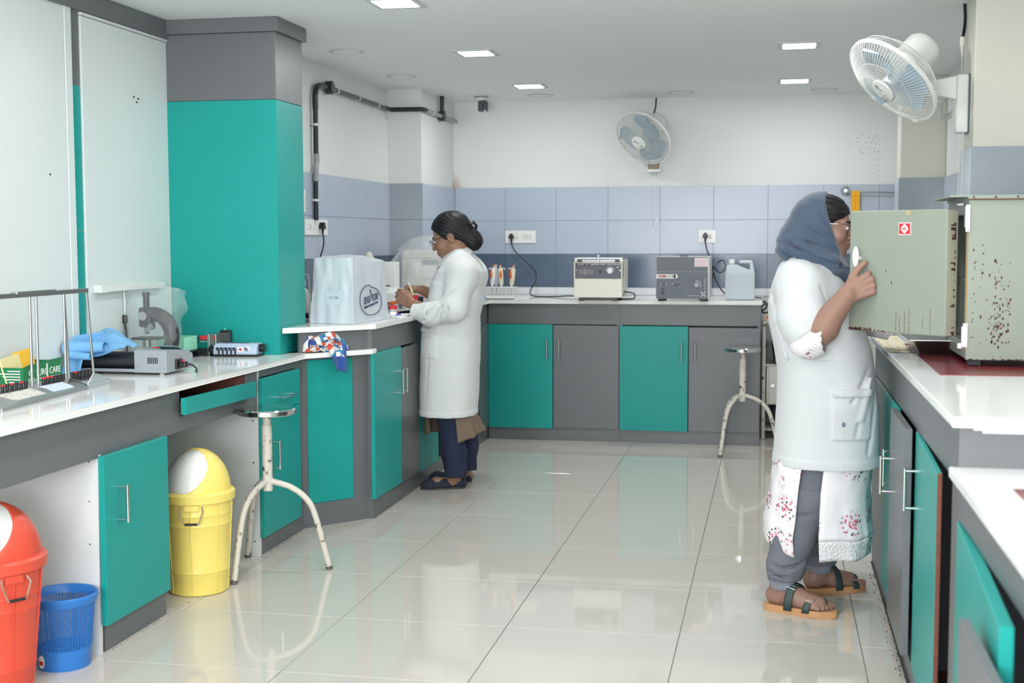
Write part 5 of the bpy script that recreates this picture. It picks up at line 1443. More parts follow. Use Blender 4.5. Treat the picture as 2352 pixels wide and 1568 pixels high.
part('clear_pocket', MB().grid([[(.015 + .012 * i, 8.936 - .004 * math.sin(i + j), .515 + .016 * j) for j in range(5)] for i in range(6)]), mat('greenish_film', (140, 150, 130), .2, alpha=.7), t, world=True)
t = thing('carton', 'small white and orange carton on top of the trolley', 'carton', (-.055, 8.93, .801))
part('box', MB().box((0, 0, 0), (.10, .06, .045), .002), WPLAST2, t); part('orange_panel', MB().box((.006, -.001, .008), (.07, .001, .034)), ORANGE, t)
o = part('cable_tangle', MB().tube(bez([(-.072, 8.93, .856), (-.085, 8.92, .90), (-.065, 8.92, .93), (-.045, 8.92, .90), (-.07, 8.93, .87), (-.09, 8.93, .88), (-.06, 8.94, .91), (-.02, 8.95, .90), (-.03, 8.96, .86), (-.075, 8.95, .852), (0.0, 8.97, .85)], 8), .005, 6), BLACK)
tag(o, 'tangle of thin black cable on top of the small carton', 'cable')
t = thing('floor_bundle', 'dark bundle with pale edge lying under the trolley', 'bundle', (.16, 9.10, .0))
soft('bundle', lambda X, Y, Z: rbox(X, Y, Z, (.16, 9.12, .155), (.17, .13, .08), .04) + .01 * wob(X, Y, Z, 40, 3.0), (-.05, 8.93, .07), (.36, 9.30, .26), .01, mat('dark_cloth', (34, 36, 46), .8), t)

# ------------------------------------------------------------------ incubator, mat, tray
def poly3(pts, z0, z1): return MB().prism(pts, z0, z1)
o = part('vinyl_mat', MB().prism([(.485, 4.035), (.995, 4.055), (.995, 5.2), (.488, 5.2)], ZH, ZH + .0025), MATRED); tag(o, 'dark red vinyl mat under the pale green incubator', 'mat')
o = part('vinyl_mat', MB().prism([(.494, 2.85), (1.0, 2.88), (1.0, 1.5), (.52, 1.5)], .826, .829), MATRED); tag(o, 'dark red vinyl sheet on the near low worktop, cut by the frame edge', 'mat')
o = part('newspaper', MB().grid([[(.402 + .014 * i, 4.80 + .05 * j, ZH + .0015 + .0035 * abs(mnoise.noise(V((i * .7, j * .6, 8))))) for j in range(17)] for i in range(8)]), PAPER, sharp=180); tag(o, 'crumpled cream newsprint on the right worktop beside the mat', 'newspaper')
ix, iy = .592, 4.30
t = thing('incubator', 'pale green rusty steel incubator with its door open, on the right worktop', 'incubator', (ix, iy, ZH + .003))
w2, d2, zb, zt2 = .50, .42, .02, .535
M_ = Matrix.Translation((ix, iy, ZH))
part('side_panel', MB().box((0, 0, zb), (d2, .012, zt2 - .012), .002), INC, t)
part('side_panel', MB().box((0, w2 - .012, zb), (d2, w2, zt2 - .012), .002), INC, t)
part('back_panel', MB().box((d2 - .012, .012, zb), (d2, w2 - .012, zt2 - .012)), INC, t)
part('base_panel', MB().box((.004, .012, zb), (d2 - .012, w2 - .012, zb + .05), .002), INC, t)
part('front_rail', MB().box((0, .012, zt2 - .06), (.02, w2 - .012, zt2 - .012)).box((0, .012, zb + .05), (.02, .05, zt2 - .06)).box((0, w2 - .05, zb + .05), (.02, w2 - .012, zt2 - .06)), INC, t)
part('lining', MB().box((.03, .05, zb + .055), (d2 - .03, .055, zt2 - .06)).box((d2 - .04, .05, zb + .055), (d2 - .035, w2 - .05, zt2 - .06)), STEEL, t)
part('inner_shelf', MB().box((.03, .055, .26), (d2 - .04, w2 - .05, .266)), STEEL, t)
tp = part('top_lid', MB().box((-.004, -.006, zt2 - .014), (d2 + .004, w2 + .004, zt2), .002), INC, t)
part('rusty_edge', MB().box((-.005, -.0075, zt2 - .016), (d2 + .004, -.004, zt2 - .012)), RUST, tp)
rv = MB()
for k in range(7): rv.cyl((.012 + .065 * k, -.0085, zt2 - .007), (.012 + .065 * k, -.006, zt2 - .007), .0035, n=8)
part('rivets', rv, RUST, tp, kind='stuff')
part('front_flap', MB().hexa([(-.055, .02, zt2 - .006), (0, .0, zt2 - .006), (0, w2, zt2 - .006), (-.055, w2 - .02, zt2 - .006), (-.055, .02, zt2 - .001), (0, 0, zt2 - .001), (0, w2, zt2 - .001), (-.055, w2 - .02, zt2 - .001)]), INC, tp)
part('hinge', MB().cyl((-.008, .004, zt2 - .10), (-.008, .004, zt2 - .035), .006, n=12).box((-.010, -.004, zt2 - .115), (.004, .004, zt2 - .03), .001).cyl((-.03, .03, zt2 - .03), (-.012, .02, zt2 - .03), .006, n=10), STEEL, t)
part('hinge', MB().cyl((-.008, .004, zb + .045), (-.008, .004, zb + .105), .006, n=12).box((-.010, -.004, zb + .04), (.004, .004, zb + .115), .001).cyl((-.016, .01, zb + .036), (-.016, .01, zb + .052), .009, n=12), CLIP, t)
part('seal_strip', MB().box((-.003, .004, zb + .03), (.0, .010, zt2 - .03)), mat('old_seal', (168, 128, 74), .7), t)
rs = MB(); rng = random.Random(5)
for k in range(150):
    x = .085 + rng.gauss(0, .012) + .02 * rng.random(); z = rng.choice([rng.gauss(.13, .05), rng.uniform(.05, .36)])
    if rng.random() < .25: x = rng.choice([.02, .04, .125]) + rng.gauss(0, .003); z = rng.uniform(.05, .40)
    if z < zb + .01: continue
    s_ = rng.uniform(.0008, .0026); h_ = s_ * rng.uniform(.8, 2.2)
    rs.box((x - s_, -.0007, z - h_), (x + s_, .001, z + h_))
for k in range(40):
    x = rng.uniform(.0, .42); s_ = rng.uniform(.001, .006); rs.box((x - s_, -.0007, zb), (x + s_, .001, zb + rng.uniform(.001, .005)))
part('rust_spots', rs, RUST, t, kind='stuff')
for x, y in ((.03, .04), (.38, .04), (.03, .46), (.38, .46)): part('foot', MB().box((x - .02, y - .02, 0), (x + .02, y + .02, zb + .002), .002), BLACKR, t)
# its door, hinged at the near corner and swung out
ha = math.atan2(.29, -.278)
dl = part('door', MB().box((0, -.052, .0), (.408, 0, .405), .004), INC, t)
dl.location = (.535 - ix, 4.352 - iy, 1.036 - ZH - .003); dl.rotation_euler = (0, 0, ha)
def dpart(nm, mb, mt, lb=None, **k): return part(nm, mb, mt, dl, lb, **k)
# outer face is local +y=0 side turned to the camera
dpart('sticker', MB().box((.145, .0, .324), (.196, .0008, .364), .0003).box((.148, .0002, .327), (.193, .0012, .361)), [mat('sticker_white', (226, 222, 220), .5)], 'red and white square sticker')
dpart('sticker_field', MB().box((.1475, .0008, .3265), (.1935, .0015, .3615)), REDP)
dpart('sticker_flower', MB().lathe([(0, .0), (.0105, .0)], 20, surf_frame((.1705, .0019, .344), (-1, 0, 0), (0, 1, 0)), cap=False, sx=1.4).lathe([(0, .0), (.006, 0)], 12, surf_frame((.1705, .0020, .3535), (-1, 0, 0), (0, 1, 0)), cap=False).lathe([(0, .0), (.006, 0)], 12, surf_frame((.1705, .0020, .3345), (-1, 0, 0), (0, 1, 0)), cap=False), WHITEP)
dpart('sticker_mark', MB().lathe([(.002, .0), (.0052, 0)], 12, surf_frame((.1705, .0026, .344), (-1, 0, 0), (0, 1, 0)), cap=False, sx=1.5), REDP)
dpart('tape_scrap', MB().box((.147, .0, .388), (.168, .0008, .404)), mat('old_tape', (168, 158, 126), .5))
rs = MB()
for k in range(46):
    x = .408 - abs(rng.gauss(0, .06)) - .004; s_ = rng.uniform(.001, .006); rs.box((x - s_, -.0002, .001), (x + s_, .0008, rng.uniform(.003, .012)))
for x, z0_, z1_ in ((.165, .006, .075), (.185, .006, .06), (.20, .01, .07), (.09, .02, .06), (.06, .005, .09), (.145, .004, .085)):
    for k in range(10): 
        za = z0_ + (z1_ - z0_) * k / 10; rs.box((x - .0007 + rng.gauss(0, .0006), -.0002, za), (x + .0007, .0006, za + (z1_ - z0_) / 12))
for x, z in ((.245, .20), (.22, .16), (.222, .164)): rs.box((x, -.0002, z), (x + .003, .0006, z + .008))
for k in range(30):
    z = rng.choice([rng.uniform(.30, .38), rng.uniform(.0, .4)]); rs.box((-.0008, -.052 + .01, z), (.0008, -.052 + .01 + rng.uniform(.004, .026), z + rng.uniform(.002, .010)))
dpart('rust_marks', rs, RUST, kind='stuff')
dpart('door_edge', MB().box((-.0006, -.05, .003), (.0, -.002, .402)), mat('worn_edge', (176, 176, 156), .5))
hd = dpart('latch_handle', MB().sphere((.362, .020, .250), (.013, .008, .036), 18, 12).cyl((.362, .0, .245), (.362, .02, .245), .007, n=12), WPLAST)
dpart('inner_gasket', MB().box((.02, -.058, .02), (.388, -.051, .385), .003), mat('gasket_grey', (120, 120, 112), .6))
t = thing('steel_tray', 'rectangular stainless steel tray on the mat below the incubator door', 'tray', (.60, 4.86, ZH + .003))
mb = MB(); a, b = .125, .15
def rect(x, y, z): return [(-x, -y, z), (x, -y, z), (x, y, z), (-x, y, z)]
vv = rect(a * .8, b * .8, 0) + rect(a, b, .05) + rect(a + .012, b + .012, .051) + rect(a + .012, b + .012, .048) + rect(a * .98, b * .98, .046) + rect(a * .78, b * .78, .003)
fs = [(3, 2, 1, 0)] + [(4 * r + i, 4 * r + (i + 1) % 4, 4 * r + 4 + (i + 1) % 4, 4 * r + 4 + i) for r in range(5) for i in range(4)] + [(20, 21, 22, 23)]
mb._add(vv, fs); part('dish', mb, STEEL, t, recalc=True)

# ------------------------------------------------------------------ age: mildew specks, a rusty seep in the corner, grime along the right plinth
MILD = mat('mildew', (120, 118, 108), .9)
rng2 = random.Random(11)
sp = MB()
for k in range(70):
    x = .70 - abs(rng2.gauss(0, .10)); z = rng2.choice([rng2.gauss(2.04, .05), rng2.gauss(1.92, .05), rng2.uniform(1.75, 2.2)]); s_ = rng2.uniform(.0006, .0022)
    sp.box((x - s_ * rng2.uniform(1, 3), Y1 - .0006, z - s_), (x + s_ * rng2.uniform(1, 3), Y1, z + s_))
part('mildew_specks', sp, MILD, wall_back, kind='stuff')
def seep():
    mt = bpy.data.materials.new('rusty_seep'); mt.use_nodes = True; nt = mt.node_tree; b = nt.nodes['Principled BSDF']
    b.inputs['Base Color'].default_value = lin((204, 150, 112)); b.inputs['Roughness'].default_value = .9
    tc = nt.nodes.new('ShaderNodeTexCoord'); g = nt.nodes.new('ShaderNodeTexGradient'); g.gradient_type = 'SPHERICAL'
    mp = nt.nodes.new('ShaderNodeMapping'); n = nt.nodes.new('ShaderNodeTexNoise'); n.inputs['Scale'].default_value = 26
    mp.inputs['Location'].default_value = (0, 0, 0); mp.inputs['Scale'].default_value = (14, 14, 9)
    m_ = nt.nodes.new('ShaderNodeMath'); m_.operation = 'MULTIPLY'
    nt.links.new(tc.outputs['Object'], mp.inputs[0]); nt.links.new(mp.outputs[0], g.inputs[0]); nt.links.new(tc.outputs['Object'], n.inputs['Vector'])
    nt.links.new(g.outputs['Fac'], m_.inputs[0]); nt.links.new(n.outputs[0], m_.inputs[1]); m2_ = nt.nodes.new('ShaderNodeMath'); m2_.operation = 'MULTIPLY'; m2_.inputs[1].default_value = .45; nt.links.new(m_.outputs[0], m2_.inputs[0]); nt.links.new(m2_.outputs[0], b.inputs['Alpha'])
    return mt
sm = seep()
o = part('seep_stain', MB().box((-.0, -.0006, -.02), (.09, 0, .12)).box((-.0, -.10, -.02), (.0006, 0, .12)), sm, wall_back)
o.location = (-2.309, Y1 - .0008, 1.722)
gr_ = MB()
for k in range(100):
    y = rng2.uniform(3.5, 5.5); d = abs(rng2.gauss(0, .012)); s_ = rng2.uniform(.0005, .0026)
    gr_.box((.412 - d - s_, y - s_ * rng2.uniform(1, 5), 0), (.412 - d + s_ * .5, y + s_ * rng2.uniform(1, 5), .0008))
gr_.box((.411, 3.2, 0), (.4195, 5.6, .0012))
for k in range(60):
    y = rng2.uniform(3.9, 5.7); s_ = rng2.uniform(.0004, .0016); gr_.box((-2.13 + .23 * (y > 5.75), y - s_ * 3, 0), (-2.128 + s_, y + s_ * 3, .0008))
part('grime', gr_, mat('grime', (70, 66, 60), .9), floor, kind='stuff')
# ------------------------------------------------------------------ people: each body one smooth skin grown from joints, clothes as children
class Field:
    """a distance field on a grid; every shape only touches its own box, blends are smooth"""
    def __init__(s, lo, hi, h):
        s.lo = np.array(lo, float); s.h = h
        s.n = np.ceil((np.array(hi, float) - s.lo) / h).astype(int) + 1
        s.ax = [(s.lo[i] + h * np.arange(s.n[i])).astype(f32) for i in range(3)]
        s.D = np.full(s.n, .5, f32)
    def sl(s, a, b):
        i0 = np.clip(np.floor((np.array(a) - s.lo) / s.h).astype(int), 0, s.n - 1)
        i1 = np.clip(np.ceil((np.array(b) - s.lo) / s.h).astype(int) + 1, 1, s.n)
        S_ = tuple(slice(p, max(q, p + 1)) for p, q in zip(i0, i1))
        return S_, s.ax[0][S_[0]][:, None, None], s.ax[1][S_[1]][None, :, None], s.ax[2][S_[2]][None, None, :]
    def op(s, fn, a, b, k=.01, mode='add'):
        m = k + 3 * s.h
        S_, X, Y, Z = s.sl(np.minimum(a, b) - m, np.maximum(a, b) + m)
        d = fn(X, Y, Z)
        if mode == 'add': s.D[S_] = smin(s.D[S_], d, k)
        elif mode == 'sub': s.D[S_] = smax(s.D[S_], -d, k)
        else: s.D[S_] = smax(s.D[S_], d, k)
        return s
    def cap(s, a, b, ra, rb=None, k=.01, n=None, st=1.0, mode='add'):
        rb = ra if rb is None else rb; r = max(ra, rb) / min(1.0, st)
        return s.op(lambda X, Y, Z: cap(X, Y, Z, a, b, ra, rb, n, st), np.minimum(a, b) - r, np.maximum(a, b) + r, k, mode)
    def chain(s, pts, rad, k=.01, n=None, st=1.0, mode='add'):
        for i in range(len(pts) - 1): s.cap(pts[i], pts[i + 1], rad[i], rad[i + 1], k, n, st, mode)
        return s
    def ell(s, c, r, k=.01, R=None, mode='add'):
        m = max(r) if R is not None else np.array(r)
        return s.op(lambda X, Y, Z: ell(X, Y, Z, c, r, R), np.array(c) - m, np.array(c) + m, k, mode)
    def patch(s, region, a, b, th):
        """raise the surface by th inside a region (a pocket, a hem, a cuff)"""
        S_, X, Y, Z = s.sl(a, b); d = s.D[S_]
        s.D[S_] = np.minimum(d, np.maximum(d - th, region(X, Y, Z))); return s
    def shift(s, fn, a, b):
        S_, X, Y, Z = s.sl(a, b); s.D[S_] = s.D[S_] + fn(X, Y, Z); return s
    def hollow(s, z, th):
        """open the bottom of a garment up to height z"""
        S_ = (slice(None), slice(None), slice(0, int((z - s.lo[2]) / s.h)))
        d = s.D[S_]; s.D[S_] = np.maximum(d, -(d + th)); return s
    def cut(s, fn):
        s.D = np.maximum(s.D, fn(s.ax[0][:, None, None], s.ax[1][None, :, None], s.ax[2][None, None, :])).astype(f32); return s
    def mesh(s, name, mt, parent, label=None):
        D = s.D
        o = soft(name, lambda X, Y, Z: D, s.lo, s.lo + s.h * (s.n - 1.001), s.h, mt, parent, label)
        return o
def head_pt(M, p, sc): return np.array(M @ V((p[0] * sc, p[1] * sc, p[2] * sc)))
def build_head(F, M, sc, nape):
    R = np.array(M.to_3x3()); P_ = lambda *p: head_pt(M, p, sc)
    E = lambda c, r, k=.012, mode='add': F.ell(P_(*c), tuple(v * sc for v in r), k, R, mode)
    Cc = lambda a, b, ra, rb=None, k=.01, mode='add': F.cap(P_(*a), P_(*b), ra * sc, (ra if rb is None else rb) * sc, k, mode=mode)
    E((0, -.012, .035), (.074, .095, .086)); E((0, .028, -.032), (.057, .060, .078), .03)
    for x in (-1, 1):
        Cc((x * .050, .004, -.048), (x * .018, .064, -.096), .018, .015, .025)
        E((x * .036, .060, -.028), (.024, .024, .024), .022)
        Cc((x * .010, .084, .020), (x * .040, .072, .020), .0095, .008, .016)
    E((0, .070, -.098), (.019, .017, .018), .02); E((0, .066, -.062), (.034, .026, .036), .014); E((0, .078, -.046), (.018, .016, .018), .012)
    for x in (-1, 1): E((x * .031, .096, .004), (.017, .016, .011), .012, 'sub')
    Cc((0, .086, .012), (0, .108, -.028), .0075, .0105, .010)
    for x in (-1, 1):
        E((x * .011, .100, -.033), (.0085, .010, .0075), .006)
        E((x * .031, .080, .003), (.0150, .0140, .0125), .005)
        E((x * .034, .092, .002), (.0155, .0150, .0052), .002, 'sub')
        E((x * .073, -.010, -.006), (.010, .019, .030), .006); E((x * .084, -.006, .0), (.006, .010, .017), .004, 'sub')
    up = [(-.024, .080, -.061), (-.009, .094, -.056), (.009, .094, -.056), (.024, .080, -.061)]
    lo_ = [(-.022, .080, -.063), (-.008, .092, -.068), (.008, .092, -.068), (.022, .080, -.063)]
    md_ = [(-.025, .084, -.062), (-.009, .101, -.0615), (.009, .101, -.0615), (.025, .084, -.062)]
    F.chain([P_(*p) for p in up], [.0035 * sc, .0046 * sc, .0046 * sc, .0035 * sc], .007)
    F.chain([P_(*p) for p in lo_], [.0035 * sc, .0052 * sc, .0052 * sc, .0035 * sc], .007)
    F.chain([P_(*p) for p in md_], [.0010 * sc] * 4, .002, mode='sub')
    F.cap(P_(0, -.022, -.05), nape, .048 * sc, .052 * sc, .03)
def hand_shape(F, W, y, z, side, flex, thumb, sc=1.0, spread=.0, k=.0035):
    """W wrist, y towards the fingers, z out of the back of the hand, side = +1/-1 where the thumb lies along y x z;
    flex: per finger (knuckle, middle, end) bend in degrees; thumb: three points in hand coordinates"""
    y = V(y).normalized(); z = V(z); z = (z - y * z.dot(y)).normalized(); x = y.cross(z) * side
    L = lambda a, b, c: np.array(V(W) + (x * a + y * b + z * c) * sc)
    bx = [.029, .0095, -.010, -.028]; by = [.083, .087, .083, .074]; ln = [(.040, .024, .020), (.045, .028, .021), (.041, .026, .020), (.032, .020, .018)]
    for i in range(4):
        F.cap(L(bx[i] * .55, .008, 0), L(bx[i], by[i], 0), .0150 * sc, .0108 * sc, .007)
        a = 0.0; p = (bx[i], by[i], .001); r = .0095
        for j in range(3):
            a += math.radians(flex[i][j])
            q = (p[0] + bx[i] * spread * ln[i][j] * 10, p[1] + ln[i][j] * math.cos(a), p[2] - ln[i][j] * math.sin(a))
            F.cap(L(*p), L(*q), r * sc, (r - .0008) * sc, k if j == 0 else .002); p = q; r -= .0008
    F.cap(L(.014, .014, -.006), L(*thumb[0]), .018 * sc, .0135 * sc, .012)
    F.cap(L(*thumb[0]), L(*thumb[1]), .0128 * sc, .0114 * sc, .005); F.cap(L(*thumb[1]), L(*thumb[2]), .0114 * sc, .0092 * sc, .003)
    return L
def tint(o, fn):
    me = o.data; n = len(me.vertices); co = np.empty(n * 3, f32); me.vertices.foreach_get('co', co)
    a = me.attributes.new('tint', 'FLOAT', 'POINT'); a.data.foreach_set('value', fn(co.reshape(-1, 3)).astype(f32))
def skin(name, col, lip):
    mt = mat(name, col, .48, spec=.4, sss=.25, bump=(420, .06)); nt = mt.node_tree; b = nt.nodes['Principled BSDF']
    at = nt.nodes.new('ShaderNodeAttribute'); at.attribute_name = 'tint'
    n = nt.nodes.new('ShaderNodeTexNoise'); n.inputs['Scale'].default_value = 30
    m0 = nt.nodes.new('ShaderNodeMix'); m0.data_type = 'RGBA'; m0.inputs[6].default_value = lin(col); m0.inputs[7].default_value = lin([c * .92 for c in col])
    m1 = nt.nodes.new('ShaderNodeMix'); m1.data_type = 'RGBA'; m1.inputs[7].default_value = lin(lip)
    nt.links.new(n.outputs[0], m0.inputs[0]); nt.links.new(m0.outputs[2], m1.inputs[6]); nt.links.new(at.outputs['Fac'], m1.inputs[0])
    nt.links.new(m1.outputs[2], b.inputs['Base Color']); return mt
def eyes(par, M, sc):
    for x in (-1, 1):
        e = part('eye', MB().sphere(head_pt(M, (x * .031, .0795, .0025), sc), .0122 * sc, 18, 12), mat('eye_white', (226, 222, 216), .2), par, world=True)
        part('iris', MB().sphere(head_pt(M, (x * .031, .0868, .0015), sc), .0058 * sc, 14, 10), mat('iris', (26, 18, 16), .1), e, world=True)
        pts = [head_pt(M, (x * (.014 + .032 * t), .094 - .020 * t ** 1.6, .021 + .005 * math.sin(PI * t)), sc) for t in (0, .25, .5, .75, 1)]
        part('eyebrow', MB().tube(pts, [.0026 * sc, .0034 * sc, .0032 * sc, .0026 * sc, .0012 * sc], 8), HAIR, par, world=True)
def glasses(par, M, sc, mt, dz=.0):
    g = MB()
    for x in (-1, 1):
        ring = [head_pt(M, (x * .033 + .023 * math.copysign(abs(math.cos(a)) ** .75, math.cos(a)), .106, .002 + dz + .0165 * math.copysign(abs(math.sin(a)) ** .75, math.sin(a))), sc) for a in [2 * PI * k / 28 for k in range(28)]]
        g.tube(ring, .0013 * sc, 6, closed=True)
        g.tube([head_pt(M, p, sc) for p in ((x * .056, .104, .008 + dz), (x * .072, .080, .010 + dz), (x * .079, .0, .006 + dz), (x * .078, -.02, -.01 + dz))], .0016 * sc, 6)
    g.tube([head_pt(M, p, sc) for p in ((-.010, .106, .004 + dz), (0, .109, .007 + dz), (.010, .106, .004 + dz))], .0012 * sc, 6)
    gl = part('glasses', g, mt, par, world=True)
    for x in (-1, 1):
        ring = [head_pt(M, (x * .033 + .0225 * math.cos(a), .106, .002 + dz + .016 * math.sin(a)), sc) for a in [2 * PI * k / 24 for k in range(24)]]
        part('lens', MB().raw([tuple(p) for p in ring], [tuple(range(24))]), mat('lens', (220, 228, 230), .05, alpha=.12, spec=.6), gl, world=True, recalc=False)
HAIR = mat('black_hair', (18, 18, 21), .5, spec=.35, bump=(70, .3))
COAT = mat('white_coat', (206, 211, 211), .85, sheen=.15, bump=(240, .05))
COAT2 = mat('white_coat_bright', (196, 200, 203), .85, sheen=.15, bump=(240, .05))
SKIN1 = skin('brown_skin_warm', (148, 113, 92), (136, 96, 84))
SKIN2 = skin('brown_skin', (150, 117, 103), (134, 96, 88))
def loft(keys):
    """keys: (z, x back, x front, half width, y centre) -> field of a body-shaped column"""
    K = np.array(sorted(keys)); zs = K[:, 0]
    def fn(X, Y, Z):
        zf = Z.ravel(); g = lambda c: np.interp(zf, zs, K[:, c]).astype(f32)[None, None, :]
        x0, x1, hw, yc = g(1), g(2), g(3), g(4)
        cx, a = (x0 + x1) / 2, np.abs(x1 - x0) / 2
        u, v = np.abs((X - cx) / a), np.abs((Y - yc) / hw)
        q = (u ** 2.4 + v ** 2.4 + 1e-9) ** (1 / 2.4)
        d = (q - 1) * np.minimum(a, hw)
        return np.maximum(d, np.maximum(zs[0] - Z, Z - zs[-1]))
    lo = (min(K[:, 1].min(), K[:, 2].min()), (K[:, 4] - K[:, 3]).min(), zs[0]); hi = (max(K[:, 1].max(), K[:, 2].max()), (K[:, 4] + K[:, 3]).max(), zs[-1])
    return fn, np.array(lo), np.array(hi)

# ---------------- the woman with the bun, at the left bench
def woman_bun():
    t = thing('person', 'woman in white lab coat with black hair bun and glasses, head bent over her hands', 'person', (-1.70, 6.90, 0))
    sc = 1.03
    f_ = V((-.935, -.03, -.355)).normalized(); M = frame((-1.712, 6.90, 1.362), V((0, 1, 0)).cross(V((0, 0, 1))), (0, 0, 1))
    x_ = f_.cross(V((0, 0, 1))).normalized(); u_ = x_.cross(f_)
    M = Matrix((x_, f_, u_)).transposed().to_4x4(); M.translation = (-1.712, 6.90, 1.362)
    F = Field((-2.06, 6.56, -.005), (-1.46, 7.20, 1.53), .0031)
    build_head(F, M, sc, np.array((-1.655, 6.90, 1.215)))
    Y_ = 6.90
    F.chain([(-1.665, Y_, 1.30), (-1.660, Y_, 1.19), (-1.688, Y_, 1.00), (-1.715, Y_, .84)], [.050, .080, .100, .105], .03, n=(0, 1, 0), st=.72)
    for y0, y1, sx in ((-.15, -.185, 0), (.15, .175, 0)):
        F.cap((-1.645, Y_, 1.19), (-1.635, Y_ + y0 * .8, 1.175), .05, .05, .03)
    # near (left) arm and hand
    F.chain([(-1.625, 6.745, 1.19), (-1.650, 6.69, .985), (-1.79, 6.70, .965), (-1.893, 6.735, 1.008)], [.056, .044, .040, .027], .02)
    fx = [(38, 42, 30), (44, 48, 34), (50, 52, 36), (56, 54, 36)]
    hand_shape(F, (-1.893, 6.735, 1.008), (-.86, .20, .46), (-.15, -.92, .30), 1, fx, ((.036, .040, -.010), (.040, .072, -.014), (.036, .100, -.016)), .98)
    # far (right) arm and hand, pinching a tube
    F.chain([(-1.645, 7.035, 1.165), (-1.69, 7.09, .985), (-1.82, 6.99, 1.035), (-1.885, 6.925, 1.073)], [.056, .044, .040, .027], .02)
    fx = [(78, 66, 34), (80, 78, 40), (82, 84, 45), (84, 86, 45)]
    hand_shape(F, (-1.885, 6.925, 1.073), (-.92, -.30, .12), (-.30, .30, .90), -1, fx, ((.030, .050, -.022), (.022, .078, -.034), (.010, .092, -.044)), .98)
    # legs and feet
    for y, xh, xa, fy, tx in ((6.83, -1.695, -1.672, 6.83, -.09), (6.985, -1.665, -1.66, 7.03, 0.0)):
        F.chain([(-1.68, y, .86), (xh, y, .45), (xa, y, .09)], [.088, .058, .036], .03)
        d = V((-.235, -.075 if tx else -.02, 0)); h = V((xa + .012, fy + .016, 0))
        F.chain([tuple(h + V((0, 0, .035))), tuple(h + d * .5 + V((0, 0, .042))), tuple(h + d * .80 + V((0, 0, .022)))], [.023, .025, .014], .015, n=(0, 0, 1), st=1.1)
        F.cap((xa, y, .10), tuple(h + d * .18 + V((0, 0, .04))), .033, .030, .02)
    b = F.mesh('body', SKIN1, t)
    Mi = np.array((M.inverted() @ root_matrix(t)))
    def lips(co):
        q = (co @ Mi[:3, :3].T + Mi[:3, 3]) / sc
        return np.clip(1.25 - np.sqrt((q[:, 0] / .026) ** 2 + ((q[:, 1] - .092) / .014) ** 2 + ((q[:, 2] + .062) / .0115) ** 2), 0, .35) / .35
    tint(b, lips)
    eyes(t, M, sc); glasses(t, M, sc, mat('dark_frame', (40, 38, 40), .3))
    # hair swept back into a bun
    H = Field((-1.93, 6.76, 1.20), (-1.50, 7.04, 1.54), .0032); R = np.array(M.to_3x3())
    Pw = lambda *p: head_pt(M, p, sc)
    H.ell(Pw(0, -.013, .040), tuple(v * sc for v in (.084, .107, .094)), .01, R)
    H.ell(Pw(0, -.075, -.02), tuple(v * sc for v in (.060, .055, .065)), .03, R)
    I = np.array(M.inverted())
    S_, X, Y, Z = H.sl(H.lo, H.lo + 9)
    lx, ly, lz = ((X * I[i, 0] + Y * I[i, 1] + Z * I[i, 2] + I[i, 3]) / sc for i in range(3))
    g = np.interp(ly, [-.14, -.07, -.02, .02, .045, .07, .088, .11], [-.14, -.085, -.030, -.010, .026, .060, .076, .092]).astype(f32)
    H.D = smax(H.D, (g - lz) * sc * .8, .008).astype(f32)
    H.ell((-1.588, 6.90, 1.338), (.047, .052, .054), .018); H.ell((-1.606, 6.90, 1.375), (.040, .045, .040), .02)
    H.shift(lambda X, Y, Z: .0009 * np.sin(300 * (Z + .5 * X) + 4 * np.sin(60 * Y)) + .0015 * wob(X, Y, Z, 60, 2), H.lo, H.lo + 9)
    hr = H.mesh('hair', HAIR, t)
    part('hair_clip', MB().tube([(-1.598, 6.86, 1.425), (-1.588, 6.89, 1.442), (-1.572, 6.90, 1.420), (-1.580, 6.91, 1.395), (-1.605, 6.92, 1.385), (-1.60, 6.88, 1.40)], .008, 8), BLACK, hr, world=True)
    st_ = MB()
    for k in range(5): st_.tube(bez([(-1.575 + .006 * k, 6.88 + .008 * k, 1.392), (-1.545 + .003 * k, 6.89, 1.37 - .006 * k), (-1.538 + .002 * k, 6.89, 1.335), (-1.552, 6.89, 1.30)], 5), .0007, 4)
    part('loose_strands', st_, HAIR, hr, world=True, kind='stuff')
    part('ear_stud', MB().sphere(Pw(.080, -.004, -.036), .0045, 10, 8), mat('gold', (220, 180, 110), .2, metal=1), t, world=True)
    part('bracelet', MB().lathe([(.027, -.001), (.0285, 0), (.027, .001)], 20, zframe((-1.885, 6.732, 1.004), (-.86, .2, .46)), cap=False), CHROME, t, world=True)
    # coat
    fn, lo, hi = loft([(.402, -1.578, -1.884, .185, 6.90), (.55, -1.570, -1.882, .190, 6.90), (.70, -1.563, -1.877, .192, 6.90), (.85, -1.560, -1.868, .185, 6.90), (.93, -1.562, -1.856, .180, 6.90),
                       (1.02, -1.540, -1.838, .182, 6.90), (1.11, -1.533, -1.812, .185, 6.90), (1.18, -1.540, -1.775, .180, 6.90), (1.235, -1.562, -1.742, .150, 6.90), (1.275, -1.60, -1.715, .095, 6.90), (1.295, -1.62, -1.70, .07, 6.90)])
    G = Field((-1.96, 6.54, .38), (-1.48, 7.22, 1.34), .0038)
    G.op(fn, lo, hi, .01)
    G.cap((-1.645, 6.79, 1.195), (-1.645, 7.01, 1.195), .066, .066, .03); G.cap((-1.655, 6.87, 1.24), (-1.655, 6.93, 1.24), .056, .056, .03); G.cap((-1.618, 6.77, 1.150), (-1.618, 7.03, 1.150), .078, .078, .04)
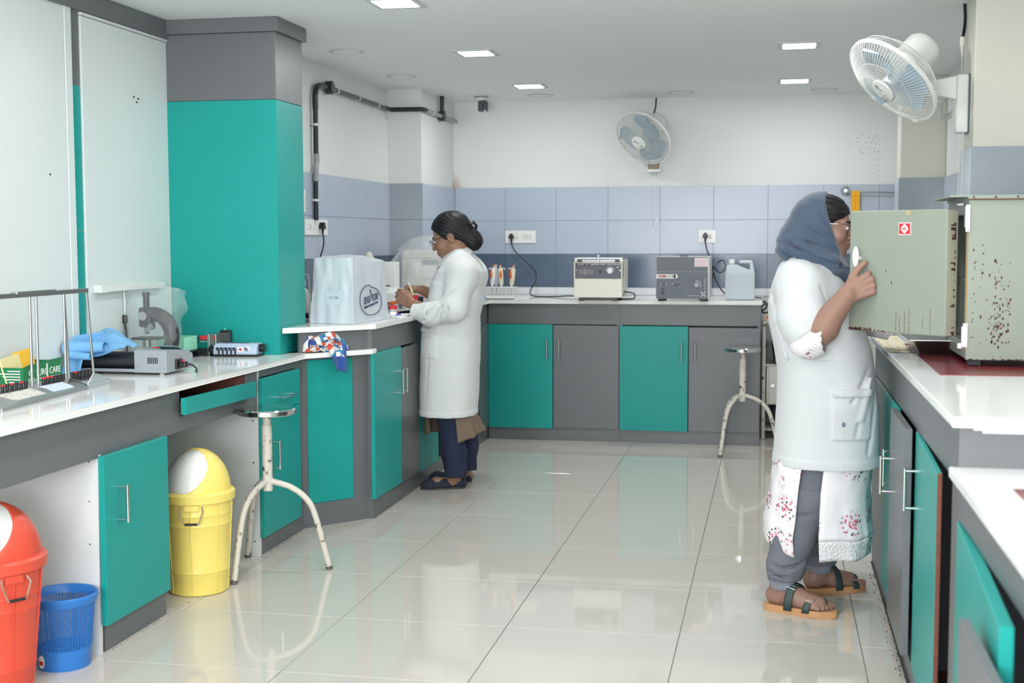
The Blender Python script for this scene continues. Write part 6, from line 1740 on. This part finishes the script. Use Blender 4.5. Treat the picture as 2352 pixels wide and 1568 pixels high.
    G.chain([(-1.615, 6.745, 1.175), (-1.648, 6.680, .980)], [.074, .066], .035); G.chain([(-1.648, 6.680, .980), (-1.775, 6.695, .953), (-1.872, 6.724, .972)], [.064, .058, .043], .03)
    G.chain([(-1.645, 7.035, 1.165), (-1.69, 7.09, .985), (-1.845, 6.965, 1.045)], [.070, .064, .048], .03)
    for p, n, r in (((-1.872, 6.724, .972), (-.90, .28, .25), .07), ((-1.845, 6.965, 1.045), (-.80, -.5, .28), .07)):
        n = V(n).normalized(); S_, X, Y, Z = G.sl(np.array(p) - .09, np.array(p) + .09)
        pl = (X - p[0]) * n.x + (Y - p[1]) * n.y + (Z - p[2]) * n.z
        ins = np.sqrt((X - p[0]) ** 2 + (Y - p[1]) ** 2 + (Z - p[2]) ** 2) - .085
        d = G.D[S_]; d = np.where(ins < 0, np.maximum(d, pl), d); hol = np.maximum(d, -np.maximum(d + .006, -.05 - pl)); G.D[S_] = np.where(ins < 0, hol, d)
    # creases: sleeve, waist, skirt
    for a, b, r in (((-1.70, 6.632, .995), (-1.735, 6.64, .915), .010), ((-1.755, 6.636, 1.005), (-1.80, 6.655, .920), .010), ((-1.81, 6.655, .995), (-1.845, 6.675, .955), .005), ((-1.66, 6.615, .99), (-1.69, 6.622, .93), .007),
                    ((-1.61, 6.644, 1.085), (-1.70, 6.650, 1.060), .004), ((-1.585, 6.71, 1.00), (-1.635, 6.665, .92), .009), ((-1.56, 6.73, .965), (-1.66, 6.70, .915), .007), ((-1.63, 6.700, .93), (-1.56, 6.76, .90), .006),
                    ((-1.575, 6.735, .70), (-1.65, 6.712, .675), .006), ((-1.575, 6.735, .675), (-1.64, 6.712, .655), .005), ((-1.80, 6.716, .74), (-1.825, 6.725, .45), .007), ((-1.61, 6.625, 1.12), (-1.655, 6.63, 1.05), .006), ((-1.55, 6.80, 1.10), (-1.57, 6.74, 1.0), .007)):
        G.cap(a, b, r, r * .6, .014, mode='sub')
    for a, b, r in (((-1.725, 6.640, 1.000), (-1.765, 6.647, .930), .007), ((-1.60, 6.71, .985), (-1.66, 6.685, .935), .008)):
        G.cap(a, b, r, r * .7, .018)
    G.shift(lambda X, Y, Z: .0022 * wob(X, Y, Z, 26, 1.3) + .0012 * wob(X, Y, Z, 60, 2.2), G.lo, G.lo + 9)
    # pocket and placket, cut hem, hollow skirt
    G.patch(lambda X, Y, Z: rbox(X, Y, Z, (-1.800, 6.74, .80), (.052, .08, .082), .006), (-1.90, 6.66, .70), (-1.74, 6.82, .90), .0035)
    G.patch(lambda X, Y, Z: rbox(X, Y, Z, (-1.800, 6.74, .868), (.055, .08, .012), .004), (-1.90, 6.66, .84), (-1.74, 6.82, .90), .0055)
    G.patch(lambda X, Y, Z: np.abs(Z - .412) - .014, (-1.96, 6.54, .38), (-1.48, 7.22, .45), .0025)
    G.hollow(.62, .007)
    ct = G.mesh('lab_coat', COAT, t)
    cl = MB(); rows = []
    for k in range(31):
        a = math.radians(-152 + 304 * k / 30); ca, sa = math.cos(a), math.sin(a)    # 0 = back of the neck (+x)
        tz = 1.318 - .052 * (1 - ca) / 2 * 1.25; bz = 1.278 - .085 * (1 - ca) / 2 * 1.05
        top = V((-1.675 + .066 * ca - .012, 6.90 + .070 * sa, tz)); bot = V((-1.672 + .092 * ca - .016 * (1 - ca), 6.90 + .098 * sa, bz))
        mid = top.lerp(bot, .5) + V((ca, sa, 0)) * .006
        rows.append([top - V((ca, sa, 0)) * .005, top, mid, bot, bot - V((ca, sa, 0)) * .006])
    part('collar', cl.grid(rows), COAT, ct, world=True, sharp=60)
    lp = MB()
    for sg in (-1, 1):
        P = []
        for i in range(9):
            v = i / 8; row = []
            for j in range(6):
                u = j / 5
                row.append((-1.768 - .050 * v - .012 * math.sin(PI * u) + .018 * (1 - v) * u, 6.90 + sg * (.012 + .062 * u * math.sin(PI * (.22 + .78 * (1 - v)))), 1.235 - .16 * v))
            P.append(row)
        lp.grid(P)
    part('lapels', lp, COAT, ct, world=True, sharp=80)
    # trousers, kurta, shoes
    NAVYC = mat('navy_cloth', (34, 42, 66), .9, bump=(300, .08))
    T = Field((-1.80, 6.72, .05), (-1.54, 7.10, .66), .004)
    T.chain([(-1.705, 6.835, .62), (-1.700, 6.83, .40), (-1.684, 6.826, .20), (-1.678, 6.825, .066)], [.082, .074, .064, .058], .03)
    T.chain([(-1.665, 6.975, .62), (-1.655, 6.98, .40), (-1.650, 6.985, .20), (-1.648, 6.985, .085)], [.080, .070, .058, .052], .03)
    T.shift(lambda X, Y, Z: .004 * np.sin(95 * Y + 20 * Z) * np.clip(1.2 - Z * 2, .2, 1) + .002 * wob(X, Y, Z, 40, 1), T.lo, T.lo + 9)
    T.cut(lambda X, Y, Z: .070 - Z + 0 * X + .010 * (Y > 6.905)); T.hollow(.30, .006)
    T.mesh('trousers', NAVYC, t)
    KUR = mat('brown_kurta', (112, 98, 84), .9, bump=(260, .12))
    def skirt(nm, par, mt, ph0, ph1, cx, cy, a0, b0, a1, b1, z0, zb, fold, nU=46, nV=14, sheet=None, zt=None):
        P = []
        for i in range(nU):
            u = i / (nU - 1); ph = math.radians(ph0 + (ph1 - ph0) * u); row = []
            for j in range(nV):
                v = j / (nV - 1); a = a0 + (a1 - a0) * v; b = b0 + (b1 - b0) * v
                w_ = 1 + fold * v * (math.sin(9 * ph + 1.2) + .5 * math.sin(17 * ph))
                row.append((cx + a * w_ * math.cos(ph), cy + b * w_ * math.sin(ph), z0 + (zb(u) - z0) * v))
            P.append(row)
        o = part(nm, MB().grid(P), mt, par, world=True, sharp=180)
        md = o.modifiers.new('thick', 'SOLIDIFY'); md.thickness = .003
        return o
    skirt('kurta_back', t, KUR, -66, 100, -1.715, 6.90, .128, .155, .180, .172, .432, lambda u: .262 + .055 * math.sin(PI * u), .05)
    skirt('kurta_front', t, KUR, 112, 232, -1.735, 6.90, .128, .155, .120, .160, .432, lambda u: .275 + .03 * u, .05)
    SHOE = mat('navy_suede', (34, 40, 58), .8)
    for (hx, hy), (tx, ty) in (((-1.634, 6.865), (-1.862, 6.782)), ((-1.640, 7.052), (-1.884, 7.030))):
        d = V((tx - hx, ty - hy, 0)); L = d.length; Ms = frame((hx, hy, 0), d)
        z0 = Field(np.minimum((hx, hy, 0), (tx, ty, 0)) - .05, np.maximum((hx, hy, 0), (tx, ty, 0)) + np.array((.05, .05, .10)), .003)
        W3 = lambda x, y, z: np.array(Ms @ V((x, y, z)))
        z0.chain([W3(.022, 0, .032), W3(L * .45, 0, .030), W3(L * .80, .004, .022), W3(L - .022, .004, .018)], [.034, .036, .036, .022], .02, n=(0, 0, 1), st=1.15)
        z0.chain([W3(.022, 0, .075), W3(L * .40, 0, .085), W3(L * .66, .002, .070)], [.024, .030, .022], .01, mode='sub')
        z0.cut(lambda X, Y, Z: .008 - Z + 0 * X + 0 * Y); z0.cut(lambda X, Y, Z: Z - .062 + 0 * X + 0 * Y)
        s_ = z0.mesh('shoe', SHOE, t)
        ol = []
        for k in range(36):
            a = 2 * PI * k / 36; c, q = math.cos(a), math.sin(a)
            ol.append((L / 2 + (L / 2 + .002) * math.copysign(abs(c) ** .75, c), .034 * math.copysign(abs(q) ** .8, q) * (1.0 if c > 0 else .86)))
        part('sole', MB().prism(ol, 0, .011, Ms, bev=.002), mat('grey_sole', (70, 66, 64), .8), s_, world=True)
    return t
woman_bun()
t = thing('test_tube', 'small test tube of yellow fluid between the fingers of the woman with bun', 'tube', (-1.925, 6.845, 1.06))
a, b = V((-1.935, 6.838, 1.118)), V((-1.903, 6.812, 1.050))
part('glass', MB().cyl(a, b, .0062, n=16).sphere(b, .0062, 12, 8), CLEAR, t, world=True)
part('yellow_fluid', MB().cyl(a.lerp(b, .45), b, .0052, n=14).sphere(b, .0052, 12, 8), mat('yellow_fluid', (222, 206, 40), .2), t, world=True)

# ---------------- the woman in the headscarf, at the right bench
FLORAL = None
def floral(name, lace=False):
    mt = bpy.data.materials.new(name); mt.use_nodes = True; nt = mt.node_tree; b = nt.nodes['Principled BSDF']
    b.inputs['Roughness'].default_value = .42 if not lace else .85
    tc = nt.nodes.new('ShaderNodeTexCoord'); prev = None
    def mixin(prev, fac, col):
        m_ = nt.nodes.new('ShaderNodeMix'); m_.data_type = 'RGBA'
        if isinstance(prev, tuple): m_.inputs[6].default_value = prev
        else: nt.links.new(prev, m_.inputs[6])
        m_.inputs[7].default_value = lin(col); nt.links.new(fac, m_.inputs[0]); return m_.outputs[2]
    def thr(sock, lo, hi):
        r = nt.nodes.new('ShaderNodeMapRange'); r.inputs[1].default_value = lo; r.inputs[2].default_value = hi; r.inputs[3].default_value = 1; r.inputs[4].default_value = 0
        nt.links.new(sock, r.inputs[0]); return r.outputs[0]
    def mul(a_, b_):
        m_ = nt.nodes.new('ShaderNodeMath'); m_.operation = 'MULTIPLY'; nt.links.new(a_, m_.inputs[0]); nt.links.new(b_, m_.inputs[1]); return m_.outputs[0]
    def vor(scale, off=0.0):
        v = nt.nodes.new('ShaderNodeTexVoronoi'); v.inputs['Scale'].default_value = scale
        mp = nt.nodes.new('ShaderNodeMapping'); mp.inputs['Location'].default_value = (off, off * .7, off * 1.3)
        nt.links.new(tc.outputs['Object'], mp.inputs[0]); nt.links.new(mp.outputs[0], v.inputs['Vector']); return v.outputs['Distance']
    base = lin((222, 220, 224))
    clump = thr(vor(9.5, .37), .36, .50)
    col = mixin(base, mul(clump, thr(vor(70, .2), .29, .37)), (206, 110, 140))
    col = mixin(col, mul(clump, thr(vor(62, 1.9), .27, .36)), (84, 96, 92))
    col = mixin(col, mul(thr(vor(9.5, .37), .13, .20), thr(vor(110, .6), .42, .5)), (204, 50, 92))
    if lace:
        col = mixin(base, thr(vor(15, .8), .09, .12), (200, 30, 70))
    nt.links.new(col, b.inputs['Base Color'])
    n = nt.nodes.new('ShaderNodeTexVoronoi' if lace else 'ShaderNodeTexNoise'); n.inputs['Scale'].default_value = 150 if lace else 22
    bp = nt.nodes.new('ShaderNodeBump'); bp.inputs['Strength'].default_value = .7 if lace else .45; bp.inputs['Distance'].default_value = .006
    nt.links.new(tc.outputs['Object'], n.inputs['Vector']); nt.links.new(n.outputs[0], bp.inputs['Height']); nt.links.new(bp.outputs[0], b.inputs['Normal'])
    return mt
def woman_scarf():
    t = thing('person', 'woman in slate headscarf and white coat over floral tunic, opening the incubator door', 'person', (.15, 4.88, 0))
    sc = .97; yc = 4.87
    f_ = V((.985, -.14, -.10)).normalized(); x_ = f_.cross(V((0, 0, 1))).normalized(); u_ = x_.cross(f_)
    M = Matrix((x_, f_, u_)).transposed().to_4x4(); M.translation = (.175, yc, 1.391)
    F = Field((-.08, 4.48, -.005), (.44, 5.24, 1.54), .003)
    build_head(F, M, sc, np.array((.118, yc, 1.225)))
    F.chain([(.125, yc, 1.30), (.120, yc, 1.18), (.15, yc, 1.00), (.18, yc, .82)], [.054, .085, .110, .115], .03, n=(0, 1, 0), st=.70)
    for s in (-1, 1): F.cap((.105, yc, 1.18), (.10, yc + s * .14, 1.165), .055, .052, .03)
    # near (right) arm to the door handle
    F.chain([(.095, 4.70, 1.18), (.118, 4.625, .995)], [.062, .052], .02)
    F.chain([(.118, 4.625, .995), (.165, 4.60, 1.045), (.243, 4.562, 1.160)], [.052, .052, .033], .02)
    fx = [(70, 78, 40), (76, 82, 42), (80, 84, 44), (82, 84, 44)]
    hand_shape(F, (.243, 4.560, 1.160), (.90, -.02, .46), (.05, -1, .08), -1, fx, ((.044, .040, -.012), (.058, .066, -.016), (.066, .092, -.018)), 1.06, k=.003)
    # far (left) arm reaching inside the incubator
    F.chain([(.11, 5.04, 1.18), (.22, 5.06, 1.04), (.36, 4.95, 1.07)], [.060, .048, .036], .02)
    hand_shape(F, (.36, 4.95, 1.07), (.95, -.25, .10), (0, 0, 1), 1, [(20, 20, 12)] * 4, ((.036, .040, -.01), (.05, .065, -.012), (.056, .09, -.014)), .7)
    # legs, ankles, bare feet with toes
    for hx, hy, ax, ay, d in ((.16, 4.79, .042, 4.785, V((.94, -.34, 0))), (.20, 4.96, .178, 5.05, V((.87, .50, 0)))):
        F.chain([(hx, hy, .85), ((hx + ax) / 2 + .03, (hy + ay) / 2, .45), (ax, ay, .10)], [.095, .062, .038], .03)
        s = V((-d.y, d.x, 0)); b0 = V((ax, ay, 0)) - d * .025
        Q = lambda a, c, z: np.array(b0 + d * a + s * c + V((0, 0, z)))
        F.cap((ax, ay, .11), Q(.015, 0, .058), .037, .033, .02)
        F.chain([Q(-.005, 0, .055), Q(.08, 0, .062), Q(.165, 0, .044)], [.030, .031, .026], .02)
        F.cap(Q(.09, .018, .050), Q(.165, .022, .042), .022, .017, .02); F.cap(Q(.09, -.016, .048), Q(.150, -.024, .040), .022, .016, .02)
        sg = 1 if d.y < 0 else -1
        for i, (c, L_, r) in enumerate(((.030, .215, .0125), (.012, .213, .0092), (-.004, .206, .0088), (-.019, .196, .0084), (-.033, .184, .0082))):
            F.cap(Q(.155 - .008 * i, c * sg, .040), Q(L_ - .012, c * sg, .034), r, r, .005)
    b = F.mesh('body', SKIN2, t)
    Mi = np.array((M.inverted() @ root_matrix(t)))
    def lips(co):
        q = (co @ Mi[:3, :3].T + Mi[:3, 3]) / sc
        return np.clip(1.25 - np.sqrt((q[:, 0] / .026) ** 2 + ((q[:, 1] - .092) / .014) ** 2 + ((q[:, 2] + .062) / .0115) ** 2), 0, .35) / .35
    tint(b, lips)
    eyes(t, M, sc); glasses(t, M, sc, CHROME, .006)
    I = np.array(M.inverted()); R = np.array(M.to_3x3())
    H = Field((.06, 4.74, 1.34), (.31, 5.0, 1.54), .003)
    H.ell(head_pt(M, (0, -.010, .038), sc), tuple(v * sc for v in (.079, .100, .085)), .01, R)
    S_, X, Y, Z = H.sl(H.lo, H.lo + 9)
    lx, ly, lz = ((X * I[i, 0] + Y * I[i, 1] + Z * I[i, 2] + I[i, 3]) / sc for i in range(3))
    g = np.interp(ly, [-.14, -.02, .03, .055, .072, .085, .095, .11], [-.06, -.02, .010, .032, .040, .056, .076, .09]).astype(f32)
    H.D = smax(H.D, (g - lz) * sc * .8, .006).astype(f32)
    H.shift(lambda X, Y, Z: .0014 * np.sin(300 * (Z + .3 * X) + 3 * np.sin(70 * Y)), H.lo, H.lo + 9)
    H.mesh('hair', HAIR, t)
    # headscarf
    SC = Field((-.02, 4.68, 1.14), (.34, 5.06, 1.55), .0034)
    SC.ell((.142, yc, 1.402), (.094, .095, .104), .02); SC.ell((.088, yc, 1.340), (.074, .090, .082), .03); SC.ell((.165, yc, 1.395), (.090, .092, .125), .02)
    SC.cap((.10, yc, 1.30), (.20, yc, 1.262), .088, .085, .05, n=(0, 1, 0), st=.92)
    SC.cap((.14, yc, 1.265), (.225, yc, 1.225), .075, .052, .04, n=(0, 1, 0), st=.85)
    # folds sweeping from the crown down to the throat
    for a, b_, r in (((.04, 4.785, 1.33), (.225, 4.775, 1.262), .007), ((.03, 4.80, 1.30), (.215, 4.768, 1.235), .008), ((.09, 4.772, 1.40), (.238, 4.785, 1.285), .006), ((.05, 4.79, 1.365), (.19, 4.768, 1.295), .006), ((.16, 4.775, 1.44), (.235, 4.79, 1.315), .005), ((.06, 4.80, 1.27), (.19, 4.775, 1.215), .007)):
        SC.cap(a, b_, r * .25, r * .55, .016, mode='sub')
    for a, b_, r in (((.035, 4.79, 1.315), (.22, 4.768, 1.250), .009), ((.06, 4.785, 1.35), (.21, 4.770, 1.278), .008), ((.08, 4.79, 1.262), (.205, 4.765, 1.225), .009)):
        SC.cap(a, b_, r * .5, r * .9, .022)
    def drape(X, Y, Z):
        s_ = X * .46 + Z * .88 + .010 * np.sin(X * 22 + Y * 9) + .35 * np.abs(Y - yc) * .4
        lo_w = np.clip((1.40 - Z) / .14, 0.12, 1); w2 = np.sin(s_ * 2 * PI / .040)
        return .0042 * lo_w * np.sign(w2) * np.abs(w2) ** .7 + .0022 * wob(X, Y, Z, 30, 2.0)
    SC.shift(drape, SC.lo, SC.lo + 9)
    def facecut(X, Y, Z):
        e = np.interp(Z.ravel(), [1.14, 1.215, 1.25, 1.29, 1.329, 1.40, 1.438, 1.48, 1.55], [.50, .34, .262, .247, .234, .212, .200, .190, .178]).astype(f32)[None, None, :]
        return X - e + .25 * np.abs(Y - yc) * (Z > 1.25)
    S_, X, Y, Z = SC.sl(SC.lo, SC.lo + 9)
    fc = facecut(X, Y, Z)
    SC.D = np.maximum(SC.D, fc); inner = np.maximum(SC.D + .008, 1.262 - Z)
    SC.D = np.maximum(SC.D, -inner).astype(f32)
    SC.mesh('headscarf', mat('slate_scarf', (64, 79, 98), .85, sheen=.3, bump=(260, .08)), t)
    # coat
    fn, lo, hi = loft([(.538, .002, .388, .205, yc + .01), (.63, .006, .384, .208, yc + .01), (.76, .014, .374, .210, yc), (.87, .015, .363, .208, yc), (.95, .002, .350, .205, yc),
                       (1.045, -.018, .318, .198, yc), (1.125, -.022, .285, .195, yc), (1.19, -.008, .250, .185, yc), (1.235, .016, .222, .150, yc), (1.265, .04, .195, .095, yc)])
    G = Field((-.06, 4.52, .50), (.43, 5.17, 1.30), .004)
    G.op(fn, lo, hi, .01)
    G.cap((.072, yc - .12, 1.205), (.072, yc + .12, 1.205), .060, .060, .03); G.cap((.085, yc - .03, 1.235), (.085, yc + .03, 1.235), .060, .060, .03)
    G.chain([(.088, 4.715, 1.185), (.098, 4.645, 1.075), (.106, 4.632, 1.030)], [.086, .080, .072], .04)
    G.chain([(.10, 5.03, 1.18), (.20, 5.06, 1.06), (.27, 5.02, 1.06)], [.084, .076, .062], .04)
    # near sleeve ends on a slant above the elbow
    p = (.128, 4.62, 1.040); n = V((.62, -.02, -.78)).normalized()
    S_, X, Y, Z = G.sl((.0, 4.53, .93), (.24, 4.72, 1.14))
    pl = (X - p[0]) * n.x + (Y - p[1]) * n.y + (Z - p[2]) * n.z
    arm = np.maximum(cap(X, Y, Z, (.095, 4.65, 1.09), (.13, 4.62, .98), .11), Y - 4.668)
    d = G.D[S_]; G.D[S_] = np.where(arm < 0, np.maximum(d, pl), d)
    for a, b_, r in (((.165, 4.650, 1.18), (.182, 4.660, 1.11), .003), ((.00, 4.74, 1.08), (.035, 4.70, .92), .010), ((-.005, 4.78, 1.14), (.03, 4.70, 1.05), .008), ((.01, 4.74, 1.00), (.05, 4.69, .885), .009), ((.07, 4.67, .93), (.13, 4.655, .86), .007),
                     ((.345, 4.73, .90), (.27, 4.672, .78), .008), ((.32, 4.70, .84), (.29, 4.68, .66), .007), ((.36, 4.76, .80), (.335, 4.72, .60), .008), ((.10, 4.662, .70), (.13, 4.655, .60), .006), ((.02, 4.74, .68), (.045, 4.71, .60), .006)):
        G.cap(a, b_, r, r * .5, .018, mode='sub')
    for a, b_, r in (((.335, 4.715, .86), (.30, 4.69, .72), .005), ((.015, 4.735, 1.04), (.045, 4.70, .93), .009)):
        G.cap(a, b_, r, r * .6, .020)
    G.shift(lambda X, Y, Z: .0025 * wob(X, Y, Z, 20, .6) + .001 * wob(X, Y, Z, 52, 1.2), G.lo, G.lo + 9)
    G.patch(lambda X, Y, Z: rbox(X, Y, Z, (.272, 4.70, .735), (.066, .10, .090), .006), (.18, 4.58, .62), (.36, 4.80, .86), .004)
    G.patch(lambda X, Y, Z: rbox(X, Y, Z, (.272, 4.70, .812), (.068, .10, .012), .004), (.18, 4.58, .78), (.36, 4.80, .86), .006)
    G.patch(lambda X, Y, Z: np.abs(Z - .552) - .016, (-.06, 4.52, .50), (.43, 5.17, .60), .0025)
    G.hollow(.72, .007)
    ct = G.mesh('lab_coat', COAT2, t)
    part('button_mark', MB().sphere((.242, 4.652, .705), (.006, .003, .009), 12, 8), mat('ink_spot', (110, 120, 136), .6), ct, world=True)
    # tunic sleeve cuffs with lace, tunic skirt panels
    fl_ = floral('floral_satin'); lc = floral('lace', True)
    K = Field((.0, 4.52, .90), (.24, 4.72, 1.12), .003)
    K.chain([(.105, 4.634, 1.05), (.118, 4.625, 1.00)], [.066, .064], .01); K.cap((.118, 4.625, 1.000), (.178, 4.603, 1.022), .062, .063, .02)
    K.D = np.maximum(K.D, -(K.D + .006)).astype(f32)
    def cufcut(X, Y, Z):
        a_ = np.arctan2(Z - 1.02, Y - 4.605)
        return (X - .172) * .97 - (Y - 4.605) * .25 - .004 * np.abs(np.sin(a_ * 7))
    K.cut(cufcut); K.cut(lambda X, Y, Z: -((X - .09) * .62 - (Z - 1.075) * .78) + 0 * Y)
    K.shift(lambda X, Y, Z: .0018 * wob(X, Y, Z, 70, .3), K.lo, K.lo + 9)
    cf = K.mesh('tunic_cuff', [fl_, lc], t)
    me = cf.data; cen_ = np.empty(len(me.polygons) * 3, f32); me.polygons.foreach_get('center', cen_); cen_ = cen_.reshape(-1, 3) + np.array(t.location)
    me.polygons.foreach_set('material_index', ((cen_[:, 0] > .128) & (cen_[:, 2] > .93)).astype(np.int32))
    K2 = Field((.28, 4.84, .93), (.50, 5.08, 1.14), .004)
    K2.cap((.30, 5.0, 1.06), (.42, 4.92, 1.045), .060, .066, .01); K2.D = np.maximum(K2.D, -(K2.D + .006)).astype(f32)
    K2.cut(lambda X, Y, Z: (X - .42) + .25 * np.abs(Z - 1.04) + 0 * Y); K2.cut(lambda X, Y, Z: .31 - X + 0 * Y + 0 * Z)
    K2.mesh('tunic_cuff', lc, t)
    def panel(nm, ph0, ph1, keys, zb, fold, seed, lace0):
        nU, nV = 64, 30; P = []; 
        for i in range(nU):
            u = i / (nU - 1); ph = math.radians(ph0 + (ph1 - ph0) * u); row = []
            for j in range(nV):
                v = j / (nV - 1); z = .565 + (zb(u) - .565) * v
                cx, a, b_ = (float(np.interp(z, [k[0] for k in keys], [k[q] for k in keys])) for q in (1, 2, 3))
                w_ = 1 + fold * v * (.6 * math.sin(7 * ph + seed) + .4 * math.sin(13 * ph + 2 * seed)) + .018 * mnoise.noise(V((ph * 4, z * 16, seed))) + .03 * math.exp(-((v - .78) / .10) ** 2) * (1 + mnoise.noise(V((ph * 5, 0, seed))))
                c_, s_ = math.cos(ph), math.sin(ph)
                row.append((cx + a * w_ * math.copysign(abs(c_) ** .83, c_), yc + (b_ + .006) * w_ * math.copysign(abs(s_) ** .83, s_), z))
            P.append(row)
        mb = MB().grid([r[:nV - lace0] for r in P])
        o = part(nm, mb, fl_, t, world=True, sharp=180); o.modifiers.new('thick', 'SOLIDIFY').thickness = .002
        if lace0:
            l_ = part('lace_border', MB().grid([r[nV - lace0 - 1:] for r in P]), lc, o, world=True, sharp=180); l_.modifiers.new('thick', 'SOLIDIFY').thickness = .002
    keys = [(.20, .170, .185, .170), (.30, .165, .192, .178), (.45, .170, .182, .180), (.60, .185, .178, .185)]
    kb = [(.20, .160, .182, .170), (.28, .160, .190, .178), (.45, .168, .176, .180), (.60, .185, .174, .185)]
    panel('tunic_front', -90, 88, keys, lambda u: .207 + .012 * math.sin(22 * u) * .3 + .02 * u, .025, 1.0, 6)
    panel('tunic_back', -111, -268, kb, lambda u: .215 + .075 * min(1, u * 2.2), .03, 2.3, 0)
    # grey trousers gathered at the ankle
    TR = mat('grey_denim', (104, 108, 117), .9, bump=(320, .08)); CU = mat('grey_ribbing', (128, 134, 148), .9, bump=(300, .1))
    T = Field((-.04, 4.66, .06), (.34, 5.16, .66), .0038)
    T.chain([(.155, 4.80, .64), (.135, 4.79, .42), (.080, 4.79, .27), (.055, 4.785, .165), (.045, 4.785, .10)], [.092, .084, .076, .066, .050], .03)
    T.chain([(.205, 4.97, .64), (.205, 5.0, .42), (.195, 5.03, .25), (.185, 5.045, .15), (.180, 5.05, .095)], [.090, .080, .066, .060, .048], .03)
    for a, b_, r in (((.06, 4.71, .36), (.16, 4.70, .372), .008), ((-.005, 4.73, .185), (.055, 4.715, .165), .007), ((.05, 4.715, .172), (.12, 4.74, .19), .007), ((.0, 4.745, .15), (.06, 4.72, .138), .006), ((.15, 4.98, .17), (.24, 4.99, .18), .007), ((.08, 4.705, .46), (.17, 4.70, .45), .006)):
        T.cap(a, b_, r, r * .7, .014, mode='sub')
    T.shift(lambda X, Y, Z: .0025 * wob(X, Y, Z, 38, 1.7), T.lo, T.lo + 9)
    T.cut(lambda X, Y, Z: .118 - Z + 0 * X + 0 * Y)
    T.mesh('trousers', TR, t)
    for cx, cy in ((.046, 4.785), (.180, 5.05)):
        rows = []
        for k in range(73):
            a = 2 * PI * k / 72; rr = .0465 + .0022 * math.sin(a * 22)
            rows.append([(cx + (rr + .010 * (1 - math.sin(PI * (.5 + .5 * q))) * (q > .5)) * math.cos(a), cy + rr * .96 * math.sin(a), .084 + .045 * q) for q in (0, .2, .4, .6, .8, 1.0)])
        part('gathered_cuff', MB().grid(rows), CU, t, world=True, sharp=180).modifiers.new('thick', 'SOLIDIFY').thickness = .003
    # cork sandals with two straps
    SOLE = mat('tan_sole', (186, 140, 98), .55); STRAP = mat('dark_green_strap', (50, 66, 66), .5)
    for ax, ay, d in ((.042, 4.785, V((.94, -.34, 0))), (.178, 5.05, V((.87, .50, 0)))):
        sg = 1 if d.y < 0 else -1
        b0 = V((ax, ay, 0)) - d.normalized() * .025; Ms = frame(b0, d)
        ol = []
        for k in range(44):
            a = 2 * PI * k / 44; c, q = math.cos(a), math.sin(a)
            x = .095 + .137 * math.copysign(abs(c) ** .8, c); wd = (.040 if c < 0 else .040 + .009 * math.sin(min(1, c * 1.3) * PI))
            ol.append((x, wd * math.copysign(abs(q) ** .85, q) + sg * .004 * c))
        s_ = part('sandal', MB().prism(ol, 0, .026, Ms, bev=.005), SOLE, t, world=True)
        def strap(x0, x1, w_, h_, lift):
            P = []
            for i in range(19):
                a = PI * (i / 18); row = []
                for j in range(5):
                    v = (j / 4 - .5) * w_; x = x0 + (x1 - x0) * (i / 18) + v
                    row.append(Ms @ V((x, sg * .049 * -math.cos(a), .016 + h_ * math.sin(a) ** .8 - (x - .05) * lift * math.sin(a))))
                P.append(row)
            return P
        for x0, x1, w_, h_, lf in ((.062, .092, .030, .104, .30), (.128, .166, .026, .070, .22)):
            q = part('strap', MB().grid(strap(x0, x1, w_, h_, lf)), STRAP, s_, world=True, sharp=180); q.modifiers.new('thick', 'SOLIDIFY').thickness = .003
            P = strap(x0, x1, w_, h_, lf); i0 = 6 if sg > 0 else 6
            c0 = V(P[i0][2]); t1 = (V(P[i0 + 1][2]) - V(P[i0 - 1][2])).normalized(); t2 = (V(P[i0][4]) - V(P[i0][0])).normalized(); nn = t1.cross(t2)
            if nn.z < 0: nn = -nn
            c0 = c0 + nn * .004; hw, hl = w_ * .55, .013
            part('buckle', MB().tube([c0 + t1 * hl + t2 * hw, c0 + t1 * hl - t2 * hw, c0 - t1 * hl - t2 * hw, c0 - t1 * hl + t2 * hw], .0016, 6, closed=True).tube([c0 + t2 * hw, c0 - t2 * hw], .0012, 6), CHROME, q, world=True) if False else part('buckle', MB().tube([c0 + t1 * hl + t2 * hw, c0 + t1 * hl - t2 * hw, c0 - t1 * hl - t2 * hw, c0 - t1 * hl + t2 * hw], .0016, 6, closed=True).tube([c0 + t2 * hw, c0 - t2 * hw], .0012, 6), CHROME, s_, world=True)
        part('toe_loop', MB().tube(bez([Ms @ V((.165, sg * .012, .062)), Ms @ V((.180, sg * .018, .058)), Ms @ V((.186, sg * .021, .036))], 5), .005, 8), STRAP, s_, world=True)
    return t
woman_scarf()
